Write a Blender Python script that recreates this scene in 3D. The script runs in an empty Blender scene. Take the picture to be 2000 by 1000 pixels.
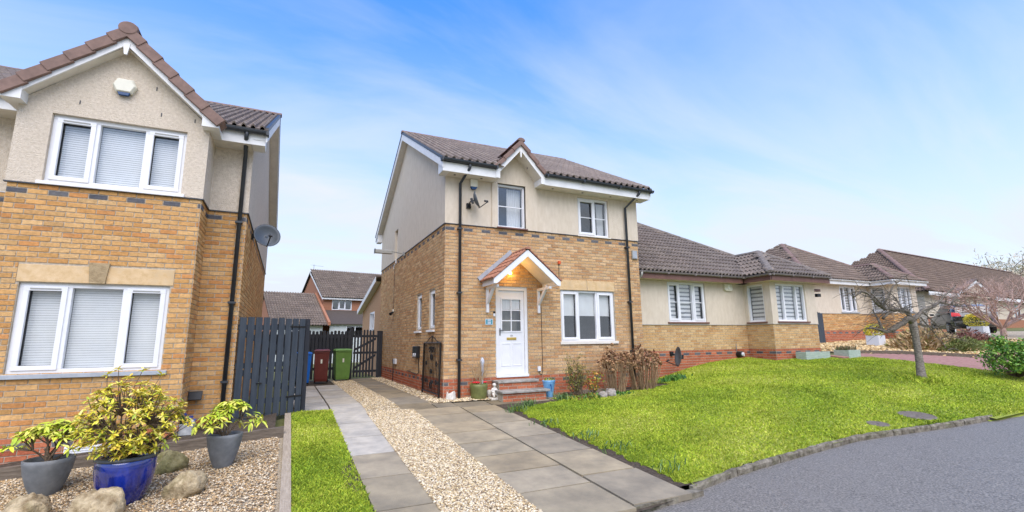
import bpy, math, random, bisect
import numpy as np
from mathutils import Vector, Matrix
random.seed(7)
RNG = np.random.default_rng(11)
SC = bpy.context.scene
COL = SC.collection
R = math.radians

# ---------------------------------------------------------------- camera
CAM = Vector((-3.18885, -10.36982, 0.79755))
def setup_camera():
    yaw, pit, rol = 0.44059, 0.177184, -0.013084
    fw = Vector((math.sin(yaw)*math.cos(pit), math.cos(yaw)*math.cos(pit), math.sin(pit)))
    r = Vector((math.cos(yaw), -math.sin(yaw), 0)); u = r.cross(fw)
    r2 = r*math.cos(rol)+u*math.sin(rol); u2 = -r*math.sin(rol)+u*math.cos(rol)
    cd = bpy.data.cameras.new('camera'); cd.sensor_width = 36; cd.lens = 928.075/2000*36
    cd.clip_start = .05; cd.clip_end = 2000
    co = bpy.data.objects.new('camera', cd); COL.objects.link(co)
    m = Matrix((r2, u2, -fw)).transposed().to_4x4(); m.translation = CAM
    co.matrix_world = m; SC.camera = co
setup_camera()

# ---------------------------------------------------------------- sky, sun, exposure
SUN_EL, SUN_DIR = R(55), Vector((-0.26, -0.965, 0)).normalized()     # towards the sun, seen in plan
def setup_light():
    w = bpy.data.worlds.new('World'); SC.world = w; w.use_nodes = True
    nt = w.node_tree; N = nt.nodes; L = nt.links; N.clear()
    out = N.new('ShaderNodeOutputWorld'); bg = N.new('ShaderNodeBackground'); bg.inputs[1].default_value = .15
    sky = N.new('ShaderNodeTexSky'); sky.sky_type = 'NISHITA'; sky.sun_disc = False
    sky.sun_elevation = SUN_EL; sky.sun_rotation = math.atan2(SUN_DIR.x, SUN_DIR.y)
    sky.air_density = 1.0; sky.dust_density = .6; sky.ozone_density = 2.0; sky.altitude = 50
    tc = N.new('ShaderNodeTexCoord'); sep = N.new('ShaderNodeSeparateXYZ'); L.new(tc.outputs['Generated'], sep.inputs[0])
    # cloud layer: project direction on a plane overhead so wisps foreshorten towards the horizon
    zc = N.new('ShaderNodeMath'); zc.operation = 'MAXIMUM'; zc.inputs[1].default_value = .0; L.new(sep.outputs[2], zc.inputs[0])
    za = N.new('ShaderNodeMath'); za.operation = 'ADD'; za.inputs[1].default_value = .22; L.new(zc.outputs[0], za.inputs[0])
    dv = N.new('ShaderNodeVectorMath'); dv.operation = 'DIVIDE'; L.new(tc.outputs['Generated'], dv.inputs[0])
    cb = N.new('ShaderNodeCombineXYZ')
    for i in range(3): L.new(za.outputs[0], cb.inputs[i])
    L.new(cb.outputs[0], dv.inputs[1])
    mp = N.new('ShaderNodeMapping'); mp.inputs['Rotation'].default_value = (0, 0, R(28)); mp.inputs['Scale'].default_value = (.70, 1.9, 0)
    L.new(dv.outputs[0], mp.inputs[0])
    n1 = N.new('ShaderNodeTexNoise'); n1.inputs['Scale'].default_value = 1.05; n1.inputs['Detail'].default_value = 9; n1.inputs['Roughness'].default_value = .55; n1.inputs['Distortion'].default_value = .5
    L.new(mp.outputs[0], n1.inputs[0])
    r1 = N.new('ShaderNodeMapRange'); r1.inputs[1].default_value = .42; r1.inputs[2].default_value = .76; r1.inputs[3].default_value = 0; r1.inputs[4].default_value = .46
    L.new(n1.outputs[0], r1.inputs[0])
    # thin veil that thickens towards the horizon
    vz = N.new('ShaderNodeMapRange'); vz.interpolation_type = 'SMOOTHSTEP'; vz.inputs[1].default_value = .02; vz.inputs[2].default_value = .70; vz.inputs[3].default_value = .94; vz.inputs[4].default_value = .04
    L.new(sep.outputs[2], vz.inputs[0])
    mx = N.new('ShaderNodeMath'); mx.operation = 'ADD'; mx.use_clamp = True; L.new(r1.outputs[0], mx.inputs[0]); L.new(vz.outputs[0], mx.inputs[1])
    hs = N.new('ShaderNodeHueSaturation'); hs.inputs['Hue'].default_value = .508; hs.inputs['Saturation'].default_value = 1.42; hs.inputs['Value'].default_value = 1.0; L.new(sky.outputs[0], hs.inputs['Color'])
    mix = N.new('ShaderNodeMixRGB'); mix.inputs[2].default_value = (2.10, 2.26, 2.56, 1)
    L.new(mx.outputs[0], mix.inputs[0]); L.new(hs.outputs[0], mix.inputs[1])
    L.new(mix.outputs[0], bg.inputs[0]); L.new(bg.outputs[0], out.inputs[0])
    sd = bpy.data.lights.new('sun', 'SUN'); sd.energy = 1.5; sd.angle = R(68); sd.color = (1, .90, .76)
    so = bpy.data.objects.new('sun', sd); COL.objects.link(so)
    d = Vector((SUN_DIR.x*math.cos(SUN_EL), SUN_DIR.y*math.cos(SUN_EL), math.sin(SUN_EL)))
    so.rotation_euler = d.to_track_quat('Z', 'Y').to_euler(); so.location = (0, -6, 30)
    v = SC.view_settings; v.view_transform = 'Standard'; v.look = 'None'; v.gamma = 1; v.use_curve_mapping = False
    v.exposure = 1.42
setup_light()

# ---------------------------------------------------------------- helpers
def lin(r, g, b):
    f = lambda c: ((c/255+.055)/1.055)**2.4 if c/255 > .04045 else c/255/12.92
    return (f(r), f(g), f(b))
def lerp(a, b, t): return a+(b-a)*t
ORG = {}
def thing(name, label, cat, loc, group=None):
    o = bpy.data.objects.new(name, None); o.empty_display_size = .2; COL.objects.link(o)
    o.location = loc; o['label'] = label; o['category'] = cat
    if group: o['group'] = group
    ORG[o.name] = Vector(loc); return o
def tag(o, label, cat=None, group=None, kind=None):
    o['label'] = label
    if cat: o['category'] = cat
    if group: o['group'] = group
    if kind: o['kind'] = kind
    return o
class MB:
    """collects polygons in world coordinates"""
    def __init__(s): s.v = []; s.f = []; s.c = []; s.col = None; s.sm = []; s.smooth = False
    def add(s, vs, fs):
        b = len(s.v); s.v += [tuple(p) for p in vs]
        for f in fs: s.f.append([b+i for i in f]); s.c.append(s.col); s.sm.append(s.smooth)
        return s
    def quad(s, *p): return s.add(p, [list(range(len(p)))])
    def box(s, a, b):
        x0, y0, z0 = a; x1, y1, z1 = b
        return s.add([(x0,y0,z0),(x1,y0,z0),(x1,y1,z0),(x0,y1,z0),(x0,y0,z1),(x1,y0,z1),(x1,y1,z1),(x0,y1,z1)],
            [[0,3,2,1],[4,5,6,7],[0,1,5,4],[1,2,6,5],[2,3,7,6],[3,0,4,7]])
    def obox(s, o, ax, ay, az):
        """box from corner o and three edge vectors"""
        o, ax, ay, az = map(Vector, (o, ax, ay, az))
        p = [o, o+ax, o+ax+ay, o+ay, o+az, o+ax+az, o+ax+ay+az, o+ay+az]
        return s.add(p, [[0,3,2,1],[4,5,6,7],[0,1,5,4],[1,2,6,5],[2,3,7,6],[3,0,4,7]])
    def prism(s, poly, d):
        """polygon (3D points) extruded by vector d"""
        d = Vector(d); n = len(poly); a = [Vector(p) for p in poly]; b = [p+d for p in a]
        s.add(a+b, [list(range(n))[::-1], list(range(n, 2*n))]+[[i, (i+1) % n, n+(i+1) % n, n+i] for i in range(n)]); return s
    def tube(s, pts, rad, n=6, cap=True):
        pts = [Vector(p) for p in pts]; m = len(pts)
        rad = [rad]*m if not hasattr(rad, '__len__') else rad
        vs = []; prev = None
        for i, p in enumerate(pts):
            t = (pts[min(i+1, m-1)]-pts[max(i-1, 0)])
            t = t.normalized() if t.length > 1e-9 else Vector((0, 0, 1))
            if prev is None:
                a = t.orthogonal().normalized()
            else:
                a = prev-t*prev.dot(t); a = a.normalized() if a.length > 1e-6 else t.orthogonal().normalized()
            prev = a; b = t.cross(a)
            vs += [p+(a*math.cos(2*math.pi*k/n)+b*math.sin(2*math.pi*k/n))*rad[i] for k in range(n)]
        fs = [[i*n+k, i*n+(k+1) % n, (i+1)*n+(k+1) % n, (i+1)*n+k] for i in range(m-1) for k in range(n)]
        if cap: fs += [list(range(n))[::-1], list(range((m-1)*n, m*n))]
        return s.add(vs, fs)
    def lathe(s, prof, c, n=20, sx=1, sy=1, cap=True):
        """profile [(r, z)] about a vertical axis at c"""
        c = Vector(c); m = len(prof)
        vs = [c+Vector((r*sx*math.cos(2*math.pi*k/n), r*sy*math.sin(2*math.pi*k/n), z)) for r, z in prof for k in range(n)]
        fs = [[i*n+k, i*n+(k+1) % n, (i+1)*n+(k+1) % n, (i+1)*n+k] for i in range(m-1) for k in range(n)]
        if cap: fs += [list(range(n))[::-1]] if prof[0][0] > 1e-6 else []
        if cap and prof[-1][0] > 1e-6: fs += [list(range((m-1)*n, m*n))]
        return s.add(vs, fs)
    def mesh(s, name, org=(0, 0, 0)):
        me = bpy.data.meshes.new(name)
        ox, oy, oz = org
        me.from_pydata([(x-ox, y-oy, z-oz) for x, y, z in s.v], [], s.f)
        if any(c is not None for c in s.c):
            at = me.color_attributes.new('Col', 'FLOAT_COLOR', 'CORNER')
            arr = np.ones((len(me.loops), 4), np.float32); k = 0
            for f, c in zip(s.f, s.c):
                if c is not None: arr[k:k+len(f), :3] = c
                k += len(f)
            at.data.foreach_set('color', arr.ravel())
        if any(s.sm): me.polygons.foreach_set('use_smooth', s.sm)
        return me
    def build(s, name, mat, parent=None, bevel=0, kind=None):
        org = ORG[parent.name] if parent is not None else Vector((0, 0, 0))
        me = s.mesh(name, org); me.materials.append(mat)
        o = bpy.data.objects.new(name, me); COL.objects.link(o)
        if parent is not None: o.parent = parent
        ORG[o.name] = Vector(org)
        if kind: o['kind'] = kind
        if bevel:
            m = o.modifiers.new('bevel', 'BEVEL'); m.width = bevel; m.segments = 2; m.limit_method = 'ANGLE'
            m.harden_normals = False
        return o
def base_mesh(name, mb, mat, label, cat, loc, group=None, **k):
    """a thing that is one mesh: its origin moved to its base"""
    me = mb.mesh(name, loc); me.materials.append(mat)
    o = bpy.data.objects.new(name, me); COL.objects.link(o); o.location = loc
    ORG[o.name] = Vector(loc); tag(o, label, cat, group); return o
def inst(name, me, parent, loc, rot=None, scale=None):
    """a child that shares mesh data; loc in world"""
    o = bpy.data.objects.new(name, me); COL.objects.link(o); o.parent = parent
    o.location = Vector(loc)-ORG[parent.name]
    if rot is not None: o.rotation_euler = rot
    if scale is not None: o.scale = scale
    return o
def np_mesh(name, V, F, colors, mat, kind='stuff', parent=None, smooth=False):
    """big joined mesh from arrays: V (n,3), F (m,k) , colors per vertex (n,3)"""
    me = bpy.data.meshes.new(name); k = F.shape[1]
    me.vertices.add(len(V)); me.vertices.foreach_set('co', np.asarray(V, np.float32).ravel())
    me.loops.add(F.size); me.loops.foreach_set('vertex_index', F.astype(np.int32).ravel())
    me.polygons.add(len(F)); me.polygons.foreach_set('loop_start', np.arange(0, F.size, k, dtype=np.int32))
    me.polygons.foreach_set('loop_total', np.full(len(F), k, np.int32))
    if smooth: me.polygons.foreach_set('use_smooth', np.ones(len(F), bool))
    me.update(calc_edges=True)
    if colors is not None:
        at = me.color_attributes.new('Col', 'FLOAT_COLOR', 'POINT')
        c = np.ones((len(V), 4), np.float32); c[:, :3] = colors; at.data.foreach_set('color', c.ravel())
    me.materials.append(mat)
    o = bpy.data.objects.new(name, me); COL.objects.link(o)
    if parent is not None: o.parent = parent; o.location = -ORG[parent.name]
    ORG[o.name] = Vector((0, 0, 0))
    if kind: o['kind'] = kind
    return o

# ---------------------------------------------------------------- materials
MATS = {}
def mat(name, col=(.5, .5, .5), rough=.7, var=.25, scale=6., bump=0., bscale=None, attr=False, metal=0., spec=.4,
        col2=None, stretch=(1, 1, 1), coat=0., detail=6, dirt=None, dscale=1.5, dcol=(.1, .09, .07), emit=None, estr=0, sub=0, lo=.35, hi=.65):
    if name in MATS: return MATS[name]
    m = bpy.data.materials.new(name); MATS[name] = m; m.use_nodes = True
    N = m.node_tree.nodes; L = m.node_tree.links; b = N['Principled BSDF']
    b.inputs['Roughness'].default_value = rough; b.inputs['Metallic'].default_value = metal
    b.inputs['Specular IOR Level'].default_value = spec; b.inputs['Coat Weight'].default_value = coat
    if sub: b.inputs['Subsurface Weight'].default_value = sub
    tc = N.new('ShaderNodeTexCoord'); mp = N.new('ShaderNodeMapping'); mp.inputs['Scale'].default_value = stretch
    geo = N.new('ShaderNodeNewGeometry')
    L.new(geo.outputs['Position'], mp.inputs[0])
    nz = N.new('ShaderNodeTexNoise'); nz.inputs['Scale'].default_value = scale; nz.inputs['Detail'].default_value = detail; nz.inputs['Roughness'].default_value = .62
    L.new(mp.outputs[0], nz.inputs[0])
    if col2 is None:
        a = tuple(c*(1-var) for c in col); d = tuple(min(1, c*(1+var)) for c in col)
    else: a, d = col, col2
    rmp = N.new('ShaderNodeMapRange'); rmp.inputs[1].default_value = lo; rmp.inputs[2].default_value = hi
    L.new(nz.outputs[0], rmp.inputs[0])
    mix = N.new('ShaderNodeMixRGB'); mix.inputs[1].default_value = (*a, 1); mix.inputs[2].default_value = (*d, 1)
    L.new(rmp.outputs[0], mix.inputs[0]); cur = mix.outputs[0]
    if attr:
        at = N.new('ShaderNodeVertexColor'); at.layer_name = 'Col'
        mu = N.new('ShaderNodeMixRGB'); mu.blend_type = 'MULTIPLY'; mu.inputs[0].default_value = 1
        L.new(at.outputs[0], mu.inputs[1]); L.new(cur, mu.inputs[2]); cur = mu.outputs[0]
    if dirt:
        n2 = N.new('ShaderNodeTexNoise'); n2.inputs['Scale'].default_value = dscale; n2.inputs['Detail'].default_value = 8; n2.inputs['Roughness'].default_value = .7
        L.new(mp.outputs[0], n2.inputs[0])
        r2 = N.new('ShaderNodeMapRange'); r2.inputs[1].default_value = .5; r2.inputs[2].default_value = .75; r2.inputs[4].default_value = dirt
        L.new(n2.outputs[0], r2.inputs[0])
        md = N.new('ShaderNodeMixRGB'); md.inputs[2].default_value = (*dcol, 1); L.new(r2.outputs[0], md.inputs[0]); L.new(cur, md.inputs[1]); cur = md.outputs[0]
    L.new(cur, b.inputs['Base Color'])
    if bump:
        n3 = N.new('ShaderNodeTexNoise'); n3.inputs['Scale'].default_value = bscale or scale*3; n3.inputs['Detail'].default_value = 4
        L.new(geo.outputs['Position'], n3.inputs[0])
        bp = N.new('ShaderNodeBump'); bp.inputs['Strength'].default_value = bump; bp.inputs['Distance'].default_value = .02
        L.new(n3.outputs[0], bp.inputs['Height']); L.new(bp.outputs[0], b.inputs['Normal'])
    if emit: b.inputs['Emission Color'].default_value = (*emit, 1); b.inputs['Emission Strength'].default_value = estr
    return m
W1 = (1, 1, 1)
M = dict(
 brick=mat('brick', (.80,.79,.78), .9, col2=(1.12,1.115,1.11), scale=30, bump=.5, bscale=90, attr=True, spec=.2, dirt=.25, dscale=3, dcol=(.30,.22,.13)),
 mortar=mat('mortar', (.47,.405,.31), .95, var=.2, scale=30, bump=.4, bscale=120, spec=.1),
 render=mat('render', (.58,.495,.385), .95, col2=(.72,.63,.51), scale=26, bump=.9, bscale=55, spec=.1, dirt=.3, dscale=2.2, dcol=(.48,.42,.32), detail=8),
 render2=mat('render_smooth', (.61,.525,.405), .95, col2=(.68,.595,.475), scale=9, bump=.35, bscale=120, spec=.1, dirt=.16, dscale=1.7, dcol=(.50,.44,.33), stretch=(1.4,1.4,.45)),
 white=mat('white_upvc', (.76,.77,.78), .35, var=.04, scale=3, spec=.5),
 fascia=mat('white_fascia', (.76,.76,.74), .5, var=.06, scale=4, spec=.4, dirt=.12, dscale=3, dcol=(.5,.47,.4)),
 soffit=mat('soffit_board', (.72,.68,.60), .6, var=.07, scale=5),
 brownfascia=mat('brown_fascia', (.17,.085,.065), .55, var=.15, scale=5),
 tile=mat('roof_tile', (.82,.82,.82), .85, col2=(1.12,1.11,1.10), scale=14, bump=.5, bscale=70, attr=True, spec=.2, dirt=.12, dscale=5, dcol=(.25,.22,.19)),
 cap=mat('verge_cap', (.20,.125,.098), .7, var=.18, scale=7, dirt=.15, dscale=4, dcol=(.28,.22,.19)),
 under=mat('roof_underlay', (.05,.045,.042), .9),
 gutter=mat('black_gutter', (.030,.036,.043), .42, var=.2, scale=5, spec=.5),
 stone=mat('cast_stone', (.58,.40,.20), .9, col2=(.72,.53,.31), scale=10, bump=.3, bscale=90, dirt=.5, dscale=5, dcol=(.22,.17,.1)),
 blind=mat('blind_slat', (.60,.625,.62), .5, var=.05, scale=3),
 curtain=mat('net_curtain', (.62,.64,.64), .9, var=.1, scale=9, stretch=(6,6,.3)),
 inside=mat('dark_interior', (.05,.05,.052), .9, var=.3),
 lead=mat('lead_flashing', (.36,.39,.42), .5, var=.12, scale=9),
 redtile=mat('terracotta_tile', (.30,.125,.075), .8, col2=(.43,.21,.13), scale=14, bump=.3),
 slate=mat('grey_gate_paint', (.034,.044,.056), .65, col2=(.055,.068,.082), scale=14, stretch=(1,1,.12), bump=.25, bscale=60),
 blackwood=mat('black_fence_stain', (.018,.020,.025), .7, col2=(.035,.038,.045), scale=16, stretch=(1,1,.12), bump=.2),
 iron=mat('black_iron', (.012,.011,.010), .5, var=.4, scale=20),
 slab=mat('paving_slab', (.72,.72,.72), .82, col2=(1.15,1.13,1.08), scale=2.3, bump=.35, bscale=110, attr=True, spec=.35, dirt=.5, dscale=2.2, dcol=(.20,.175,.13)),
 soil=mat('soil', (.040,.028,.018), .95, col2=(.10,.075,.05), scale=22, bump=1., bscale=40),
 gravelbase=mat('gravel_bed', (.28,.225,.145), .95, col2=(.52,.44,.32), scale=55, bump=1., bscale=60),
 stones=mat('gravel_stones', (.85,.85,.85), .85, col2=(1.1,1.1,1.1), scale=40, attr=True, spec=.3),
 lawn=mat('lawn_ground', (.19,.24,.024), .95, col2=(.285,.325,.045), scale=7, bump=.8, bscale=60, dirt=.25, dscale=2.4, dcol=(.26,.25,.03)),
 blade=mat('grass_blade', (.8,.8,.8), .7, col2=(1.15,1.15,1.1), scale=1.6, attr=True, spec=.25),
 terrain=mat('terrain', (.09,.11,.03), .95, col2=(.16,.15,.05), scale=.6, bump=.5),
 asphalt=mat('asphalt', (.085,.077,.065), .48, col2=(.31,.285,.245), scale=50, bump=.7, bscale=120, spec=.5, detail=3, dirt=.75, dscale=.55, dcol=(.22,.203,.178)),
 kerb=mat('concrete_edging', (.075,.062,.042), .9, col2=(.27,.24,.185), scale=11, bump=.6, bscale=50, dirt=.5, dscale=7, dcol=(.10,.11,.03)),
 sleeper=mat('weathered_timber', (.09,.07,.052), .9, col2=(.19,.155,.115), scale=8, stretch=(.6,6,8), bump=.4),
 timber=mat('timber_edge', (.30,.24,.17), .9, col2=(.42,.35,.26), scale=8, stretch=(8,.5,8), bump=.4),
 rock=mat('sandstone_rock', (.20,.14,.07), .95, col2=(.52,.42,.26), scale=11, bump=1., bscale=34, dirt=.6, dscale=5, dcol=(.13,.13,.035)),
 potgrey=mat('grey_planter', (.135,.145,.15), .7, col2=(.20,.21,.215), scale=9, bump=.12, bscale=80),
 cobalt=mat('cobalt_glaze', (.004,.010,.10), .07, col2=(.008,.03,.30), scale=6, coat=1., spec=.7, stretch=(1.6,1.6,.55)),
 rim=mat('pot_rim', (.07,.08,.085), .35, var=.25),
 bark=mat('bark', (.10,.068,.042), .9, col2=(.22,.16,.105), scale=24, bump=.6, bscale=60),
 barkgrey=mat('cherry_bark', (.075,.06,.045), .9, col2=(.22,.19,.15), scale=17, bump=.8, bscale=45, stretch=(1,1,2.2), dirt=.4, dscale=8, dcol=(.11,.12,.05)),
 barktrunk=mat('trunk_bark', (.10,.085,.07), .9, col2=(.30,.265,.22), scale=17, bump=.8, bscale=45, stretch=(1,1,2.2), dirt=.35, dscale=8, dcol=(.13,.14,.07)),
 stoneold=mat('weathered_stone', (.30,.22,.12), .9, col2=(.50,.38,.22), scale=12, bump=.5, bscale=60, dirt=.7, dscale=6, dcol=(.14,.11,.07)),
 twigred=mat('red_twig', (.42,.29,.235), .9, var=.3, scale=9),
 twigtan=mat('tan_twig', (.42,.30,.17), .9, var=.35, scale=9),
 leaf=mat('leaf', (.8,.8,.8), .5, col2=(1.2,1.2,1.1), scale=15, attr=True, spec=.4, sub=.0),
 dead=mat('dead_flower', (.8,.8,.8), .9, col2=(1.15,1.15,1.15), scale=25, attr=True),
 dish=mat('dish_grey', (.10,.115,.125), .45, var=.12, scale=5, spec=.5),
 black=mat('black_plastic', (.015,.016,.018), .4, var=.2),
 cream=mat('cream_plastic', (.72,.70,.58), .5, var=.04),
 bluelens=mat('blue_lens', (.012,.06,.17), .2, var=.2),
 lampgrey=mat('lamp_grey', (.33,.33,.30), .5, var=.1),
 orange=mat('orange_plastic', (.68,.10,.02), .4, var=.1),
 bingreen=mat('bin_green', (.13,.25,.05), .5, var=.12, scale=5),
 binbrown=mat('bin_brown', (.13,.026,.018), .45, var=.12, scale=5),
 binblue=mat('bin_blue', (.004,.115,.48), .45, var=.1, scale=5),
 sage=mat('sage_planter', (.30,.38,.31), .8, col2=(.42,.49,.42), scale=9, stretch=(1,1,3)),
 whitestone=mat('white_stone', (.55,.52,.46), .9, col2=(.74,.71,.64), scale=20, bump=.5),
 greenpot=mat('olive_pot', (.14,.15,.045), .5, var=.25, scale=9),
 bluepot=mat('pale_blue_pot', (.10,.28,.52), .35, col2=(.20,.42,.66), scale=9, coat=.4),
 darkblue=mat('dark_blue_mark', (.015,.05,.22), .35),
 brass=mat('brass', (.60,.42,.10), .35, metal=.6, var=.15),
 steel=mat('steel', (.25,.25,.26), .4, metal=.8, var=.1),
 redbrickfar=mat('red_brick_far', (.30,.125,.065), .9, col2=(.42,.20,.115), scale=9, stretch=(1,1,5)),
 tilefar=mat('roof_tile_far', (.125,.095,.075), .9, col2=(.21,.165,.135), scale=7, stretch=(1,6,6), bump=.4),
 extbrick=mat('extension_brick', (.36,.20,.10), .9, col2=(.52,.31,.17), scale=9, stretch=(1,1,5)),
 leanto=mat('lean_to_tile', (.055,.042,.034), .9, col2=(.10,.08,.066), scale=9, stretch=(1,7,7), bump=.4),
 paleknob=mat('pale_grey_rock', (.24,.215,.185), .95, col2=(.44,.40,.35), scale=22, bump=.8),
 tilefar2=mat('roof_tile_brown_far', (.105,.075,.063), .9, col2=(.18,.135,.115), scale=6, stretch=(1,7,7), bump=.4),
 paver=mat('red_paver', (.27,.135,.105), .9, col2=(.38,.21,.17), scale=12, bump=.3),
 carpaint=mat('car_paint_black', (.012,.014,.018), .2, coat=1., spec=.6, var=.2),
 tyre=mat('tyre', (.012,.012,.012), .8), rimmet=mat('alloy', (.45,.46,.47), .35, metal=.8),
 redlens=mat('red_lens', (.62,.012,.012), .2), plate=mat('yellow_plate', (.75,.50,.03), .4), flower=mat('flower', (.85,.85,.85), .6, col2=(1.1,1.1,1.1), attr=True),
 teal=mat('plaque_teal', (.05,.28,.36), .4, var=.2, scale=60), plaquewhite=mat('plaque_pale', (.50,.62,.70), .4, var=.1), ink=mat('plaque_ink', (.03,.06,.14), .5),
 manhole=mat('concrete_cover', (.11,.09,.07), .9, col2=(.19,.16,.13), scale=20, bump=.4),
 bulb=mat('lit_bulb', (1,.7,.2), .4, emit=(1, .55, .12), estr=9),
)
def glass_mat(name, tint=(.80,.80,.80), refl=.16, see=.9):
    m = bpy.data.materials.new(name); m.use_nodes = True; N = m.node_tree.nodes; L = m.node_tree.links; N.clear()
    o = N.new('ShaderNodeOutputMaterial'); t = N.new('ShaderNodeBsdfTransparent'); t.inputs[0].default_value = (*[c*see/.7 if c*see/.7 < 1 else 1 for c in tint], 1)
    gl = N.new('ShaderNodeBsdfGlossy'); gl.inputs['Roughness'].default_value = .02; gl.inputs[0].default_value = (.9,.93,.95,1)
    lw = N.new('ShaderNodeLayerWeight'); lw.inputs[0].default_value = .5; fr = N.new('ShaderNodeMath'); fr.operation = 'POWER'; fr.inputs[1].default_value = 4.0; L.new(lw.outputs['Facing'], fr.inputs[0])
    ad = N.new('ShaderNodeMath'); ad.operation = 'ADD'; ad.use_clamp = True; ad.inputs[1].default_value = refl; L.new(fr.outputs[0], ad.inputs[0])
    mx = N.new('ShaderNodeMixShader'); L.new(ad.outputs[0], mx.inputs[0]); L.new(t.outputs[0], mx.inputs[1]); L.new(gl.outputs[0], mx.inputs[2]); L.new(mx.outputs[0], o.inputs[0])
    return m
M['glass'] = glass_mat('window_glass'); M['glassblind'] = glass_mat('window_glass_clear', refl=.10); M['carglass'] = glass_mat('car_glass', (.12,.14,.15), .12)

# ---------------------------------------------------------------- terrain
GX=[.9,2.5,4,5.6,6.3,7.3,8.8,12.5,16,20,26,40,120]
GY=[-40,-12,-6.2,-4.5,-3,-1.5,.45,3,8,20,60]
GT=[[-.95,-.92,-.88,-.84,-.82,-.80,-.75,-.65,-.5,-.35,-.1,.4,1.4],
[-.90,-.87,-.83,-.79,-.77,-.74,-.69,-.58,-.46,-.3,-.05,.45,1.5],
[-.86,-.82,-.77,-.73,-.71,-.68,-.63,-.52,-.40,-.25,0,.5,1.5],
[-.72,-.66,-.58,-.51,-.49,-.46,-.4,-.29,-.13,.05,.3,.8,2],
[-.63,-.55,-.46,-.36,-.31,-.25,-.17,-.06,.1,.27,.5,.95,2],
[-.52,-.5,-.44,-.34,-.26,-.13,.0,.12,.28,.42,.65,1.05,2],
[-.45,-.46,-.47,-.45,-.38,-.09,.15,.3,.42,.55,.75,1.1,2],
[-.45,-.45,-.45,-.45,-.4,-.05,.2,.35,.48,.6,.75,1.15,2],
[-.45,-.45,-.45,-.45,-.4,0,.25,.4,.55,.7,.9,1.3,2.2],
[-.45,-.45,-.4,-.4,-.3,0,.3,.5,.6,.8,1,1.4,2.5],
[0,0,0,0,.1,.2,.4,.6,.8,1,1.3,1.8,3.5]]
def g(x,y):
    if x<.9:
        b=-.45 if y>0 else (-.45+.065*y if y>-6.3 else -.8595+.01*(y+6.3))
        if y>20: b=-.45+.45*min(1,(y-20)/40)
        if x<-3.14:
            k=min(1,(-3.14-x)/.15)
            bed=-.56+.08*(max(x,-8)+3.14)+.065*(max(min(y,-1.5),-6.3)+2.0)
            w=1 if y<-1 else max(0,1-(y+1)/6)
            b=lerp(b,bed,k*w) if y>-6.3 else b
        return b
    i=min(max(bisect.bisect(GX,x)-1,0),len(GX)-2); j=min(max(bisect.bisect(GY,y)-1,0),len(GY)-2)
    s=min(max((x-GX[i])/(GX[i+1]-GX[i]),0),1); t=min(max((y-GY[j])/(GY[j+1]-GY[j]),0),1)
    return lerp(lerp(GT[j][i],GT[j][i+1],s),lerp(GT[j+1][i],GT[j+1][i+1],s),t)
_graw = g; _GS = .25; _GX0, _GY0 = .5, -13.
def _smooth_grid():
    nx, ny = 150, 110; A = np.array([[_graw(_GX0+i*_GS, _GY0+j*_GS) for j in range(ny)] for i in range(nx)])
    for _ in range(3):
        P = np.pad(A, 2, mode='edge'); A = sum(P[a:a+nx, b:b+ny] for a in range(5) for b in range(5))/25.
    return A.tolist()
_GF = _smooth_grid()
def g(x, y):
    r = _graw(x, y)
    if x < .95 or x > 35 or y < -6.1 or y > 10: return r
    fx, fy = (x-_GX0)/_GS, (y-_GY0)/_GS; i, j = int(fx), int(fy); s, t = fx-i, fy-j
    q = lerp(lerp(_GF[i][j], _GF[i+1][j], s), lerp(_GF[i][j+1], _GF[i+1][j+1], s), t)
    w = min(1, (x-.95)/1.2)*min(1, (y+6.1)/1.0)*min(1, (35-x)/3)
    return lerp(r, q, max(0, w))
def grid_sheet(name, xs, ys, m, dz=0, inside=None, hf=None, kind='structure', label=None):
    hf = hf or g
    V = []; F = []; idx = {}
    for j, y in enumerate(ys):
        for i, x in enumerate(xs): idx[i, j] = len(V); V.append((x, y, hf(x, y)+dz))
    for j in range(len(ys)-1):
        for i in range(len(xs)-1):
            if inside is None or inside((xs[i]+xs[i+1])/2, (ys[j]+ys[j+1])/2): F.append((idx[i, j], idx[i+1, j], idx[i+1, j+1], idx[i, j+1]))
    o = np_mesh(name, np.array(V), np.array(F), None, m, kind=kind, smooth=True)
    if label: o['label'] = label
    return o
def frange(a, b, s): n = max(1, round((b-a)/s)); return [a+(b-a)*i/n for i in range(n+1)]
ROAD = [(-60,-6.9),(-12,-6.45),(-3,-6.4),(0,-6.34),(.85,-6.19),(1.22,-6.02),(2.53,-5.89),(4.73,-5.78),(6.91,-5.99),(9.17,-6.12),(13,-6.45),(18,-7.3),(26,-9.5),(60,-20)]
def road_y(x):
    for (a, b), (c, d) in zip(ROAD, ROAD[1:]):
        if a <= x <= c: return lerp(b, d, (x-a)/(c-a))
    return -6.4
def strip_sheet(name, xs, f0, f1, nsub, m, dz, label=None, hf=None):
    """sheet between two curves y=f0(x) and y=f1(x)"""
    hf = hf or g; V = []; F = []
    for x in xs:
        for k in range(nsub+1):
            y = lerp(f0(x), f1(x), k/nsub); V.append((x, y, hf(x, y)+dz))
    for i in range(len(xs)-1):
        for k in range(nsub):
            a = i*(nsub+1)+k; F.append((a, a+nsub+1, a+nsub+2, a+1))
    o = np_mesh(name, np.array(V), np.array(F), None, m, kind='structure', smooth=True)
    if label: o['label'] = label
    return o
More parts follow.
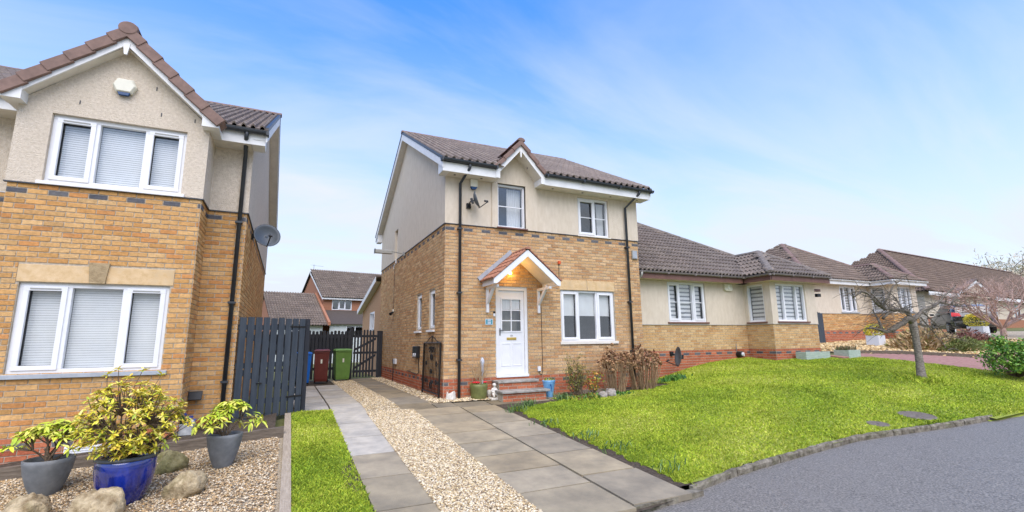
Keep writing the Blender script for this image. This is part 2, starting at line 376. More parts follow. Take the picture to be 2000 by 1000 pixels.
def setup_ground():
    xs = frange(-80, -12, 8)[:-1]+frange(-12, 30, .75)[:-1]+frange(30, 140, 8)
    ys = frange(-60, -8, 6)[:-1]+frange(-8, 12, .5)[:-1]+frange(12, 200, 9)
    def hg(x, y):
        z = g(x, y)
        if y < road_y(x)+.8: z -= .16
        if y > 60: z = max(z, lerp(1.5, 6, (y-60)/140)) if x > 20 else z
        return z-.03
    grid_sheet('ground', xs, ys, M['terrain'], hf=hg, label='rough ground under the gardens and plots')
    # road falls 8 cm below the lawn edge
    xr = sorted(set(frange(-60, -6, 6)+frange(-6, 14, .4)+frange(14, 60, 3)+[.85, 1.22]))
    def hr(x, y): return g(x, road_y(x))-.05-.006*max(0, road_y(x)-y)
    strip_sheet('road', xr, lambda x: -16, lambda x: road_y(x)+.02, 24, M['asphalt'], 0, 'damp grey asphalt road rising to the right', hr)
setup_ground()
def road_marks():
    def h(x, y): return g(x, road_y(x))-.05-.006*max(0, road_y(x)-y)+.004
    for nm, pl, w, m_, lab in (('road_seam', [(1.9,-7.35),(3.2,-7.12),(4.6,-7.0),(6.2,-7.1),(8.4,-7.25)], .035, 'seam', 'faint long seam in the asphalt parallel to the kerb'),):
        V = []; F = []; k = 0; P = []
        for a, b in zip(pl, pl[1:]):
            for i in range(8): P.append((lerp(a[0], b[0], i/8), lerp(a[1], b[1], i/8)+random.uniform(-.02, .02)))
        for i, (x, y) in enumerate(P): ww = w*random.uniform(.3, 1); V += [(x, y-ww/2, h(x, y)), (x, y+ww/2, h(x, y))]
        for i in range(len(P)-1): F.append((2*i, 2*i+2, 2*i+3, 2*i+1))
        o = np_mesh(nm, np.array(V), np.array(F), None, mat('asphalt_seam', (.12,.107,.092), .8, col2=(.20,.18,.158), scale=20), kind='structure'); o['label'] = lab

def slab(par, mesh_cache, x0, x1, y0, y1, col, dz=.02, twist=0):
    gap = .013
    mb = MB(); mb.col = col
    def P(x, y, o): return (x, y, g(min(x, .89), y)+dz+o)
    p = [P(x0+gap, y0+gap, 0), P(x1-gap, y0+gap, 0), P(x1-gap, y1-gap, 0), P(x0+gap, y1-gap, 0)]
    t = [(random.uniform(-.003, .003)) for _ in range(4)]
    top = [(a, b, c+q) for (a, b, c), q in zip(p, t)]
    bot = [(a, b, c-.06) for a, b, c in p]
    mb.add(bot+top, [[4,5,6,7],[0,1,5,4],[1,2,6,5],[2,3,7,6],[3,0,4,7]])
    return mb.build('paving_slab', M['slab'], par)
SLABC = [lin(156,145,124), lin(151,140,118), lin(159,146,121), lin(147,137,118), lin(154,140,114), lin(151,137,110)]
SLABG = [lin(176,170,158), lin(182,176,164), lin(168,162,150), lin(172,164,148)]
def jit(c, a, b): q = random.uniform(a, b); return [k*q for k in c]
def setup_drive():
    base = strip_sheet('driveway', frange(-3.02, .95, .36), lambda x: road_y(x)-.0, lambda x: 8.0, 40, M['soil'], -.012, 'driveway of two slab strips with gravel between, beside the middle house')
    # left strip: slabs .6 wide, .95 long
    y = -6.35; j = 0
    while y < 4.9:
        l = .95 if y < -.4 else .62
        c = random.choice(SLABG if y > -3.5 else SLABC[:4])
        slab(base, None, -2.33, -1.70+random.uniform(-.02, .02), y, y+l, jit(c, .9, 1.1)); y += l
    y = -.35
    while y < 4.9: slab(base, None, -2.97, -2.335, y, y+.62, jit(random.choice(SLABG), .9, 1.08)); y += .62
    # right strip: a .92 wide column from the street to the back gate and a second column up to the front path
    ys = [-6.32, -5.52, -4.85, -4.18, -3.5, -2.84, -2.16, -1.5, -.85]
    for a, b in zip(ys, ys[1:]): slab(base, None, -.88, .06, a, b, jit(random.choice(SLABC), .92, 1.1))
    y = -.85
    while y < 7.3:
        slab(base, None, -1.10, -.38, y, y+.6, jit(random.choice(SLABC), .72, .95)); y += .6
    ys = [-6.24, -5.3, -4.39, -3.45, -2.47, -1.5, -.95]
    for a, b in zip(ys, ys[1:]): slab(base, None, .07, .80+.012*(-a), a, b, jit(random.choice(SLABC), .92, 1.08))
    # path along the front to the steps
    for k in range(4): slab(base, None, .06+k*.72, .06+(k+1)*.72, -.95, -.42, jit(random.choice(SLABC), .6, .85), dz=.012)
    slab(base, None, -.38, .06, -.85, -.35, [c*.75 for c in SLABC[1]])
    return base
DRIVE = setup_drive()

# ---------------------------------------------------------------- loose stuff: stones, grass
OCT = np.array([(1,0,0),(0,1,0),(-1,0,0),(0,-1,0),(0,0,1),(0,0,-1),(.62,.62,.45),(-.62,.6,.5),(-.6,-.62,.45),(.6,-.6,.5)], float)
OCTF = np.array([(4,6,7),(4,7,8),(4,8,9),(4,9,6),(0,1,6),(1,7,6),(1,2,7),(2,8,7),(2,3,8),(3,9,8),(3,0,9),(0,6,9)])
def in_frame(x, y, z, m=.06):
    c = SC.camera.matrix_world.inverted() @ Vector((x, y, z))
    if c.z > -.2: return False
    f = 928.075/1000; return abs(c.x/-c.z*f) < 1+m and abs(c.y/-c.z*f) < .5+m
def scatter_stones(name, pts, size, pal, label, m='stones', zoff=.0, parent=None):
    n = len(pts); pts = np.array(pts)
    sc = size*RNG.uniform(.6, 1.35, (n, 1, 1))*RNG.uniform(.65, 1.2, (n, 1, 3)); sc[:, :, 2] *= .65
    a = RNG.uniform(0, 6.28, n); ca, sa = np.cos(a)[:, None], np.sin(a)[:, None]
    v = OCT[None]*sc*RNG.uniform(.8, 1.2, (n, len(OCT), 1))
    x = v[:, :, 0]*ca-v[:, :, 1]*sa; y = v[:, :, 0]*sa+v[:, :, 1]*ca
    z = v[:, :, 2]+x*RNG.uniform(-.5, .5, (n, 1))
    V = np.stack([x, y, z], 2)+pts[:, None, :]+np.array([0, 0, zoff])
    F = OCTF[None]+(np.arange(n)*len(OCT))[:, None, None]
    pal = np.array(pal); c = pal[RNG.integers(0, len(pal), n)]*RNG.uniform(.75, 1.2, (n, 1))
    o = np_mesh(name, V.reshape(-1, 3), F.reshape(-1, 3), np.repeat(c, len(OCT), 0), M[m], parent=parent)
    o['label'] = label; o['category'] = 'gravel'; return o
GPAL = [lin(214,196,160), lin(196,172,130), lin(228,216,190), lin(170,146,108), lin(150,128,100), lin(205,184,140), lin(120,104,84), lin(220,206,176)]
GPALD = [lin(180,154,118), lin(200,176,138), lin(160,132,96), lin(212,194,162), lin(136,110,80), lin(188,156,108), lin(112,98,80), lin(220,206,180)]
def rand_area(n, x0, x1, y0, y1, ok=lambda x, y: True, h=g):
    out = []
    for _ in range(n):
        x, y = random.uniform(x0, x1), random.uniform(y0, y1)
        if ok(x, y):
            z = h(x, y)
            if in_frame(x, y, z): out.append((x, y, z))
    return out
def setup_gravel():
    strip_sheet('gravel_strip', frange(-1.75, -.84, .3), lambda x: -6.3, lambda x: -.8, 20, M['gravelbase'], .006, 'gravel strip between the two rows of driveway slabs')
    strip_sheet('gravel_strip_back', frange(-1.75, -1.08, .33), lambda x: -.8, lambda x: 7.4, 20, M['gravelbase'], .006, 'gravel strip running on to the bins')
    strip_sheet('wall_strip', frange(-.40, .0, .2), lambda x: -.35, lambda x: 7.9, 20, M['gravelbase'], .006, 'gravel border under the side wall')
    pts = rand_area(36000, -1.74, -.86, -6.2, -.8)+rand_area(11000, -1.72, -1.08, -.9, 7.0)
    scatter_stones('drive_gravel', pts, .0128, GPAL, 'pale gravel strip between the two rows of driveway slabs', zoff=.022)
    pts = rand_area(2600, -.40, 0, -.3, 7.6)+rand_area(1600, -.3, 1.15, -.42, 0)
    scatter_stones('wall_gravel', pts, .02, GPAL, 'narrow pale gravel border along the foot of the middle house', zoff=.03)
    o = grid_sheet('gravel_bed', frange(-9, -3.13, .3), frange(-6.4, -2.12, .3), M['gravelbase'], .004, label='pebble bed in front of the left house')
    pts = rand_area(52000, -7.5, -3.18, -6.2, -2.13)
    scatter_stones('bed_gravel', pts, .0120, GPALD, 'brown pebbles covering the bed with the pots', zoff=.016)
setup_gravel()

def lawn_in(x, y):
    xe = .96+max(0, -y-4)*.05+.035*math.sin(y*9)+.03*math.sin(y*23+1)+.02*math.sin(y*41)
    if x < xe or y > .42: return False
    if y > -.75 and x < 5.9: return False
    if -1.5 < y and x < 2.3: return y < -1.5+.25*(x-.9) if x < 2.3 else True
    if y > -.6 and x > 10.1: return False
    if y < road_y(x)+(.1 if 1.1 < x < 8.15 else .0): return False
    # far edge along the neighbour's path
    far = [(-6.8,14.1),(-4.18,13.94),(-2.63,13.56),(-1.39,13.37),(-1.2,12.6),(-.5,12.3),(.5,12.2)]
    for (a, b), (c, d) in zip(far, far[1:]):
        if a <= y <= c: return x < lerp(b, d, (y-a)/(c-a))
    return x < 14
def grass(name, pts, hmin, hmax, label, dens_w=.0052):
    pts = np.array(pts); n = len(pts)
    d = np.linalg.norm(pts-np.array(CAM), axis=1)
    h = RNG.uniform(hmin, hmax, n)*(.9+.12*np.sin(pts[:, 0]*3.1+2*np.sin(pts[:, 1]*2.3)))
    a = RNG.uniform(0, 6.28, n); w = dens_w*RNG.uniform(.6, 1.3, n)*np.clip(d/5, .7, 2.2)
    dx, dy = np.cos(a)*w, np.sin(a)*w
    lean = RNG.normal(0, .55, (n, 2))*h[:, None]
    V = np.zeros((n, 4, 3)); V[:, 0] = pts; V[:, 1] = pts; V[:, 0, 0] -= dx; V[:, 0, 1] -= dy; V[:, 1, 0] += dx; V[:, 1, 1] += dy
    mid = pts.copy(); mid[:, 2] += h*.6; mid[:, :2] += lean*.35
    V[:, 2] = mid; V[:, 2, 0] += dx*.8; V[:, 2, 1] += dy*.8
    V[:, 3] = pts; V[:, 3, 2] += h; V[:, 3, :2] += lean
    V[:, :2, 2] -= .01
    F = np.array([(0, 1, 2), (0, 2, 3)])[None]+(np.arange(n)*4)[:, None, None]
    pal = np.array([lin(158,178,50), lin(178,192,62), lin(142,166,46), lin(192,194,80), lin(118,146,42), lin(200,200,108), lin(166,182,54)])
    patch = .5+.5*np.sin(pts[:, 0]*1.3+1.7*np.sin(pts[:, 1]*.9+1))*np.sin(pts[:, 1]*1.7+1.3*np.sin(pts[:, 0]*.7))
    k = np.clip((patch*3.2+RNG.uniform(-1.2, 3.8, n)), 0, 6.99).astype(int)
    c = pal[np.array([4, 2, 0, 6, 1, 3, 5])[k]]*RNG.uniform(.75, 1.15, (n, 1))
    c[RNG.random(n) < .06] *= .65
    C4 = np.repeat(c[:, None, :], 4, 1)
    o = np_mesh(name, V.reshape(-1, 3), F.reshape(-1, 3), C4.reshape(-1, 3), M['blade']); tag(o, label, 'grass'); return o
def setup_lawns():
    grid_sheet('lawn', frange(.85, 14.2, .18), frange(-6.3, .5, .17), M['lawn'], .006, inside=lawn_in, label='sloping front lawn right of the driveway')
    pts = []
    while len(pts) < 210000:
        x = .9+13.2*random.random()**1.6; y = random.uniform(-6.3, .45)
        if lawn_in(x, y) and ((x-6.97)/.32)**2+((y+5.48)/.28)**2 > 1 and ((x-5.74)/.19)**2+((y+5.5)/.17)**2 > 1: pts.append((x, y, g(x, y)))
    grass('lawn_grass', pts, .018, .042, 'yellow green short grass of the front lawn')
    grid_sheet('grass_strip', frange(-3.04, -2.34, .1), frange(-6.4, -.36, .2), M['lawn'], .02, label='narrow strip of lawn left of the driveway slabs')
    pts = [(x, y, g(max(x, -3.1), y)+.02) for x, y in ((random.uniform(-3.04, -2.33), random.uniform(-6.3, -.38)) for _ in range(36000)) if not (x > -2.5 and -4.9 < y and random.random() < .55 and y < -3.2)]
    grass('strip_grass', pts, .02, .045, 'bright green grass of the narrow strip by the timber edging', .005)
    grid_sheet('edge_soil', frange(.80, 1.30, .1), frange(-6.3, -1.4, .16), M['soil'], .002, label='thin strip of dark soil between lawn and driveway slabs', inside=lambda x, y: y > road_y(x)+.09)
    grid_sheet('worn_edge', frange(-2.52, -2.33, .06), frange(-5.3, -3.5, .2), M['soil'], .026, label='bare worn soil along the grass strip beside the slabs', inside=lambda x, y: x > -2.33-.17*math.sin((y+5.3)/1.8*math.pi))
    # bed of soil along the drive edge and under the shrubs
    grid_sheet('flower_bed', frange(.84, 6.4, .2), frange(-1.6, .0, .16), M['soil'], .008, label='dark soil bed between lawn and the middle house', inside=lambda x, y: not lawn_in(x, y) and (y < -.42 or x > 2.35) and not (x < 2.94 and y > -.95) )
setup_lawns()
def setup_edges():
    # concrete edging stones between lawn and road
    P = [(x, road_y(x)+.05) for x in frange(1.12, 8.3, .915/2)]
    acc = 1.02; k = 0
    while acc < 8.2:
        x0, x1 = acc, acc+.9
        y0, y1 = road_y(x0)+.055, road_y(x1)+.055
        z0, z1 = g(x0, y0), g(x1, y1)
        d = Vector((x1-x0, y1-y0, z1-z0)); nrm = Vector((-d.y, d.x, 0)).normalized()*.06
        mb = MB(); n = 7; j = lambda: random.uniform(-.008, .008)
        rows = []
        for i in range(n+1):
            q = Vector((x0, y0, z0))+d*(.008+.984*i/n); s = random.uniform(.85, 1.12)
            rows.append([q-nrm*.5+Vector((0, j(), -.12)), q-nrm*.5*s+Vector((0, j(), .0+j())), q-nrm*.2+Vector((0, j(), .025+j())), q+nrm*.45+Vector((0, j(), .022+j())), q+nrm*.5+Vector((0, 0, -.1))])
        vs = [p for r in rows for p in r]; fs = [[i*5+k_, (i+1)*5+k_, (i+1)*5+k_+1, i*5+k_+1] for i in range(n) for k_ in range(4)]+[[0, 1, 2, 3, 4], [n*5+4-k_ for k_ in range(5)]]
        mb.add(vs, fs)
        lab = ['first edging stone beside the driveway corner, between lawn and road', 'second edging stone from the driveway, between lawn and road', 'third edging stone from the driveway, between lawn and road', 'fourth edging stone from the driveway, between lawn and road',
               'fifth edging stone from the driveway, between lawn and road', 'sixth edging stone from the driveway, nearest the manhole covers', 'seventh edging stone from the driveway, between lawn and road', 'last edging stone at the far right before bare grass edge'][min(k, 7)]
        base_mesh('edging_stone', mb, M['kerb'], lab, 'kerb', (x0, y0, z0-.1), 'worn concrete edging stones along the lawn'); acc += .9; k += 1
    # driveway lip
    mb = MB()
    mb.prism([(-2.4, -6.44, g(-2.4, -6.4)-.08), (-2.4, -6.44, g(-2.4, -6.4)+.012), (1.06, -6.20, g(.8, -6.2)+.010), (1.06, -6.20, g(.8, -6.2)-.1)], (0, .12, 0))
    base_mesh('driveway_kerb', mb, M['kerb'], 'flat concrete kerb between driveway slabs and the road', 'kerb', (-.7, -6.35, -.9))
    # timber edging between pebble bed and grass strip
    mb = MB(); a, b = (-3.15, -6.3), (-3.12, -.55)
    mb.prism([(a[0], a[1], g(-3.1, a[1])-.12), (a[0], a[1], g(-3.1, a[1])+.05), (b[0], b[1], g(-3.1, b[1])+.06), (b[0], b[1], g(-3.1, b[1])-.12)], (.10, 0, 0))
    base_mesh('timber_edging', mb, M['timber'], 'long pale timber edging between pebble bed and grass strip', 'edging', (-3.1, -3.4, -.8))
    # sleepers in front of the left house
    xs = [-8.2, -6.5, -4.65, -3.12]; labs = ['leftmost dark sleeper behind the left grey pot', 'middle dark sleeper edging behind the blue pot', 'right sleeper edging reaching the pale timber edge']
    for k in range(3):
        x0, x1 = xs[k]+.01, xs[k+1]-.01; mb = MB(); y = -2.12
        mb.prism([(x0, y, g(x0, y)-.08), (x1, y, g(x1, y)-.08), (x1, y, g(x1, y)+.155), (x0, y, g(x0, y)+.155)], (0, .12, 0))
        o = base_mesh('timber_sleeper', mb, M['sleeper'], labs[k], 'edging', ((x0+x1)/2, y, g(x0, y)), 'dark timber sleepers in front of the left house')
    grid_sheet('raised_bed', frange(-9, -2.95, .3), frange(-2.0, -.45, .25), M['soil'], .12, label='raised soil strip between sleepers and the left house', inside=lambda x, y: x < -3.25)
setup_edges()
def grass_verge():
    V = []; F = []; xs = frange(8.0, 14.2, .3)
    for x in xs:
        r = road_y(x); zr = g(x, r)-.05
        V += [(x, r-.05+.02*math.sin(x*9), zr-.012), (x, r+.07, zr+.03), (x, r+.2, g(x, r+.2)+.008), (x, r+.36, g(x, r+.36)+.007)]
    for i in range(len(xs)-1):
        for k in range(3): F.append((i*4+k, i*4+4+k, i*4+5+k, i*4+1+k))
    o = np_mesh('grass_verge', np.array(V), np.array(F), None, M['lawn'], kind='structure', smooth=True); o['label'] = 'low grassy edge where the kerb stones stop at the road'
grass_verge()

# ---------------------------------------------------------------- building kit
M['sheer'] = mat('sheer_band', (.17,.19,.21), .9, var=.12)
class Fr:
    """a vertical wall frame: origin o, u along the wall, n outward"""
    def __init__(s, o, u, n): s.o, s.u, s.n = Vector(o), Vector(u), Vector(n)
    def p(s, u, z, d=0): return s.o+s.u*u+s.n*d+Vector((0, 0, z))
    def box(s, mb, u0, u1, z0, z1, d0, d1): return mb.obox(s.p(u0, z0, d1), s.u*(u1-u0), s.n*(d0-d1), Vector((0, 0, z1-z0)))
def wall(mb, fr, u0, u1, z0, z1, ops=(), d=0, rev=.11):
    us = sorted({u0, u1, *[min(max(o[0], u0), u1) for o in ops], *[min(max(o[1], u0), u1) for o in ops]}); zs = sorted({z0, z1, *[min(max(o[2], z0), z1) for o in ops], *[min(max(o[3], z0), z1) for o in ops]})
    for a, b in zip(us, us[1:]):
        for c, e in zip(zs, zs[1:]):
            cu, cz = (a+b)/2, (c+e)/2
            if any(o[0] < cu < o[1] and o[2] < cz < o[3] for o in ops): continue
            mb.quad(fr.p(a, c, d), fr.p(b, c, d), fr.p(b, e, d), fr.p(a, e, d))
    for o in ops:
        a, b, c, e = max(o[0], u0), min(o[1], u1), max(o[2], z0), min(o[3], z1)
        if b <= a or e <= c: continue
        q = d-rev
        mb.quad(fr.p(a, c, d), fr.p(a, e, d), fr.p(a, e, q), fr.p(a, c, q)); mb.quad(fr.p(b, c, d), fr.p(b, e, d), fr.p(b, e, q), fr.p(b, c, q))
        if e < z1-1e-6 or e == o[3]: mb.quad(fr.p(a, e, d), fr.p(b, e, d), fr.p(b, e, q), fr.p(a, e, q))
        if c > z0+1e-6 or c == o[2]: mb.quad(fr.p(a, c, d), fr.p(b, c, d), fr.p(b, c, q), fr.p(a, c, q))
PAL = dict(
 buff=[lin(208,170,122), lin(198,157,108), lin(215,180,132), lin(186,141,96), lin(203,163,112), lin(209,172,126), lin(192,144,97), lin(217,184,140), lin(199,151,102)],
 gold=[lin(208,162,102), lin(200,152,90), lin(216,174,116), lin(192,140,80), lin(208,158,96), lin(218,180,126), lin(200,136,78), lin(204,158,102), lin(212,168,110)],
 pale=[lin(212,176,122), lin(202,162,106), lin(220,188,136), lin(192,146,92), lin(208,166,110), lin(216,180,128)],
 red=[lin(188,112,80), lin(178,102,72), lin(196,120,86), lin(182,108,80), lin(172,96,68)],
 blue=[lin(98,99,104), lin(88,90,96), lin(106,106,108)])
for _k, _m, _w in (('buff', .30, .04), ('gold', .26, .02), ('pale', .3, .04), ('red', .2, .0)):
    _c = np.array(PAL[_k]); _c = _c*(1-_m)+_c.mean(0)*_m; _c = _c*(1-_w)+_c.mean(1, keepdims=True)*_w; PAL[_k] = [tuple(v) for v in _c*.97]
def lay(out, fr, u0, u1, z0, z1, ops, pal, z_ref, special=None, bw=.225, bh=.075, proud=.009):
    """stretcher bond between z0 and z1; courses counted from z_ref"""
    k0 = math.floor((z0-z_ref)/bh+1e-6)
    k = k0
    while z_ref+k*bh < z1-.02:
        za, zb = z_ref+k*bh, z_ref+(k+1)*bh
        if za < z0-1e-6: k += 1; continue
        zb = min(zb, z1)
        cuts = [(o[0], o[1]) for o in ops if o[2] < (za+zb)/2 < o[3]]
        start = u0-(bw/2 if k % 2 else 0); i = 0; u = start
        while u < u1:
            segs = [(max(u, u0), min(u+bw, u1))]
            for c in cuts:
                ns = []
                for a, b in segs:
                    if c[1] <= a or c[0] >= b: ns.append((a, b))
                    else:
                        if c[0] > a: ns.append((a, c[0]))
                        if c[1] < b: ns.append((c[1], b))
                segs = ns
            for a, b in segs:
                if b-a < .03: continue
                pk = special(k, i) if special else None
                out.append((fr, a+.004, b-.005, za+.004, zb-.006, pk or (pal(k) if callable(pal) else pal), proud))
            u += bw; i += 1
        k += 1
def place_bricks(par, lst, n_ind=300):
    """the n largest in view become objects, the rest one joined part"""
    sc = []
    for i, (fr, a, b, z0, z1, pk, pr) in enumerate(lst):
        c = fr.p((a+b)/2, (z0+z1)/2); d = CAM-c; L = d.length
        s = (b-a)*(z1-z0)*max(0, d.normalized().dot(fr.n))/L**2
        if not in_frame(*c, m=-.005): s = 0
        sc.append((s, i))
    sc.sort(reverse=True); ind = {i for s, i in sc[:n_ind] if s > 0}
    cache = {}; rest = MB()
    for i, (fr, a, b, z0, z1, pk, pr) in enumerate(lst):
        pal = PAL[pk]; ci = random.randrange(len(pal))
        if i in ind:
            key = (tuple(fr.u), round(b-a, 3), round(z1-z0, 3), pk, ci)
            if key not in cache:
                mb = MB(); mb.col = pal[ci]; brick5(mb, Fr((0, 0, 0), fr.u, fr.n), 0, round(b-a, 3), 0, round(z1-z0, 3), pr)
                me = mb.mesh('brick'); me.materials.append(M['brick']); cache[key] = me
            inst('brick', cache[key], par, fr.p(a, z0))
        else:
            q = random.uniform(.86, 1.12); rest.col = tuple(c*q for c in pal[ci]); brick5(rest, fr, a, b, z0, z1, pr+random.uniform(-.002, .002))
    if rest.f: rest.build('brick', M['brick'], par, kind='stuff')
def brick5(mb, fr, a, b, z0, z1, pr):
    e = .003
    v = [fr.p(a, z0, -.02), fr.p(b, z0, -.02), fr.p(b, z1, -.02), fr.p(a, z1, -.02), fr.p(a+e, z0+e, pr), fr.p(b-e, z0+e, pr), fr.p(b-e, z1-e, pr), fr.p(a+e, z1-e, pr)]
    mb.add(v, [[4,5,6,7],[0,1,5,4],[1,2,6,5],[2,3,7,6],[3,0,4,7]])
def window(par, fr, u0, u1, z0, z1, cols=(1,), opener=(), bars=(), inset=.07, blind=None, sill=None, fw=.055, vent=(), name='window', curtain=(), glass='glass'):
    """uPVC window: outer frame, mullions, sashes, panes, blind"""
    w = u1-u0; mb = MB(); d1, d0 = -inset+.03, -inset-.05
    fr.box(mb, u0, u1, z1-fw, z1, d0, d1); fr.box(mb, u0, u1, z0, z0+fw, d0, d1)
    fr.box(mb, u0, u0+fw, z0+fw, z1-fw, d0, d1); fr.box(mb, u1-fw, u1, z0+fw, z1-fw, d0, d1)
    tot = sum(cols); x = u0; ed = [u0]
    for c in cols: x += w*c/tot; ed.append(x)
    for e in ed[1:-1]: fr.box(mb, e-fw*.5, e+fw*.5, z0+fw, z1-fw, d0, d1)
    win = mb.build(name, M['white'], par, bevel=.004)
    for i in range(len(cols)):
        a = ed[i]+(fw if i == 0 else fw/2); b = ed[i+1]-(fw if i == len(cols)-1 else fw/2); c, e = z0+fw, z1-fw
        if i in opener:
            s = MB(); k = .05
            fr.box(s, a-.012, b+.012, e-k, e+.012, d1-.03, d1+.018); fr.box(s, a-.012, b+.012, c-.012, c+k, d1-.03, d1+.018)
            fr.box(s, a-.012, a+k, c+k, e-k, d1-.03, d1+.018); fr.box(s, b-k, b+.012, c+k, e-k, d1-.03, d1+.018)
            s.build('sash', M['white'], win, bevel=.004)
            if i in vent:
                v = MB(); fr.box(v, a+.06, b-.06, e-.028, e-.012, d1+.018, d1+.026); v.build('trickle_vent', M['lampgrey'], win)
            a += k; b -= k; c += k; e -= k
        for bz in bars:
            s = MB(); zz = c+(e-c)*bz; fr.box(s, a, b, zz-.011, zz+.011, d0+.015, d0+.045); s.build('glazing_bar', M['white'], win)
        s = MB(); s.quad(fr.p(a, c, d0+.03), fr.p(b, c, d0+.03), fr.p(b, e, d0+.03), fr.p(a, e, d0+.03)); s.build('pane', M[glass], win)
        if blind == 'venetian':
            s = MB(); z = c+.004; dd = d0-.035
            while z < e-.01:
                s.quad(fr.p(a-.005, z, dd+.006), fr.p(b+.005, z, dd+.006), fr.p(b+.005, z+.031, dd+.001), fr.p(a-.005, z+.031, dd+.001)); z += .034
            s.build('blind_slat', M['blind'], win, kind='stuff')
        elif blind == 'zebra':
            z = c; dd = d0-.04; k = 0; s = MB(); s.quad(fr.p(a-.01, c, dd-.01), fr.p(b+.01, c, dd-.01), fr.p(b+.01, e, dd-.01), fr.p(a-.01, e, dd-.01)); s.build('blind_sheer', M['sheer'], win)
            while z < e:
                s = MB(); s.quad(fr.p(a-.01, z, dd), fr.p(b+.01, z, dd), fr.p(b+.01, min(z+.075, e), dd), fr.p(a-.01, min(z+.075, e), dd))
                s.build('blind_band', M['curtain'], win); z += .125
        elif blind == 'roller':
            s = MB(); fr.box(s, a-.01, b+.01, c+(e-c)*.52, e, d0-.02, d0-.015); fr.box(s, a-.01, b+.01, c+(e-c)*.50, c+(e-c)*.52, d0-.025, d0-.01); s.build('roller_blind', M['blind'], win)
        if i in curtain:
            s = MB(); n = 14; ca = lerp(a, b, .45); vs = []
            for q in range(n+1):
                uu = lerp(ca, b+.02, q/n); dd = d0-.10+.02*(q % 2)
                vs += [fr.p(uu+.06*(1-q/n)*0, c, dd), fr.p(uu, e, dd)]
            s.add(vs, [[2*q, 2*q+2, 2*q+3, 2*q+1] for q in range(n)]); s.build('curtain', M['curtain'], win)
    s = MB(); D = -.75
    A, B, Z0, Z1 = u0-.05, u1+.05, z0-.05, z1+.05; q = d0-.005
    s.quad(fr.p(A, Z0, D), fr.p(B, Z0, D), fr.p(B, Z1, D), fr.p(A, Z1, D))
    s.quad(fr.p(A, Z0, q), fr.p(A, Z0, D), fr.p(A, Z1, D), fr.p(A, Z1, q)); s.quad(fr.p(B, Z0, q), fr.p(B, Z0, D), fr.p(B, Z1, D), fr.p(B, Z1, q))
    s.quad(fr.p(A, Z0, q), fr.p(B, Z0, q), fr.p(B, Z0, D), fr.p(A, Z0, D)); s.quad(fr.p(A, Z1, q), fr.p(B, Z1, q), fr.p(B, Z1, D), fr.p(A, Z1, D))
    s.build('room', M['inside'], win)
    if sill:
        sm, sh, sd, ov = sill
        s = MB(); fr.box(s, u0-ov, u1+ov, z0-sh, z0-.002, -inset-.02, sd); s.build('sill', M[sm], win, bevel=.005)
    return win
TP = [(0,0),(.04,.0),(.07,.040),(.17,.062),(.27,.040),(.30,.0),(.5,-.004),(.54,.0),(.57,.040),(.67,.062),(.77,.040),(.80,.0),(1,-.004)]
TPF = [(0,0),(.06,.05),(.24,.05),(.30,.0),(.5,.0),(.56,.05),(.74,.05),(.80,.0),(1,0)]
def tile_mesh(tw, gauge, prof, lift=.006):
    if prof is TPF: lift = .045
    v = []; n = len(prof)
    for x, h in prof: v.append((x*tw, -.015, h+lift-.03))
    for x, h in prof: v.append((x*tw, -.015, h+lift))
    for x, h in prof: v.append((x*tw, gauge+.03, h))
    f = [(i, i+1, n+i+1, n+i) for i in range(n-1)]+[(n+i, n+i+1, 2*n+i+1, 2*n+i) for i in range(n-1)]
    return np.array(v), np.array(f)
TILEPAL = [lin(130,118,108), lin(125,113,104), lin(136,124,113), lin(127,115,105), lin(121,110,101), lin(133,120,110)]
def tiles(par, o, a, s, W, L, tw=.333, gauge=.32, inside=None, n_ind=300, prof=TP, pal=TILEPAL):
    o, a, s = Vector(o), Vector(a).normalized(), Vector(s).normalized(); n = a.cross(s).normalized()
    if n.z < 0: n = -n
    nc, nr = max(1, round(W/tw)), max(1, math.ceil(L/gauge)); tw = W/nc; gauge = L/nr
    v, f = tile_mesh(tw, gauge, prof)
    cells = []
    for j in range(nr):
        for i in range(nc):
            if inside and not inside((i+.5)*tw, (j+.5)*gauge): continue
            q = o+a*(i*tw)+s*(j*gauge); c = q+a*tw*.5+s*gauge*.5; d = CAM-c
            sc = max(0, d.normalized().dot(n))/d.length**2 if in_frame(*c, m=-.005) else 0
            cells.append((sc, q))
    cells.sort(key=lambda t: -t[0])
    rot = Matrix((a, s, n)).transposed().to_euler()
    meshes = []
    for c in pal:
        me = bpy.data.meshes.new('roof_tile'); me.from_pydata([tuple(p) for p in v], [], [list(q) for q in f])
        at = me.color_attributes.new('Col', 'FLOAT_COLOR', 'POINT'); at.data.foreach_set('color', np.tile(np.array([*c, 1], np.float32), len(v)))
        me.materials.append(M['tile']); meshes.append(me)
    rest = []
    for k, (sc, q) in enumerate(cells):
        if k < n_ind and sc > 0: inst('roof_tile', random.choice(meshes), par, q+n*.012, rot)
        else: rest.append(q+n*.012)
    if rest:
        A, S, N_ = np.array(a), np.array(s), np.array(n); Q = np.array([tuple(r) for r in rest])
        V = Q[:, None, :]+v[None, :, 0:1]*A+v[None, :, 1:2]*S+v[None, :, 2:3]*N_
        F = f[None]+(np.arange(len(Q))*len(v))[:, None, None]
        P = np.array(pal)[RNG.integers(0, len(pal), len(Q))]*RNG.uniform(.9, 1.1, (len(Q), 1))
        np_mesh('roof_tile', V.reshape(-1, 3), F.reshape(-1, 4), np.repeat(P, len(v), 0), M['tile'], parent=par)
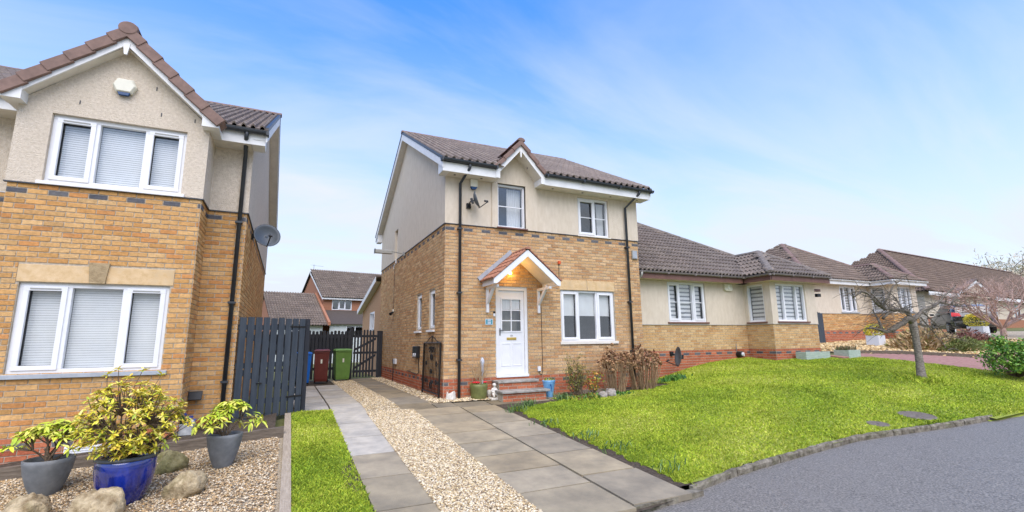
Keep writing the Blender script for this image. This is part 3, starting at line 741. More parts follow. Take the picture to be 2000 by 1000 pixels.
def ridge_caps(par, p0, p1, step=.42, r=.11, m='cap', name='ridge_tile', up=Vector((0, 0, 1))):
    p0, p1 = Vector(p0), Vector(p1); d = p1-p0; n = max(1, round(d.length/step)); t = d.normalized()
    side = t.cross(up).normalized(); upv = side.cross(t).normalized()
    for k in range(n):
        a = p0+d*(k/n); b = p0+d*((k+1)/n)+t*.02; mb = MB(); seg = 6; vs = []
        for q, rr in ((a, r*1.06), (b, r)):
            for i in range(seg+1):
                an = math.pi*(i/seg); vs.append(q+side*math.cos(an)*rr+upv*(math.sin(an)*rr*.75-.02))
        mb.add(vs, [[i, i+1, seg+2+i, seg+1+i] for i in range(seg)]+[list(range(seg+1))]); mb.build(name, M[m], par)
def verge_caps(par, p0, p1, n, h=.20, w=.16, m='cap', out=Vector((0, -1, 0))):
    """stepped dry verge caps from eave p0 to apex p1, facing out"""
    p0, p1 = Vector(p0), Vector(p1); d = (p1-p0)/n; t = d.normalized(); nr = t.cross(out); nr = nr if nr.z > 0 else -nr; nr.normalize()
    for k in range(n):
        a = p0+d*k-t*.02; l = d+t*.03
        lift0, lift1 = .024, 0
        o = a+out*.0
        mb = MB()
        q = [a+out*.03+nr*(lift0-h), a+l+out*.015+nr*(lift1-h), a+l+out*.015+nr*lift1, a+out*.03+nr*lift0]
        b = [p-out*w for p in q]
        mb.add(q+b, [[0,1,2,3],[4,7,6,5],[3,2,6,7],[0,4,5,1],[0,3,7,4],[1,5,6,2]]); mb.build('verge_cap', M[m], par, bevel=.008)
def downpipe(par, pts, r=.034, clips=(), m='gutter'):
    mb = MB(); mb.smooth = True; mb.tube(pts, r, 8); o = mb.build('downpipe', M[m], par)
    for c in clips:
        k = MB(); k.box((c[0]-.055, c[1]-.04, c[2]-.018), (c[0]+.055, c[1]+.07, c[2]+.018)); k.build('pipe_clip', M[m], o)
    return o
def gutter(par, p0, p1, r=.058, m='gutter'):
    p0, p1 = Vector(p0), Vector(p1); d = p1-p0; t = d.normalized(); side = t.cross(Vector((0, 0, 1))).normalized(); mb = MB(); n = 8
    for rr in (r, r*.86):
        vs = []
        for q in (p0, p1):
            for i in range(n+1):
                an = math.pi*(1+i/n); vs.append(q+side*math.cos(an)*rr+Vector((0, 0, math.sin(an)*rr)))
        mb.add(vs, [[i, i+1, n+2+i, n+1+i] for i in range(n)])
        if rr == r: mb.add([v for v in vs[:n+1]], [list(range(n+1))]); mb.add([v for v in vs[n+1:]], [list(range(n+1))])
    # lips
    for s_ in (-1, 1): mb.obox(p0+side*s_*r-side*.005, d, side*.01, Vector((0, 0, .008)))
    o = mb.build('gutter', M[m], par)
    k = MB(); nb = max(1, int(d.length/.9))
    for i in range(nb+1):
        q = p0+d*(min(max(i/nb, .02), .98)); k.obox(q-t*.02-side*(r+.006)-Vector((0, 0, r+.006)), t*.04, side*2*(r+.006), Vector((0, 0, r+.012)))
    k.build('gutter_bracket', M[m], o)
    return o

# ---------------------------------------------------------------- the middle house
X3, Y3, Z3 = Vector((1, 0, 0)), Vector((0, 1, 0)), Vector((0, 0, 1))
def middle_house():
    H = thing('two_storey_house', 'middle two storey house of buff brick and cream render with gabled door canopy', 'house', (2.8, 4.1, -.45))
    W, D, BL, SO = 5.616, 8.2, 3.517, 4.65
    F = Fr((0, 0, 0), X3, -Y3); S = Fr((0, 0, 0), Y3, -X3); RT = Fr((W, 0, 0), Y3, X3); BK = Fr((0, D, 0), X3, Y3)
    door = (1.259, 2.10, -.02, 2.10); w1 = (3.04, 4.707, .769, 2.068); u1 = (1.31, 2.08, 3.545, 4.66); v1 = (3.65, 4.647, 3.535, 4.584)
    lint = (3.02, 4.73, 2.068, 2.33)
    s1, s2, s3 = (2.0, 2.52, 1.09, 2.068), (.75, 1.27, 1.09, 2.068), (5.25, 5.72, 3.53, 4.55)
    mb = MB(); wall(mb, F, 0, W, -.8, BL, [door, w1]); wall(mb, S, 0, D, -.8, BL, [s1, s2]); wall(mb, RT, 0, D, -.8, BL); wall(mb, BK, 0, W, -.8, BL)
    bw = mb.build('brick_wall', M['mortar'], H)
    zr = BL-.075*56; B = []
    sp = lambda k, i: 'blue' if (k == 54 and i % 2 == 0) or (k == 7 and i % 2 == 0) else None
    pal = lambda k: 'red' if k <= 8 else 'buff'
    lay(B, F, 0, W, -.6, BL, [door, w1, lint], pal, zr, sp); lay(B, S, 0, D, -.6, BL, [s1, s2], pal, zr, sp)
    place_bricks(bw, B)
    mb = MB(); d = .018
    wall(mb, F, -d, W+d, BL, SO+.02, [u1, v1], d, .12); wall(mb, S, -d, D+d, BL, SO, [s3], d, .14); wall(mb, RT, -d, D+d, BL, SO, [], d); wall(mb, BK, 0, W, BL, SO, [], d)
    for fr in (S, RT):
        mb.quad(fr.p(-d, SO, d), fr.p(D+d, SO, d), fr.p(D+.1, 4.98, d), fr.p(4.1, 7.24, d), fr.p(-.1, 4.98, d))
    # gable wall above the first floor window
    wall(mb, F, 1.16, 2.40, BL+.003, SO+.02, [u1], .05, .15)
    mb.quad(F.p(1.06, SO+.02, .05), F.p(2.50, SO+.02, .05), F.p(1.78, 5.50, .05))
    for u in (1.16, 2.40): mb.quad(F.p(u, BL, d), F.p(u, BL, .05), F.p(u, SO, .05), F.p(u, SO, d))
    mb.build('render_wall', M['render2'], H)
    mb = MB()
    for fr, L in ((F, W), (S, D), (RT, D)): fr.box(mb, -.03, L+.03, BL-.012, BL+.006, -.01, .032)
    mb.build('render_bead', M['gutter'], H)
    # windows
    window(H, F, *w1, cols=(1, 1.05, 1), opener=(0, 2), blind='roller', sill=('soffit', .07, .05, .05), glass='glass')
    window(H, F, *u1, cols=(1,), opener=(), bars=(.5,), sill=('brownfascia', .035, .10, .03), curtain=(0,), inset=.06)
    window(H, F, *v1, cols=(1.25, 1), opener=(0,), bars=(.5,), sill=('soffit', .03, .05, .03), curtain=(1,), inset=.06)
    for s in (s1, s2): window(H, S, *s, cols=(1,), opener=(0,), sill=('white', .05, .07, .03), inset=.07)
    window(H, S, *s3, cols=(1,), inset=.1)
    # lintel of two stones with a split
    for a, b in ((3.02, 3.845), (3.862, 4.73)):
        mb = MB(); k = .03 if a > 3.5 else -.03
        mb.prism([F.p(a, 2.068, .012), F.p(b, 2.068, .012), F.p(b+(0 if a > 3.5 else .0), 2.33, .012), F.p(a, 2.33, .012)], Y3*.13); mb.build('lintel_stone', M['stone'], H, bevel=.004)
    # front door
    mb = MB(); a, b, c, e = door; fw = .075; c = 0
    F.box(mb, a, a+fw, c, e, -.12, -.02); F.box(mb, b-fw, b, c, e, -.12, -.02); F.box(mb, a+fw, b-fw, e-.1, e, -.12, -.02); F.box(mb, a, b, c-.03, c+.025, -.12, .03)
    dr = mb.build('door', M['white'], H, bevel=.005)
    A, Bq = a+fw+.004, b-fw-.004
    mb = MB(); wall(mb, F, A, Bq, .03, e-.104, [(1.42, 1.94, 1.02, 1.80)], -.05, .03); mb.build('door_leaf', M['white'], dr)
    mb = MB()
    for bb in ((1.40, 1.96, 1.00, 1.035), (1.40, 1.96, 1.785, 1.82), (1.40, 1.435, 1.035, 1.785), (1.925, 1.96, 1.035, 1.785)): F.box(mb, *bb, -.055, -.036)
    mb.build('glazing_frame', M['white'], dr)
    for q in (1.28, 1.53):
        mb = MB(); F.box(mb, 1.435, 1.925, q-.012, q+.012, -.07, -.045); mb.build('glazing_bar', M['white'], dr)
    mb = MB(); F.box(mb, 1.668, 1.692, 1.035, 1.785, -.071, -.0455); mb.build('glazing_bar', M['white'], dr)
    for ua, ub in ((1.435, 1.668), (1.692, 1.925)):
        for za, zb in ((1.035, 1.268), (1.292, 1.518), (1.542, 1.785)):
            mb = MB(); mb.quad(F.p(ua, za, -.06), F.p(ub, za, -.06), F.p(ub, zb, -.06), F.p(ua, zb, -.06)); mb.build('pane', M['glass'], dr)
    mb = MB(); F.box(mb, 1.42, 1.94, 1.02, 1.80, -.30, -.29); mb.build('hall', mat('hall_dim', (.17,.165,.14), .9), dr)
    mb = MB(); F.box(mb, 1.43, 1.93, 1.55, 1.80, -.10, -.095); mb.build('net_curtain', M['curtain'], dr)
    for ua, ub in ((1.41, 1.66), (1.70, 1.95)):
        mb = MB()
        for bb in ((ua, ub, .22, .245), (ua, ub, .73, .755), (ua, ua+.025, .245, .73), (ub-.025, ub, .245, .73)): F.box(mb, *bb, -.052, -.041)
        mb.build('panel_moulding', M['white'], dr, bevel=.004)
    mb = MB(); F.box(mb, 1.555, 1.805, .825, .885, -.05, -.035); lb = mb.build('letter_plate', M['brass'], dr, bevel=.004)
    mb = MB(); F.box(mb, 1.58, 1.78, .84, .87, -.035, -.030); mb.build('letter_flap', M['brass'], lb)
    mb = MB(); F.box(mb, 1.365, 1.395, .93, 1.10, -.05, -.035); F.box(mb, 1.37, 1.47, 1.045, 1.065, -.035, .0); mb.build('door_handle', M['steel'], dr, bevel=.004)
    for k, ch in enumerate('121'):
        mb = MB(); u = 1.645+k*.028; z = .905
        if ch == '1': F.box(mb, u+.006, u+.012, z, z+.04, -.05, -.044)
        else:
            for bb in ((0, .02, .034, .04), (.014, .02, .02, .034), (0, .02, .017, .023), (0, .006, .006, .017), (0, .02, 0, .006)): F.box(mb, u+bb[0], u+bb[1], z+bb[2], z+bb[3], -.05, -.044)
        mb.build('door_number', M['steel'], dr)
    # roof
    sl = Vector((0, 4.57, 2.52)).normalized(); L = math.hypot(4.57, 2.52)
    mb = MB()
    rz = lambda y: 4.925+(y+.47)*2.52/4.57
    for x0_, x1_, y0_ in ((-.2, 1.12, -.47), (1.12, 2.44, .0), (2.44, W+.2, -.47)): mb.quad((x0_, y0_, rz(y0_)), (x1_, y0_, rz(y0_)), (x1_, 4.1, 7.445), (x0_, 4.1, 7.445))
    mb.quad((-.2, D+.47, 4.925), (W+.2, D+.47, 4.925), (W+.2, 4.1, 7.445), (-.2, 4.1, 7.445))
    rf = mb.build('roof', M['under'], H)
    gx, gh = 1.78, .70
    tiles(rf, (-.22, -.47, 4.925), X3, sl, W+.44, L, tw=.37, gauge=.34, inside=lambda a, s: abs(a-.22-gx) > gh*(1-s/1.55)-.1)
    tiles(rf, (W+.22, D+.47, 4.925), -X3, Vector((0, -4.57, 2.52)), W+.44, L, n_ind=0, prof=TPF)
    ridge_caps(rf, (-.24, 4.1, 7.46), (W+.24, 4.1, 7.46), r=.10)
    # verges: barge boards, soffits
    for x0, x1, sf in ((-.215, -.19, (-.19, -.018)), (W+.19, W+.215, (W+.018, W+.19))):
        mb = MB()
        for y0, sg in ((-.42, 1), (D+.42, -1)):
            mb.prism([(x0, y0, 4.72), (x0, y0, 4.90), (x0, 4.1, 7.40), (x0, 4.1, 7.19)], (x1-x0, 0, 0))
        mb.build('barge_board', M['fascia'], rf)
        mb = MB()
        for y0 in (-.40, D+.40): mb.quad((sf[0], y0, 4.75), (sf[1], y0, 4.75), (sf[1], 4.1, 7.20), (sf[0], 4.1, 7.20))
        mb.build('verge_soffit', M['soffit'], rf)
        mb = MB()
        for y0 in (-.47, D+.47): mb.prism([(x0-.012, y0, 4.90), (x0-.012, y0, 4.955), (x0-.012, 4.1, 7.475), (x0-.012, 4.1, 7.40)], (x1-x0+.03, 0, 0))
        mb.build('verge_strip', M['gutter'], rf)
    mb = MB()
    mb.prism([(-.19, -.37, SO), (-.19, -.37, 4.87), (-.19, .0, 4.95), (-.19, .0, SO)], (.172, 0, 0)); mb.prism([(W+.018, -.37, SO), (W+.018, -.37, 4.87), (W+.018, .0, 4.95), (W+.018, .0, SO)], (.172, 0, 0))
    mb.prism([(-.19, D+.37, SO), (-.19, D+.37, 4.87), (-.19, D, 4.95), (-.19, D, SO)], (.172, 0, 0))
    mb.build('box_end', M['fascia'], rf)
    for a, b in ((-.2, 1.12), (2.44, W+.2)):
        mb = MB(); mb.box((a, -.40, SO-.004), (b, -.375, 4.86)); mb.build('fascia_board', M['fascia'], rf)
        mb = MB(); mb.box((a+.01, -.375, SO+.002), (b-.01, -.02, SO+.014)); so = mb.build('soffit', M['soffit'], rf)
        for q in frange(a+.35, b-.3, .8):
            k = MB(); k.lathe([(.028, -.004), (.028, 0)], (q, -.2, SO+.0), 10); k.build('soffit_vent', M['black'], so)
    gutter(rf, (-.26, -.46, 4.92), (1.14, -.46, 4.91)); gutter(rf, (2.42, -.46, 4.90), (W+.27, -.46, 4.88))
    # small gable over the landing window
    for sg in (-1, 1):
        e = gx+sg*.66; mb = MB()
        mb.prism([(gx, -.42, 5.60), (gx, -.42, 5.44), (e, -.42, 4.70), (e, -.42, 4.87)], (0, .025, 0)); mb.build('barge_board', M['fascia'], rf)
        mb = MB(); mb.quad((gx, -.395, 5.44), (gx, -.05, 5.44), (e, -.05, 4.70), (e, -.395, 4.70)); mb.build('verge_soffit', M['soffit'], rf)
        mb = MB(); mb.quad((gx, -.45, 5.66), (gx, .9, 5.66), (e+sg*.02, -.2, 4.93), (e+sg*.02, -.45, 4.93)); mb.quad((gx, .9, 5.66), (e+sg*.02, -.2, 4.93), (e+sg*.02, .15, 5.2)); mb.build('gable_roof', M['cap'], rf)
        mb = MB(); mb.prism([(e-sg*.10, -.419, 4.652), (e+sg*.01, -.419, 4.652), (e+sg*.01, -.419, 4.86), (e-sg*.10, -.419, 4.80)], (0, .40, 0)); mb.build('box_end', M['fascia'], rf)
        verge_caps(rf, (e+sg*.05, -.45, 4.93), (gx, -.45, 5.705), 3, h=.10, w=.28)
    ridge_caps(rf, (gx, -.47, 5.70), (gx, .85, 5.70), r=.10)
    mb = MB(); mb.prism([(gx-.025, -.44, 5.44), (gx+.025, -.44, 5.44), (gx+.012, -.44, 5.26), (gx-.012, -.44, 5.26)], (0, .03, 0)); mb.build('finial', M['fascia'], rf)
    # downpipes
    downpipe(H, [(.44, -.46, 4.88), (.44, -.45, 4.78), (.33, -.085, 4.50), (.33, -.085, -.45)], clips=[(.33, -.085, z) for z in (3.4, 1.9, .4)])
    downpipe(H, [(5.40, -.46, 4.86), (5.40, -.45, 4.76), (5.18, -.085, 4.42), (5.18, -.085, -.5)], clips=[(5.18, -.085, z) for z in (3.3, 1.8, .5)])
    # steps of red brick with stone treads
    st = MB(); st.box((1.17, -.36, -.6), (2.13, .0, -.125)); st.box((1.10, -.72, -.6), (2.16, -.36, -.315)); sp_ = st.build('entrance_steps', M['mortar'], H)
    for (xa, xb, y, z0, z1) in ((1.17, 2.13, -.36, -.27, -.125), (1.10, 2.16, -.72, -.50, -.315), (1.22, 2.12, -.0, -.085, -.03)):
        BB = []; fr = Fr((xa, y, 0), X3, -Y3); lay(BB, fr, 0, xb-xa, z0, z1, [], 'red', z0, bh=.072)
        for (f_, a, b, c, e, pk, pr) in BB:
            k = MB(); k.col = random.choice(PAL['red']); brick5(k, f_, a, b, c, e, .008); k.build('brick', M['brick'], sp_)
    for (xa, xb, ya, yb, z, sn) in ((1.14, 2.16, -.40, -.005, -.125, 0), (1.06, 2.24, -.78, -.36, -.315, 1)):
        k = MB(); k.box((xa, ya, z), (xb, yb, z+.05)); k.build('tread', mat('stone_tread', (.22,.20,.17), .9, col2=(.42,.40,.36), scale=7, dirt=.8, dscale=2.2, dcol=(.06,.07,.06)), sp_, bevel=.01)
    # canopy
    cx, hw, yf = 1.73, .80, -.80
    cp = thing_part = MB()
    for sg in (-1, 1):
        mb_ = cp; mb_.prism([(cx, -.02, 2.86), (cx+sg*hw, -.02, 2.19), (cx+sg*hw, yf+.03, 2.19), (cx, yf+.03, 2.86)], (0, 0, -.03))
    can = cp.build('door_canopy', M['soffit'], H)
    for sg in (-1, 1):
        e = cx+sg*(hw-.005); k = MB()
        k.prism([(cx, yf, 2.87), (cx, yf, 2.71), (e-sg*.02, yf, 2.06), (e+sg*.06, yf, 2.06), (e+sg*.06, yf, 2.17)], (0, .03, 0)); k.build('barge_board', M['white'], can, bevel=.004)
        k = MB(); k.obox((e+sg*.02 if sg < 0 else e-.01, yf+.03, 2.06), (.03, 0, 0), (0, -yf-.05, 0), (0, 0, .13)); k.build('fascia_board', M['white'], can)
        # terracotta tiles in courses
        sv = Vector((-sg*hw, 0, .67)).normalized(); Lr = math.hypot(hw+.06, .72)
        for r_ in range(5):
            for c_ in range(5):
                p = Vector((cx+sg*(hw+.07), yf-.02, 2.165))+sv*(r_*.21)+Vector((0, c_*.158, 0)); nn = Vector((sg*.64, 0, .77))
                k = MB(); q = [p, p+Vector((0, .154, 0)), p+Vector((0, .154, 0))+sv*.225, p+sv*.225]
                t = [q[0]+nn*.035, q[0]+Vector((0, .05, 0))+nn*.052, q[1]+nn*.035, q[2]+nn*.018, q[3]+Vector((0, .05, 0))+nn*.035, q[3]+nn*.018]
                k.add(q+t, [[4,5,8,9],[5,6,7,8],[0,1,6,5,4],[0,4,9,3],[1,2,7,6]]); k.build('canopy_tile', M['redtile'], can)
        k = MB(); k.obox(Vector((cx+sg*(hw+.09), -.045, 2.20)), sv*1.11, Vector((0, .04, 0)), Vector((sg*.64, 0, .77))*.09); k.build('flashing', M['lead'], can)
        # gallows bracket
        x = 1.03 if sg < 0 else 2.385
        k = MB(); k.box((x-.032, -.075, 1.46), (x+.032, -.012, 2.06)); k.obox((x-.028, -.02, 1.60), (.056, 0, 0), (0, -.5, .46), (0, .055, .055)); k.box((x-.032, -.66, 2.00), (x+.032, -.075, 2.062)); k.build('bracket', M['white'], can, bevel=.006)
    ridge_caps(can, (cx, yf-.03, 2.90), (cx, -.05, 2.90), step=.26, r=.075, m='redtile')
    return H
MID = middle_house()

# ---------------------------------------------------------------- the left house
def left_house():
    H = thing('left_house', 'large nearby house on the left edge with gabled bay and venetian blinds', 'house', (-5.7, 3, -.7))
    BL, SO = 3.082, 4.28; yb, yr, xb0, xb1, xc, D = -1.673, -1.0, -6.84, -4.547, -3.954, 8.2
    B0 = Fr((0, yb, 0), X3, -Y3); BR = Fr((xb1, yb, 0), Y3, X3); BLf = Fr((xb0, yb, 0), Y3, -X3); RE = Fr((0, yr, 0), X3, -Y3); SD = Fr((xc, yr, 0), Y3, X3)
    lw = (-6.541, -4.83, .442, 1.68); uw = (-6.479, -4.826, 3.128, 4.168); lin_ = (-6.57, -4.79, 1.68, 1.93)
    mb = MB(); dz = yr-yb
    wall(mb, B0, xb0, xb1, -1.1, BL, [lw]); wall(mb, BR, 0, dz, -1.1, BL); wall(mb, BLf, 0, dz, -1.1, BL); wall(mb, RE, xb1, xc, -1.1, BL); wall(mb, RE, -10, xb0, -1.1, BL); wall(mb, SD, 0, D, -1.1, BL)
    bw = mb.build('brick_wall', M['mortar'], H)
    zr = BL-.075*56; B = []
    sp = lambda k, i: 'blue' if (k in (54, 8) and i % 2 == 0) else None
    pal = lambda k: 'red' if k <= 9 else 'gold'
    lay(B, B0, xb0, xb1, -.95, BL, [lw, lin_], pal, zr, sp); lay(B, BR, 0, dz, -.95, BL, [], pal, zr, sp); lay(B, RE, xb1, xc, -.95, BL, [], pal, zr, sp); lay(B, RE, -8.2, xb0, -.9, BL, [], pal, zr, sp); lay(B, SD, 0, D, -.95, BL, [], pal, zr, sp)
    place_bricks(bw, B)
    mb = MB(); d = .02
    wall(mb, B0, xb0-d, xb1+d, BL, SO+.02, [uw], d, .12); mb.quad(B0.p(xb0-d, SO+.02, d), B0.p(xb1+d, SO+.02, d), B0.p(-5.69, 5.36, d))
    wall(mb, BR, -d, dz, BL, SO, [], d); wall(mb, BLf, -d, dz, BL, SO, [], d); wall(mb, RE, xb1, xc+d, BL, SO, [], d); wall(mb, RE, -10, xb0, BL, SO, [], d); wall(mb, SD, -d, D+d, BL, SO, [], d)
    mb.quad(SD.p(-d, SO, d), SD.p(D+d, SO, d), SD.p(D+.1, 4.55, d), SD.p(4.1, 6.62, d), SD.p(-.1, 4.55, d))
    mb.build('render_wall', M['render'], H)
    mb = MB()
    B0.box(mb, xb0-.03, xb1+.03, BL-.012, BL+.006, -.01, .034); BR.box(mb, 0, dz, BL-.012, BL+.006, -.01, .034); RE.box(mb, xb1+.034, xc+.034, BL-.012, BL+.006, -.01, .034); SD.box(mb, 0, D, BL-.012, BL+.006, -.01, .034)
    mb.build('render_bead', M['gutter'], H)
    window(H, B0, *lw, cols=(1, 1.18, 1), opener=(0, 2), blind='venetian', vent=(0, 2), sill=('lead', .06, .06, .08), fw=.06, glass='glassblind')
    window(H, B0, *uw, cols=(1, 1.18, 1), opener=(0, 2), blind='venetian', vent=(0, 2), sill=('white', .05, .06, .05), fw=.06, glass='glassblind')
    for a, b in ((-6.57, -5.79), (-5.60, -4.79)):
        mb = MB(); B0.box(mb, a, b, 1.69, 1.93, -.12, .012); mb.build('lintel_stone', M['stone'], H, bevel=.004)
    mb = MB(); mb.prism([B0.p(-5.785, 1.685, .04), B0.p(-5.605, 1.685, .04), B0.p(-5.575, 1.985, .04), B0.p(-5.815, 1.985, .04)], Y3*.1); mb.build('keystone', M['stoneold'], H, bevel=.006)
    # main roof
    zE, zR, yE, yR = 4.50, 6.86, yr-.47, yr+4.1
    mb = MB(); mb.quad((-10, yE, zE), (-3.72, yE, zE), (-3.72, yR, zR), (-10, yR, zR)); mb.quad((-10, yR*2-yE, zE), (-3.72, yR*2-yE, zE), (-3.72, yR, zR), (-10, yR, zR))
    rf = mb.build('roof', M['under'], H)
    sl = Vector((0, yR-yE, zR-zE))
    tiles(rf, (-9.4, yE, zE), X3, sl, 5.7, sl.length, tw=.28, gauge=.34, n_ind=300)
    ridge_caps(rf, (-9.4, yR, zR+.02), (-3.69, yR, zR+.02), r=.10)
    mb = MB()
    for s_ in (1, -1):
        y0 = yE+.03 if s_ > 0 else 2*yR-yE-.03
        mb.prism([(-3.73, y0, zE-.21), (-3.73, y0, zE-.03), (-3.73, yR, zR-.04), (-3.73, yR, zR-.25)], (.025, 0, 0))
    mb.build('barge_board', M['fascia'], rf)
    mb = MB()
    for s_ in (1, -1):
        y0 = yE if s_ > 0 else 2*yR-yE
        mb.prism([(-3.745, y0, zE-.03), (-3.745, y0, zE+.05), (-3.745, yR, zR+.05), (-3.745, yR, zR-.04)], (.05, 0, 0))
    mb.build('verge_strip', M['gutter'], rf)
    mb = MB()
    for s_ in (1, -1):
        y0 = yE+.06 if s_ > 0 else 2*yR-yE-.06
        mb.quad((-3.93, y0, zE-.18), (-3.73, y0, zE-.18), (-3.73, yR, zR-.24), (-3.93, yR, zR-.24))
    mb.build('verge_soffit', M['soffit'], rf)
    for a, b in ((-4.40, -3.73), (-10, -6.98)):
        mb = MB(); mb.box((a, yr-.40, 4.23), (b, yr-.375, 4.44)); mb.build('fascia_board', M['fascia'], rf)
        mb = MB(); mb.box((a-.15 if a > -5 else a, yr-.375, 4.235), (-3.95 if a > -5 else b, yr-.02, 4.25)); mb.build('soffit', M['soffit'], rf)
        gutter(rf, (a-.02, yr-.46, 4.47), (b+.04, yr-.46, 4.46))
    mb = MB(); mb.box((-3.945, yr-.37, 4.239), (-3.737, yr-.03, 4.43)); mb.build('box_end', M['fascia'], rf)
    # bay gable
    ax, az, yv = -5.69, 5.60, yb-.24
    for sg in (-1, 1):
        e = ax+sg*1.30; mb = MB()
        mb.quad((ax, yv, az), (ax, 1.2, az), (e, yr+.4, 4.36), (e, yv, 4.36)); mb.build('gable_roof', M['cap'], rf)
        mb = MB(); mb.prism([(ax, yv+.03, az-.08), (ax, yv+.03, az-.24), (e-sg*.12, yv+.03, 4.28), (e, yv+.03, 4.28), (e, yv+.03, 4.345)], (0, .03, 0)); mb.build('barge_board', M['fascia'], rf)
        mb = MB(); mb.quad((ax, yv+.06, az-.25), (ax, yb, az-.25), (e-sg*.10, yb, 4.285), (e-sg*.10, yv+.06, 4.285)); mb.build('verge_soffit', M['soffit'], rf)
        mb = MB(); i0 = xb1+.02 if sg > 0 else xb0-.02
        mb.prism([(i0-sg*.10, yv+.025, 4.245), (e+sg*.01, yv+.025, 4.245), (e+sg*.01, yv+.025, 4.36), (e-sg*.06, yv+.025, 4.43), (i0-sg*.10, yv+.025, 4.43+.16)], (0, .8 if sg > 0 else .75, 0)) if False else mb.prism([(i0-sg*.09, yv+.022, 4.235), (e+sg*.01, yv+.022, 4.235), (e+sg*.01, yv+.022, 4.33), (i0-sg*.09, yv+.022, 4.52)], (0, .235, 0)); mb.build('box_end', M['fascia'], rf)
        mb = MB(); mb.box((min(i0, e), yb, 4.237), (max(i0, e), yr-.38, 4.33)); mb.build('side_soffit', M['fascia'], rf)
        verge_caps(rf, (e+sg*.06, yv, 4.36), (ax, yv, az+.075), 6, h=.155, w=.3)
    ridge_caps(rf, (ax, yv+.02, az+.06), (ax, 1.2, az+.06), r=.12)
    mb = MB(); n = 18; c = Vector((ax, yv-.03, az+.02)); mb.prism([c+Vector((math.cos(2*math.pi*i/n)*.125, 0, math.sin(2*math.pi*i/n)*.105)) for i in range(n)], (0, .1, 0)); mb.build('ridge_end_cap', M['cap'], rf, bevel=.012)
    mb = MB(); mb.prism([(ax-.045, yv+.02, az-.22), (ax+.045, yv+.02, az-.22), (ax+.02, yv+.02, az-.40), (ax-.02, yv+.02, az-.40)], (0, .03, 0)); mb.build('finial', M['fascia'], rf)
    # down pipe on the recessed wall
    downpipe(H, [(-4.02, yr-.46, 4.44), (-4.03, yr-.44, 4.34), (-4.05, yr-.07, 4.12), (-4.06, yr-.07, -.75)], r=.036, clips=[(-4.06, yr-.07, z) for z in (2.9, 1.5, .2)])
    # flue grille and small air brick
    mb = MB(); B0.box(mb, -5.80, -5.28, -.70, -.53, -.02, .03); vg = mb.build('vent_panel', M['white'], H, bevel=.006)
    for k in range(5):
        mb = MB(); B0.box(mb, -5.77, -5.31, -.68+k*.03, -.668+k*.03, .03, .04); mb.build('louvre', M['white'], vg)
    for (x, z) in ((-6.2, 4.36), (-5.2, 4.36), (-4.75, 4.34), (-5.30, 4.78)):
        mb = MB(); B0.box(mb, x, x+.012, z, z+.06, .02, .028); mb.build('weep_vent', M['gutter'], H)
    return H
LEFT = left_house()

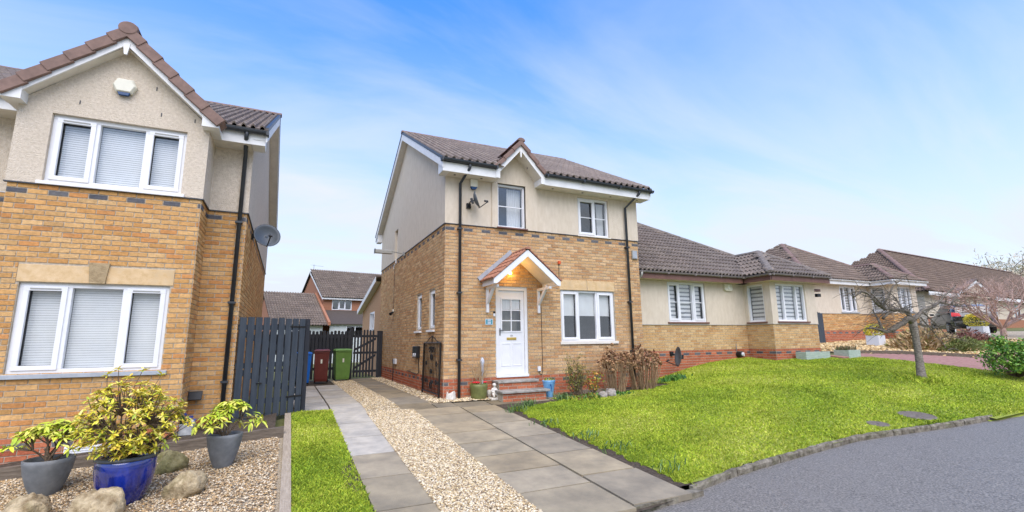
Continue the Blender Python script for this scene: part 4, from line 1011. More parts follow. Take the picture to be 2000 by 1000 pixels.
# ---------------------------------------------------------------- bungalows
def bungalow(name, label, x0, xi, x2, y, bay, zb, win, bwin, bside, dark, fmat, left_hip, brick, simple, top_t):
    """x0 left end, xi inner corner, x2 right end of wall, y front, bay projection, zb = brick line height"""
    H = thing(name, label, 'bungalow', ((x0+x2)/2, y+3, zb-1.1))
    F = Fr((0, y, 0), X3, -Y3); yb = y-bay; BF = Fr((0, yb, 0), X3, -Y3); BS = Fr((xi-.05, yb, 0), Y3, -X3); RT = Fr((x2, yb, 0), Y3, X3)
    so = zb+1.30; s = .656; ez = so+.19; ov = .37
    xl = xi-.05
    w1 = (win[0], win[1], zb+.08, zb+1.275); w2 = (bwin[0], bwin[1], zb+.08, zb+1.25); w3 = (bside[0], bside[1], zb+.08, zb+1.25)
    mb = MB(); wall(mb, F, x0, xl, zb-2, zb, []); wall(mb, BS, 0, bay, zb-2, zb, []); wall(mb, BF, xl, x2, zb-2, zb, []); wall(mb, RT, 0, 8, zb-2, zb, []); bw = mb.build('brick_wall', M['mortar'], H)
    zr = zb-.075*24; B = []
    sp = lambda k, i: 'blue' if k == 12 and i % 2 == 0 else None
    pal = lambda k: 'red' if k <= 13 else brick
    lay(B, F, x0, xl, zb-1.7, zb, [], pal, zr, sp); lay(B, BS, 0, bay, zb-1.5, zb, [], pal, zr, sp); lay(B, BF, xl, x2, zb-1.5, zb, [], pal, zr, sp)
    place_bricks(bw, B, 0 if simple else 300)
    mb = MB(); d = .02
    wall(mb, F, x0, xl, zb, so, [w1], d); wall(mb, BS, -d, bay, zb, so, [w3], d); wall(mb, BF, xl-d, x2+d, zb, so, [w2], d); wall(mb, RT, -d, 8, zb, so, [], d)
    if left_hip:
        LT = Fr((x0, y, 0), Y3, -X3); wall(mb, LT, 0, 7, zb-2, so, [], d)
    mb.build('render_wall', M['render2'], H)
    mb = MB()
    for fr, a, b in ((F, x0, xl-.03), (BS, .0, bay), (BF, xl, x2+.03)): fr.box(mb, a, b, zb-.012, zb+.004, -.01, .03)
    mb.build('render_bead', M['lampgrey'], H)
    window(H, F, *w1, cols=(1, 1.15, 1) if not simple else (1, 1.2, 1), opener=(0, 2), bars=() if simple else (.5,), blind='zebra', sill=(dark, .05, .06, .06), inset=.05)
    window(H, BF, *w2, cols=(1, 1.5, 1), opener=(), bars=(), blind='zebra', sill=(dark, .05, .06, .06), inset=.05)
    window(H, BS, *w3, cols=(1,), opener=(), blind='zebra', sill=(dark, .05, .06, .06), inset=.05)
    # roof planes
    yE, bE, xL, xR = y-ov, yb-ov, xl-ov, x2+ov; T = top_t; h = (xR-xL)/2; z = lambda t: ez+s*t
    xA = xR-T                                              # apex / ridge end
    x00 = x0-ov if left_hip else x0
    mb = MB()
    mb.quad((x00, yE, ez), (xR, yE, ez), (xA, yE+T, z(T)), (x00+T if left_hip else x00, yE+T, z(T)))
    mb.quad((xL, bE, ez+.002), (xL+h, bE+h, z(h)), (xL+h, yE+h, z(h)), (xL, yE, ez+.002)); mb.quad((xL, bE, ez+.002), (xR, bE, ez+.002), (xL+h, bE+h, z(h)))
    mb.quad((xR, bE, ez), (xR, yE+2*T, ez), (xA, yE+T, z(T)), (xL+h, yE+h, z(h)), (xL+h, bE+h, z(h)))
    if left_hip: mb.quad((x00, yE, ez), (x00+T, yE+T, z(T)), (x00, yE+2*T, ez))
    mb.quad((x00, yE+2*T, ez), (xR, yE+2*T, ez), (xA, yE+T, z(T)), (x00+T if left_hip else x00, yE+T, z(T)))
    rf = mb.build('roof', M['under'], H)
    up = Vector((0, 1, s)).normalized(); k = math.hypot(1, s)
    def ins(a, q):
        x = x00+a; t = q/k
        if x > xR-t+.1 or (left_hip and x < x00+t-.1): return False
        if xL < x < xR and t < min(x-xL, xR-x)-.05: return False
        return True
    nI = 0 if simple else 300
    tp = [tuple(c*w for c, w in zip(q, (.94, .90, .88) if simple else (1.02, 1.05, 1.08))) for q in TILEPAL]
    tiles(rf, (x00, yE, ez), X3, up, xR-x00, T*k, tw=.30, gauge=.30, inside=ins, n_ind=nI-60 if nI else 0, prof=TPF, pal=tp)
    tiles(rf, (xL, yE+h, ez), -Y3, Vector((1, 0, s)), yE-bE+h*1.0+0, h*k, tw=.30, gauge=.30, inside=lambda a, q: (yE+h-a) > bE+q/k-.1 and (yE+h-a) < yE+q/k+.1, n_ind=30 if nI else 0, prof=TPF, pal=tp)
    tiles(rf, (xL, bE, ez), X3, up, xR-xL, h*k, tw=.30, gauge=.30, inside=lambda a, q: q/k-.1 < a < (xR-xL)-q/k+.1, n_ind=30 if nI else 0, prof=TPF, pal=tp)
    if left_hip:
        tiles(rf, (x00, yE+2*T, ez), -Y3, Vector((1, 0, s)), 2*T, T*k, tw=.30, gauge=.30, n_ind=0, prof=TPF, pal=tp, inside=lambda a, q: q/k-.1 < a < 2*T-q/k+.1)
    else: downpipe(H, [(x0+.08, y-.42, ez-.04), (x0+.08, y-.40, ez-.14), (x0+.08, y-.05, so-.12), (x0+.08, y-.05, zb-1.5)], r=.032, m='lampgrey', clips=[(x0+.08, y-.05, zb+.3)])
    cc = 'cap' if simple else 'ridgegrey'
    e = .05
    ridge_caps(rf, (xL, bE, ez+e), (xL+h, bE+h, z(h)+e), m=cc); ridge_caps(rf, (xR, bE, ez+e), (xL+h, bE+h, z(h)+e), m=cc); ridge_caps(rf, (xL+h, bE+h, z(h)+e), (xL+h, yE+h, z(h)+e), m=cc)
    ridge_caps(rf, (xL+h, yE+h, z(h)+e), (xA, yE+T, z(T)+e), m=cc)
    if left_hip: ridge_caps(rf, (x00, yE, ez+e), (x00+T, yE+T, z(T)+e), m=cc)
    if xA-(x00+T if left_hip else x00) > .3: ridge_caps(rf, (x00+T if left_hip else x00, yE+T, z(T)+e), (xA, yE+T, z(T)+e), m=cc)
    mb = MB(); mb.obox((xL+.02, yE, ez+.045), (h*.985, h*.985, s*h*.985), (.05, -.05, 0), (0, 0, .012)); mb.build('valley_flashing', M['lead' if not simple else 'black'], rf)
    # fascia, soffit, gutter
    for a, b, m_ in (((x00, yE+.03), (xL, yE+.03), 0), ((xL+.03, yE), (xL+.03, bE+.03), 1), ((xL, bE+.03), (xR, bE+.03), 0)):
        mb = MB()
        if m_ == 0: mb.box((a[0], a[1], so-.005), (b[0], b[1]+.025, ez-.03))
        else: mb.box((a[0], b[1], so-.004), (a[0]+.025, a[1]+.03, ez-.03))
        mb.build('fascia_board', M[fmat], rf)
        q = -.04
        if m_ == 0: gutter(rf, (a[0], a[1]+q, ez), (b[0], b[1]+q, ez), r=.05, m='gutterbrown' if fmat != 'fascia' else 'guttergrey')
        else: gutter(rf, (a[0]+q, a[1]-.04, ez), (b[0]+q, b[1]-.04, ez), r=.05, m='gutterbrown' if fmat != 'fascia' else 'guttergrey')
    mb = MB(); mb.box((x00+.01, yE+.06, so+.002), (xL+.02, y-.02, so+.014)); mb.box((xL+.06, bE+.06, so+.0025), (xl-.02, yE+.05, so+.0145)); mb.box((xL+.06, bE+.06, so+.001), (xR-.01, yb-.02, so+.013)); mb.box((x2+.02, yb, so+.001), (xR, y+6, so+.013)); mb.build('soffit', M['soffit'] if fmat == 'fascia' else M['render2'], rf)
    return H
M['ridgegrey'] = mat('ridge_tile_grey', (.17,.145,.125), .85, var=.25, scale=8, dirt=.3, dscale=5, dcol=(.28,.25,.2))
M['gutterbrown'] = mat('grey_brown_gutter', (.20,.175,.165), .5, var=.12); M['guttergrey'] = mat('white_gutter', (.66,.66,.64), .5, var=.06)
BUN = bungalow('bungalow', 'cream bungalow with brown fascia and striped blinds joined to the middle house', 5.66, 10.30, 12.37, .45, .95, 1.215, (7.0, 8.52), (10.5, 11.9), (.22, .82), 'brownfascia', 'brownfascia', False, 'pale', False, 4.0)
BUN2 = bungalow('bungalow', 'second bungalow with white gutter behind the bare weeping tree', 17.55, 22.0, 24.1, 3.0, .95, 1.84, (19.75, 21.0), (22.55, 23.7), (.22, .82), 'lead', 'fascia', True, 'gold', True, 3.6)

# ---------------------------------------------------------------- far buildings
def rear_extension():
    H = thing('rear_extension', 'low brick lean-to extension with white barge board behind the middle house', 'extension', (1.2, 10.6, -.45))
    S = Fr((0, 8.22, 0), Y3, -X3); w = (1.3, 2.5, 1.29, 2.06)
    mb = MB(); wall(mb, S, 0, 4.6, -.7, 2.3, [w]); mb.quad(S.p(0, 2.3), S.p(4.6, 2.3), S.p(0, 3.1)); mb.quad((0, 12.82, -.7), (3, 12.82, -.7), (3, 12.82, 2.3), (0, 12.82, 2.3)); mb.build('wall', M['extbrick'], H)
    mb = MB(); mb.prism([(-.2, 8.24, 3.3), (-.2, 13.2, 2.32), (3, 13.2, 2.32), (3, 8.24, 3.3)], (0, 0, .05)); rf = mb.build('roof', M['tilefar'], H)
    mb = MB(); mb.prism([(-.22, 8.25, 3.10), (-.22, 8.25, 3.30), (-.22, 13.2, 2.32), (-.22, 13.2, 2.12)], (.02, 0, 0)); mb.build('barge_board', M['fascia'], rf)
    mb = MB(); mb.quad((-.19, 8.25, 3.12), (-.19, 13.2, 2.14), (0, 13.2, 2.14), (0, 8.25, 3.12)); mb.build('soffit', M['soffit'], rf)
    window(H, S, *w, cols=(1, 1), opener=(0,), inset=.03)
rear_extension()
def simple_wall(H, pts_list, m, name='wall'):
    mb = MB()
    for p in pts_list: mb.quad(*p)
    return mb.build(name, M[m], H)
def back_house():
    H = thing('brick_house', 'red brick house with slate brown roof seen above the back fence', 'house', (1.5, 27, -.3))
    y0, y1, x0, x1, ze, zr = 24.5, 31.5, -1.05, 5.2, 3.93, 6.12; yr = 28
    F = Fr((0, y0, 0), X3, -Y3); w = (-.45, .90, 3.08, 3.86)
    mb = MB(); wall(mb, F, x0, x1, -.5, ze, [w]); mb.quad((x0, y0, -.5), (x0, y1, -.5), (x0, y1, ze), (x0, yr, zr-.1), (x0, y0, ze)); mb.quad((x0, y1, -.5), (x1, y1, -.5), (x1, y1, ze), (x0, y1, ze)); mb.build('wall', M['redbrickfar'], H)
    up = Vector((0, yr-y0+.3, zr-ze+.19))
    mb = MB(); mb.quad((x0-.15, y0-.3, ze-.05), (x1, y0-.3, ze-.05), (x1, yr, zr), (x0-.15, yr, zr)); mb.quad((x0-.15, y1+.3, ze-.05), (x1, y1+.3, ze-.05), (x1, yr, zr), (x0-.15, yr, zr)); rf = mb.build('roof', M['under'], H)
    tiles(rf, (x0-.15, y0-.3, ze-.05), X3, up, x1-x0, up.length, tw=.33, gauge=.3, n_ind=0, prof=TPF, pal=[tuple(c*.88 for c in q) for q in TILEPAL])
    mb = MB(); mb.box((x0-.15, y0-.27, ze-.16), (x1, y0-.25, ze-.04)); mb.build('fascia_board', M['fascia'], rf)
    mb = MB(); mb.prism([(x0-.15, y0-.3, ze-.2), (x0-.15, y0-.3, ze-.06), (x0-.15, yr, zr-.02), (x0-.15, yr, zr-.2)], (.03, 0, 0)); mb.build('barge_board', M['fascia'], rf)
    mb = MB(); mb.tube([(x0+.1, yr, zr), (x0+.1, yr, zr+.55)], .02, 5); mb.tube([(x0-.1, yr, zr+.5), (x0+.8, yr, zr+.45)], .012, 4); mb.build('tv_aerial', M['lampgrey'], rf)
    for xx in (1.6, 2.1):
        mb = MB(); mb.box((xx, yr-.9, zr-.65), (xx+.2, yr-.6, zr-.32)); mb.build('roof_vent', M['lampgrey'], rf)
    window(H, F, *w, cols=(1, 1, 1), opener=(1,), inset=.02, curtain=())
    # lean-to porch roof
    mb = MB(); mb.prism([(-1.1, 24.48, 3.0), (3.5, 24.48, 3.0), (3.5, 22.4, 2.0), (-1.1, 22.4, 2.0)], (0, 0, .05)); mb.build('porch_roof', M['leanto'], H)
    Fp = Fr((0, 22.6, 0), X3, -Y3); mb = MB(); wall(mb, Fp, -1.05, 3.4, -.5, 2.05, [(.0, 1.2, 1.1, 1.95)], rev=.05); mb.build('porch_wall', mat('pale_grey_render', (.55,.58,.56), .9, var=.06), H)
    window(H, Fp, .0, 1.2, 1.1, 1.95, cols=(1, 1), inset=.02)
back_house()
def swing(name, corner, deg):
    o = bpy.data.objects[name]; c = Vector((corner[0], corner[1], 0)); q = Matrix.Rotation(R(deg), 3, 'Z')
    o.location = c+q @ (Vector(o.location)-c); o.rotation_euler.z = R(deg)
swing('brick_house', (-1.05, 24.5), 11)
def garage():
    H = thing('garage', 'low garage with brown tiled roof left of the brick house behind', 'garage', (-2.4, 24, -.4))
    x0, x1, y0, yr, ze, zr = -4.0, -1.1, 22.5, 26, 1.93, 4.15
    mb = MB(); mb.quad((x0, y0, -.5), (x0, 29, -.5), (x0, 29, ze), (x0, yr, zr-.1), (x0, y0, ze)); mb.build('gable_wall', M['redbrickfar'], H)
    mb = MB(); mb.quad((x0, y0, -.5), (x1, y0, -.5), (x1, y0, ze+.05), (x0, y0, ze+.05)); mb.build('front_wall', MATS['pale_grey_render'], H)
    up = Vector((0, yr-y0+.3, zr-ze+.12)); mb = MB(); mb.quad((x0-.15, y0-.3, ze-.02), (x1+.3, y0-.3, ze-.02), (x1+.3, yr, zr), (x0-.15, yr, zr)); mb.quad((x0-.15, 29.3, ze), (x1, 29.3, ze), (x1, yr, zr), (x0-.15, yr, zr)); rf = mb.build('roof', M['under'], H)
    tiles(rf, (x0-.15, y0-.3, ze-.02), X3, up, x1-x0+.4, up.length, tw=.33, gauge=.3, n_ind=0, prof=TPF, pal=[tuple(c*.9 for c in q) for q in TILEPAL])
    mb = MB(); mb.prism([(x1+.25, y0-.3, ze), (x1+.25, y0-.3, ze+.22), (x1+.25, yr, zr+.2), (x1+.25, yr, zr)], (.15, 0, 0)); mb.build('parapet', M['redbrickfar'], rf)
garage()
swing('garage', (-.9, 22.4), 11)
def far_house():
    H = thing('far_house', 'far bungalow with brown roof, white gutter and small front gable at the right edge', 'bungalow', (44, 8, 1.2))
    A = Vector((.9962, .087, 0)); Nn = Vector((-.087, .9962, 0)); o = Vector((31.5, 5.0, 0))
    P = lambda a, n, z: o+A*a+Nn*n+Z3*z
    F = Fr(o, A, -Nn); ops = [(2.0, 3.3, 1.95, 3.0), (10.4, 12, 1.9, 3.0), (15.5, 17, 1.9, 3.0)]
    mb = MB(); wall(mb, F, 0, 34, 1.9, 3.45, [(a, b, max(c, 1.9), d) for a, b, c, d in ops]); mb.quad(P(0, 0, .5), P(0, 8, .5), P(0, 8, 3.45), P(0, 0, 3.45)); mb.build('render_wall', M['render2'], H)
    mb = MB(); wall(mb, F, 0, 34, .5, 1.9); mb.build('brick_wall', M['redbrickfar'], H)
    for q in ops: window(H, F, q[0], q[1], max(q[2], 1.9), q[3], cols=(1, 1), inset=.03, curtain=(0,))
    ze, zr, nr = 3.42, 7.05, 4.0
    mb = MB(); mb.quad(P(-.4, -.4, ze), P(35, -.4, ze), P(35, nr, zr), P(5.2, nr, zr)); mb.quad(P(-.4, -.4, ze), P(5.2, nr, zr), P(-.4, 2*nr+.4, ze)); mb.quad(P(-.4, 2*nr+.4, ze), P(35, 2*nr+.4, ze), P(35, nr, zr), P(5.2, nr, zr)); rf = mb.build('roof', M['under'], H)
    up = (P(0, nr, zr)-P(0, -.4, ze)); k = up.length/(nr+.4)
    tiles(rf, P(-.4, -.4, ze), A, up, 35, up.length, tw=.35, gauge=.34, n_ind=0, prof=TPF, inside=lambda a, s: a > (s/up.length)*5.6-.1, pal=[tuple(c*f for c, f in zip(q, (.82, .75, .71))) for q in TILEPAL])
    up2 = Vector(P(5.2, nr, zr)-P(-.4, nr, ze))
    tiles(rf, P(-.4, 2*nr+.4, ze), -Nn, up2, 2*nr+.8, up2.length, tw=.35, gauge=.34, n_ind=0, prof=TPF, inside=lambda a, s: s/up2.length*(nr+.4)-.1 < a < (2*nr+.8)-s/up2.length*(nr+.4)+.1, pal=[tuple(c*f for c, f in zip(q, (.82, .75, .71))) for q in TILEPAL])
    ridge_caps(rf, P(-.4, -.4, ze+.08), P(5.2, nr, zr+.08), step=.6, r=.16); ridge_caps(rf, P(5.2, nr, zr+.08), P(34, nr, zr+.08), step=.6, r=.14)
    for a0, a1 in ((-.4, 4.2), (10.2, 34)):
        mb = MB(); mb.obox(P(a0, -.42, ze-.24), A*(a1-a0), Nn*.03, Z3*.22); mb.build('fascia_board', M['fascia'], rf)
    # small gable
    g0, g1, gp = 3.6, 10.6, 7.1
    mb = MB(); mb.quad(P(g0+.4, -.35, 3.3), P(g1-.4, -.35, 3.3), P(gp, -.35, 4.25)); mb.build('gable_wall', M['render2'], H)
    for e in (g0, g1):
        mb = MB(); mb.prism([P(e, -.5, 3.25), P(e, -.5, 3.45), P(gp, -.5, 4.42), P(gp, -.5, 4.2)], Nn*.04); mb.build('barge_board', M['white'], rf)
        mb = MB(); mb.prism([P(e, -.55, 3.46), P(gp, -.55, 4.44), P(gp, -.25, 4.44), P(e, -.25, 3.46)], Z3*.10); mb.build('gable_roof', M['tilefar2'], rf)
    mb = MB(); mb.box(tuple(P(2.6, -.3, .8)), tuple(P(2.9, -.2, 3.3))); mb.build('post', M['white'], H)
far_house()

# ---------------------------------------------------------------- gates, fences, bins
def board(par, name, p, u, w, t, h, m, n, tilt=0):
    """vertical board: base corner p, along u (width w), thickness t along n"""
    mb = MB(); mb.obox(p, Vector(u)*w, Vector(n)*t, Vector((0, 0, h))); return mb.build(name, M[m], par)
def garden_gate():
    a, b = Vector((-3.93, -.98, 0)), Vector((-2.86, -.36, 0)); d = b-a; u = d.normalized(); n = Vector((u.y, -u.x, 0)); L = d.length
    H = thing('garden_gate', 'tall slate grey slatted timber gate between the left house and driveway', 'gate', (-3.4, -.67, -.5))
    k = 9; st = L/k
    for i in range(k):
        p = a+u*(i*st+.008); z0 = lerp(-.50, -.43, i/k)+random.uniform(-.006, .006); z1 = 1.262+random.uniform(-.008, .008)+.01*i/k
        board(H, 'board', p+Vector((0, 0, z0)), u, st-.030, .022, z1-z0, 'slate', n)
    for z in (-.22, .40, 1.05):
        mb = MB(); mb.obox(a+n*-.038+Vector((0, 0, z)), u*L, n*.035, Vector((0, 0, .085))); mb.build('rail', M['slate'], H)
    for zz0, zz1 in ((-.14, .40), (.485, 1.05)):
        mb = MB(); mb.prism([a+u*L*.97-n*.036+Z3*zz0, a+u*L*.97-n*.036+Z3*(zz0+.10), a+u*.06-n*.036+Z3*zz1, a+u*.06-n*.036+Z3*(zz1-.10)], n*.03); mb.build('brace', M['slate'], H)
    for z in (-.16, 1.10):
        mb = MB(); mb.obox(b-u*.32+n*.024+Z3*z, u*.32, n*.005, Z3*.03); mb.build('hinge', M['iron'], H)
    mb = MB(); mb.obox(a+u*.36+n*.024+Z3*.12, u*.09, n*.02, Z3*.02); mb.build('latch', M['iron'], H)
    H2 = thing('gate_post', 'dark square post behind the hinged edge of the slate grey gate', 'post', (-2.80, -.30, -.5))
    mb = MB(); mb.obox(b+Vector((.005, .03, -.6)), u*.085, n*-.085, Z3*1.85); mb.build('post_shaft', M['blackwood'], H2)
    mb = MB(); mb.obox(b+Vector((0, .036, 1.25)), u*.095, n*-.097, Z3*.02); mb.build('post_cap', M['blackwood'], H2)
garden_gate()
def back_fence():
    H = thing('picket_fence', 'black stained picket fence behind the three bins', 'fence', (-2.4, 7.5, -.45))
    x = -3.92; i = 0
    while x < -1.14:
        h = 1.63+.015*math.sin(i*1.7); mb = MB(); z0 = -.40
        q = [(x, 7.48, z0), (x+.088, 7.48, z0), (x+.088, 7.48, z0+h-.03), (x+.066, 7.48, z0+h), (x+.022, 7.48, z0+h), (x, 7.48, z0+h-.03)]
        mb.prism(q, (0, .02, 0)); mb.build('picket', M['blackwood'], H); x += .118; i += 1
    for z in (-.1, .45, .98):
        mb = MB(); mb.box((-3.92, 7.502, z), (-1.15, 7.55, z+.09)); mb.build('rail', M['blackwood'], H)
    mb = MB(); mb.box((-3.9, 7.56, .48), (-1.16, 7.575, 1.12)); mb.build('backing_panel', M['blackwood'], H)
    mb = MB(); mb.box((-1.13, 7.5, -.6), (-1.03, 7.6, 1.36)); mb.build('post', M['blackwood'], H)
    G = thing('side_gate', 'black picket gate with diagonal brace between fence and the middle house', 'gate', (-.6, 7.5, -.45))
    x = -1.0; i = 0
    while x < -.27:
        h = 1.62+.03*math.sin((x+1)/.75*math.pi); mb = MB(); z0 = -.38
        mb.prism([(x, 7.46, z0), (x+.062, 7.46, z0), (x+.062, 7.46, z0+h-.03), (x+.045, 7.46, z0+h), (x+.017, 7.46, z0+h), (x, 7.46, z0+h-.03)], (0, .02, 0)); mb.build('picket', M['blackwood'], G); x += .105; i += 1
    for z in (-.22, .42, 1.0):
        mb = MB(); mb.box((-1.01, 7.482, z), (-.21, 7.52, z+.08)); mb.build('rail', M['blackwood'], G)
    for a, b in ((-.14, .42), (.5, 1.0)):
        mb = MB(); mb.prism([(-1.0, 7.483, a), (-1.0, 7.483, a+.09), (-.24, 7.483, b), (-.24, 7.483, b-.09)], (0, .03, 0)); mb.build('brace', M['blackwood'], G)
    P = thing('gate_post', 'wide black post against the brick side wall of the middle house', 'post', (-.1, 7.5, -.45))
    mb = MB(); mb.box((-.20, 7.44, -.6), (-.02, 7.54, 1.20)); mb.build('post_shaft', M['blackwood'], P, bevel=.005)
    mb = MB(); mb.box((-.21, 7.43, 1.20), (-.015, 7.55, 1.225)); mb.build('post_cap', M['blackwood'], P)
    # pale lit sill at the gate foot
    mb = MB(); mb.box((-1.0, 7.40, -.47), (-.3, 7.6, -.425)); base_mesh('gate_sill', mb, M['kerb'], 'pale concrete sill under the black side gate', 'sill', (-.65, 7.5, -.45))
back_fence()
def wheelie_bin(x, y, w, label, m, rz=0, h=1.05):
    z = g(x, y)+.02; H = thing('wheelie_bin', label, 'bin', (x, y, z), 'wheelie bins by the back fence'); d = w*1.12
    ca, sa = math.cos(rz), math.sin(rz)
    T = lambda a, b, c: (x+a*ca-b*sa, y+a*sa+b*ca, z+c)
    def ring(s, sy, zz, off=0): return [T(-w/2*s, -d/2*sy+off, zz), T(w/2*s, -d/2*sy+off, zz), T(w/2*s, d/2*sy+off, zz), T(-w/2*s, d/2*sy+off, zz)]
    mb = MB(); rs = [ring(.78, .72, .05, .02), ring(.82, .78, .12, .02), ring(.96, .96, h*.88), ring(1.0, 1.0, h*.885), ring(1.0, 1.0, h*.93)]
    vs = [p for r in rs for p in r]; mb.add(vs, [[i*4+k, i*4+(k+1) % 4, i*4+4+(k+1) % 4, i*4+4+k] for i in range(4) for k in range(4)]+[[3,2,1,0],[16,17,18,19]]); bd = mb.build('body', M[m], H, bevel=.02)
    mb = MB()
    for sx in (-.22, .22): mb.add([T(w*(sx-.03), -d/2*.97-.004, h*.80), T(w*(sx+.03), -d/2*.97-.004, h*.80), T(w*(sx+.025), -d/2*.80-.004+.02, .2), T(w*(sx-.025), -d/2*.80-.004+.02, .2)], [[0,1,2,3]])
    mb.build('rib', M[m], bd)
    mb = MB(); rs = [ring(1.06, 1.06, h*.935, -.01), ring(1.06, 1.06, h*.955, -.01), ring(.9, .9, h*.99), ring(.7, .7, h)]
    vs = [p for r in rs for p in r]; mb.add(vs, [[i*4+k, i*4+(k+1) % 4, i*4+4+(k+1) % 4, i*4+4+k] for i in range(3) for k in range(4)]+[[3,2,1,0],[12,13,14,15]]); lid = mb.build('lid', M[m], H, bevel=.015)
    mb = MB(); mb.tube([T(-w*.4, d*.54, h*.93), T(w*.4, d*.54, h*.93)], .016, 7); mb.build('handle', M[m], lid)
    for s in (-1, 1):
        mb = MB(); mb.smooth = False; mb.tube([T(s*w*.40-.025, d*.36, .10), T(s*w*.40+.025, d*.36, .10)], .10, 14); mb.build('wheel', M['tyre'], H)
    mb = MB(); mb.tube([T(-w*.4, d*.36, .10), T(w*.4, d*.36, .10)], .012, 6); mb.build('axle', M['steel'], H)
    mb = MB(); mb.add([T(-.03, -d/2*.90-.012, h*.70), T(.02, -d/2*.90-.012, h*.70), T(.02, -d/2*.87-.016, h*.58), T(-.03, -d/2*.87-.016, h*.58)], [[0,1,2,3]]); mb.build('sticker', M['cream'], bd)
wheelie_bin(-1.43, 6.85, .52, 'green wheelie bin, the right one of three by the fence', 'bingreen', .06)
wheelie_bin(-2.10, 6.35, .46, 'dark red brown wheelie bin between the blue and green bins', 'binbrown', -.08)
wheelie_bin(-2.66, 5.95, .42, 'bright blue wheelie bin mostly hidden by the slate grey gate', 'binblue', .1, h=.98)

# ---------------------------------------------------------------- fittings on the walls
def dish(name_label, c, nrm, rw, rh, wallp, lnb=.34, up=Z3):
    c, nrm = Vector(c), Vector(nrm).normalized(); sx = up.cross(nrm).normalized(); sy = nrm.cross(sx)
    H = thing('satellite_dish', name_label, 'satellite dish', tuple(wallp))
    mb = MB(); mb.smooth = True; n = 24; rings = 5; vs = []
    for k in range(rings+1):
        t = k/rings
        for i in range(n):
            a = 2*math.pi*i/n; vs.append(c+sx*math.cos(a)*rw*t+sy*math.sin(a)*rh*t+nrm*(.085*t*t))
    mb.add(vs, [[k*n+i, k*n+(i+1) % n, (k+1)*n+(i+1) % n, (k+1)*n+i] for k in range(rings) for i in range(n)])
    o = mb.build('reflector', M['dish'], H); md = o.modifiers.new('thick', 'SOLIDIFY'); md.thickness = .008
    tip = c-sy*rh*.62+nrm*lnb
    mb = MB(); mb.tube([c-sy*rh*.95+nrm*.05, c-sy*rh*.9+nrm*.12, tip], .011, 6); mb.build('feed_arm', M['black'], H)
    mb = MB(); mb.tube([tip-nrm*.02+sy*.02, tip-nrm*.07+sy*.05], .026, 8); mb.tube([tip-sx*.03+sy*.01, tip+sx*.03+sy*.01], .02, 8); mb.build('receiver', M['black'], H)
    w = Vector(wallp); mb = MB(); mb.tube([c-nrm*.0, c-nrm*.08, w.lerp(c, .35)-nrm*.03, w], .018, 7); mb.obox(w-Vector((.05, .05, .06)), (.1, 0, 0), (0, .1, 0), (0, 0, .12)); mb.build('bracket', M['black'], H)
    mb = MB(); mb.obox(c-nrm*.07-sx*.04-sy*.06, sx*.08, nrm*.06, sy*.12); mb.build('back_mount', M['black'], H)
dish('small grey satellite dish seen edge on beneath the alarm box of the middle house', (.60, -.27, 4.06), (.86, -.42, .30), .20, .22, (.55, -.03, 3.98), .3)
dish('round grey satellite dish on the side wall of the left house', (-3.68, .22, 2.93), (.25, -.95, .28), .25, .25, (-3.95, .30, 2.93), .34)
dish('dark satellite dish low on the plinth of the cream bungalow', (6.93, .02, .30), (-.93, .22, .12), .17, .28, (6.98, .44, .38), .42)
def alarms():
    H = thing('alarm_box', 'hexagonal cream alarm box with blue lens on the left gable', 'alarm box', (-5.685, -1.70, 4.74), 'burglar alarm boxes on the walls')
    o = Vector((-5.685, -1.695, 4.745)); hx = [(-.155,.0),(-.10,.115),(.10,.115),(.155,.0),(.10,-.115),(-.10,-.115)]
    mb = MB(); vs = [o+Vector((x, 0, z)) for x, z in hx]+[o+Vector((x, -.05, z)) for x, z in hx]+[o+Vector((x*.82, -.085, z*.82)) for x, z in hx]
    mb.add(vs, [[i, (i+1) % 6, 6+(i+1) % 6, 6+i] for i in range(6)]+[[6+i, 6+(i+1) % 6, 12+(i+1) % 6, 12+i] for i in range(6)]+[[12,13,14,15,16,17]]); mb.build('case', M['cream'], H, bevel=.006)
    mb = MB(); mb.prism([o+Vector((-.085, -.02, -.10)), o+Vector((.085, -.02, -.10)), o+Vector((.06, -.02, -.155)), o+Vector((-.06, -.02, -.155))], (0, -.045, 0)); mb.build('lens', M['bluelens'], H, bevel=.006)
    H = thing('alarm_box', 'upright cream alarm box with blue base below the middle house soffit', 'alarm box', (.68, -.04, 4.5), 'burglar alarm boxes on the walls')
    mb = MB(); mb.box((.585, -.11, 4.46), (.765, -.02, 4.645)); mb.build('case', M['cream'], H, bevel=.008)
    mb = MB(); mb.prism([(.59, -.10, 4.46), (.76, -.10, 4.46), (.72, -.10, 4.40), (.63, -.10, 4.40)], (0, .07, 0)); mb.build('lens', M['bluelens'], H)
    H = thing('alarm_box', 'wide cream alarm box under the brown bungalow eave', 'alarm box', (9.5, .40, 2.4), 'burglar alarm boxes on the walls')
    mb = MB(); mb.prism([(9.32, .43, 2.32), (9.34, .43, 2.50), (9.66, .43, 2.50), (9.68, .43, 2.32), (9.6, .43, 2.28), (9.4, .43, 2.28)], (0, -.07, 0)); mb.build('case', M['cream'], H, bevel=.006)
    mb = MB(); mb.box((9.47, .345, 2.33), (9.53, .36, 2.49)); mb.build('lens', mat('clear_lens', (.8,.8,.72), .2), H)
alarms()
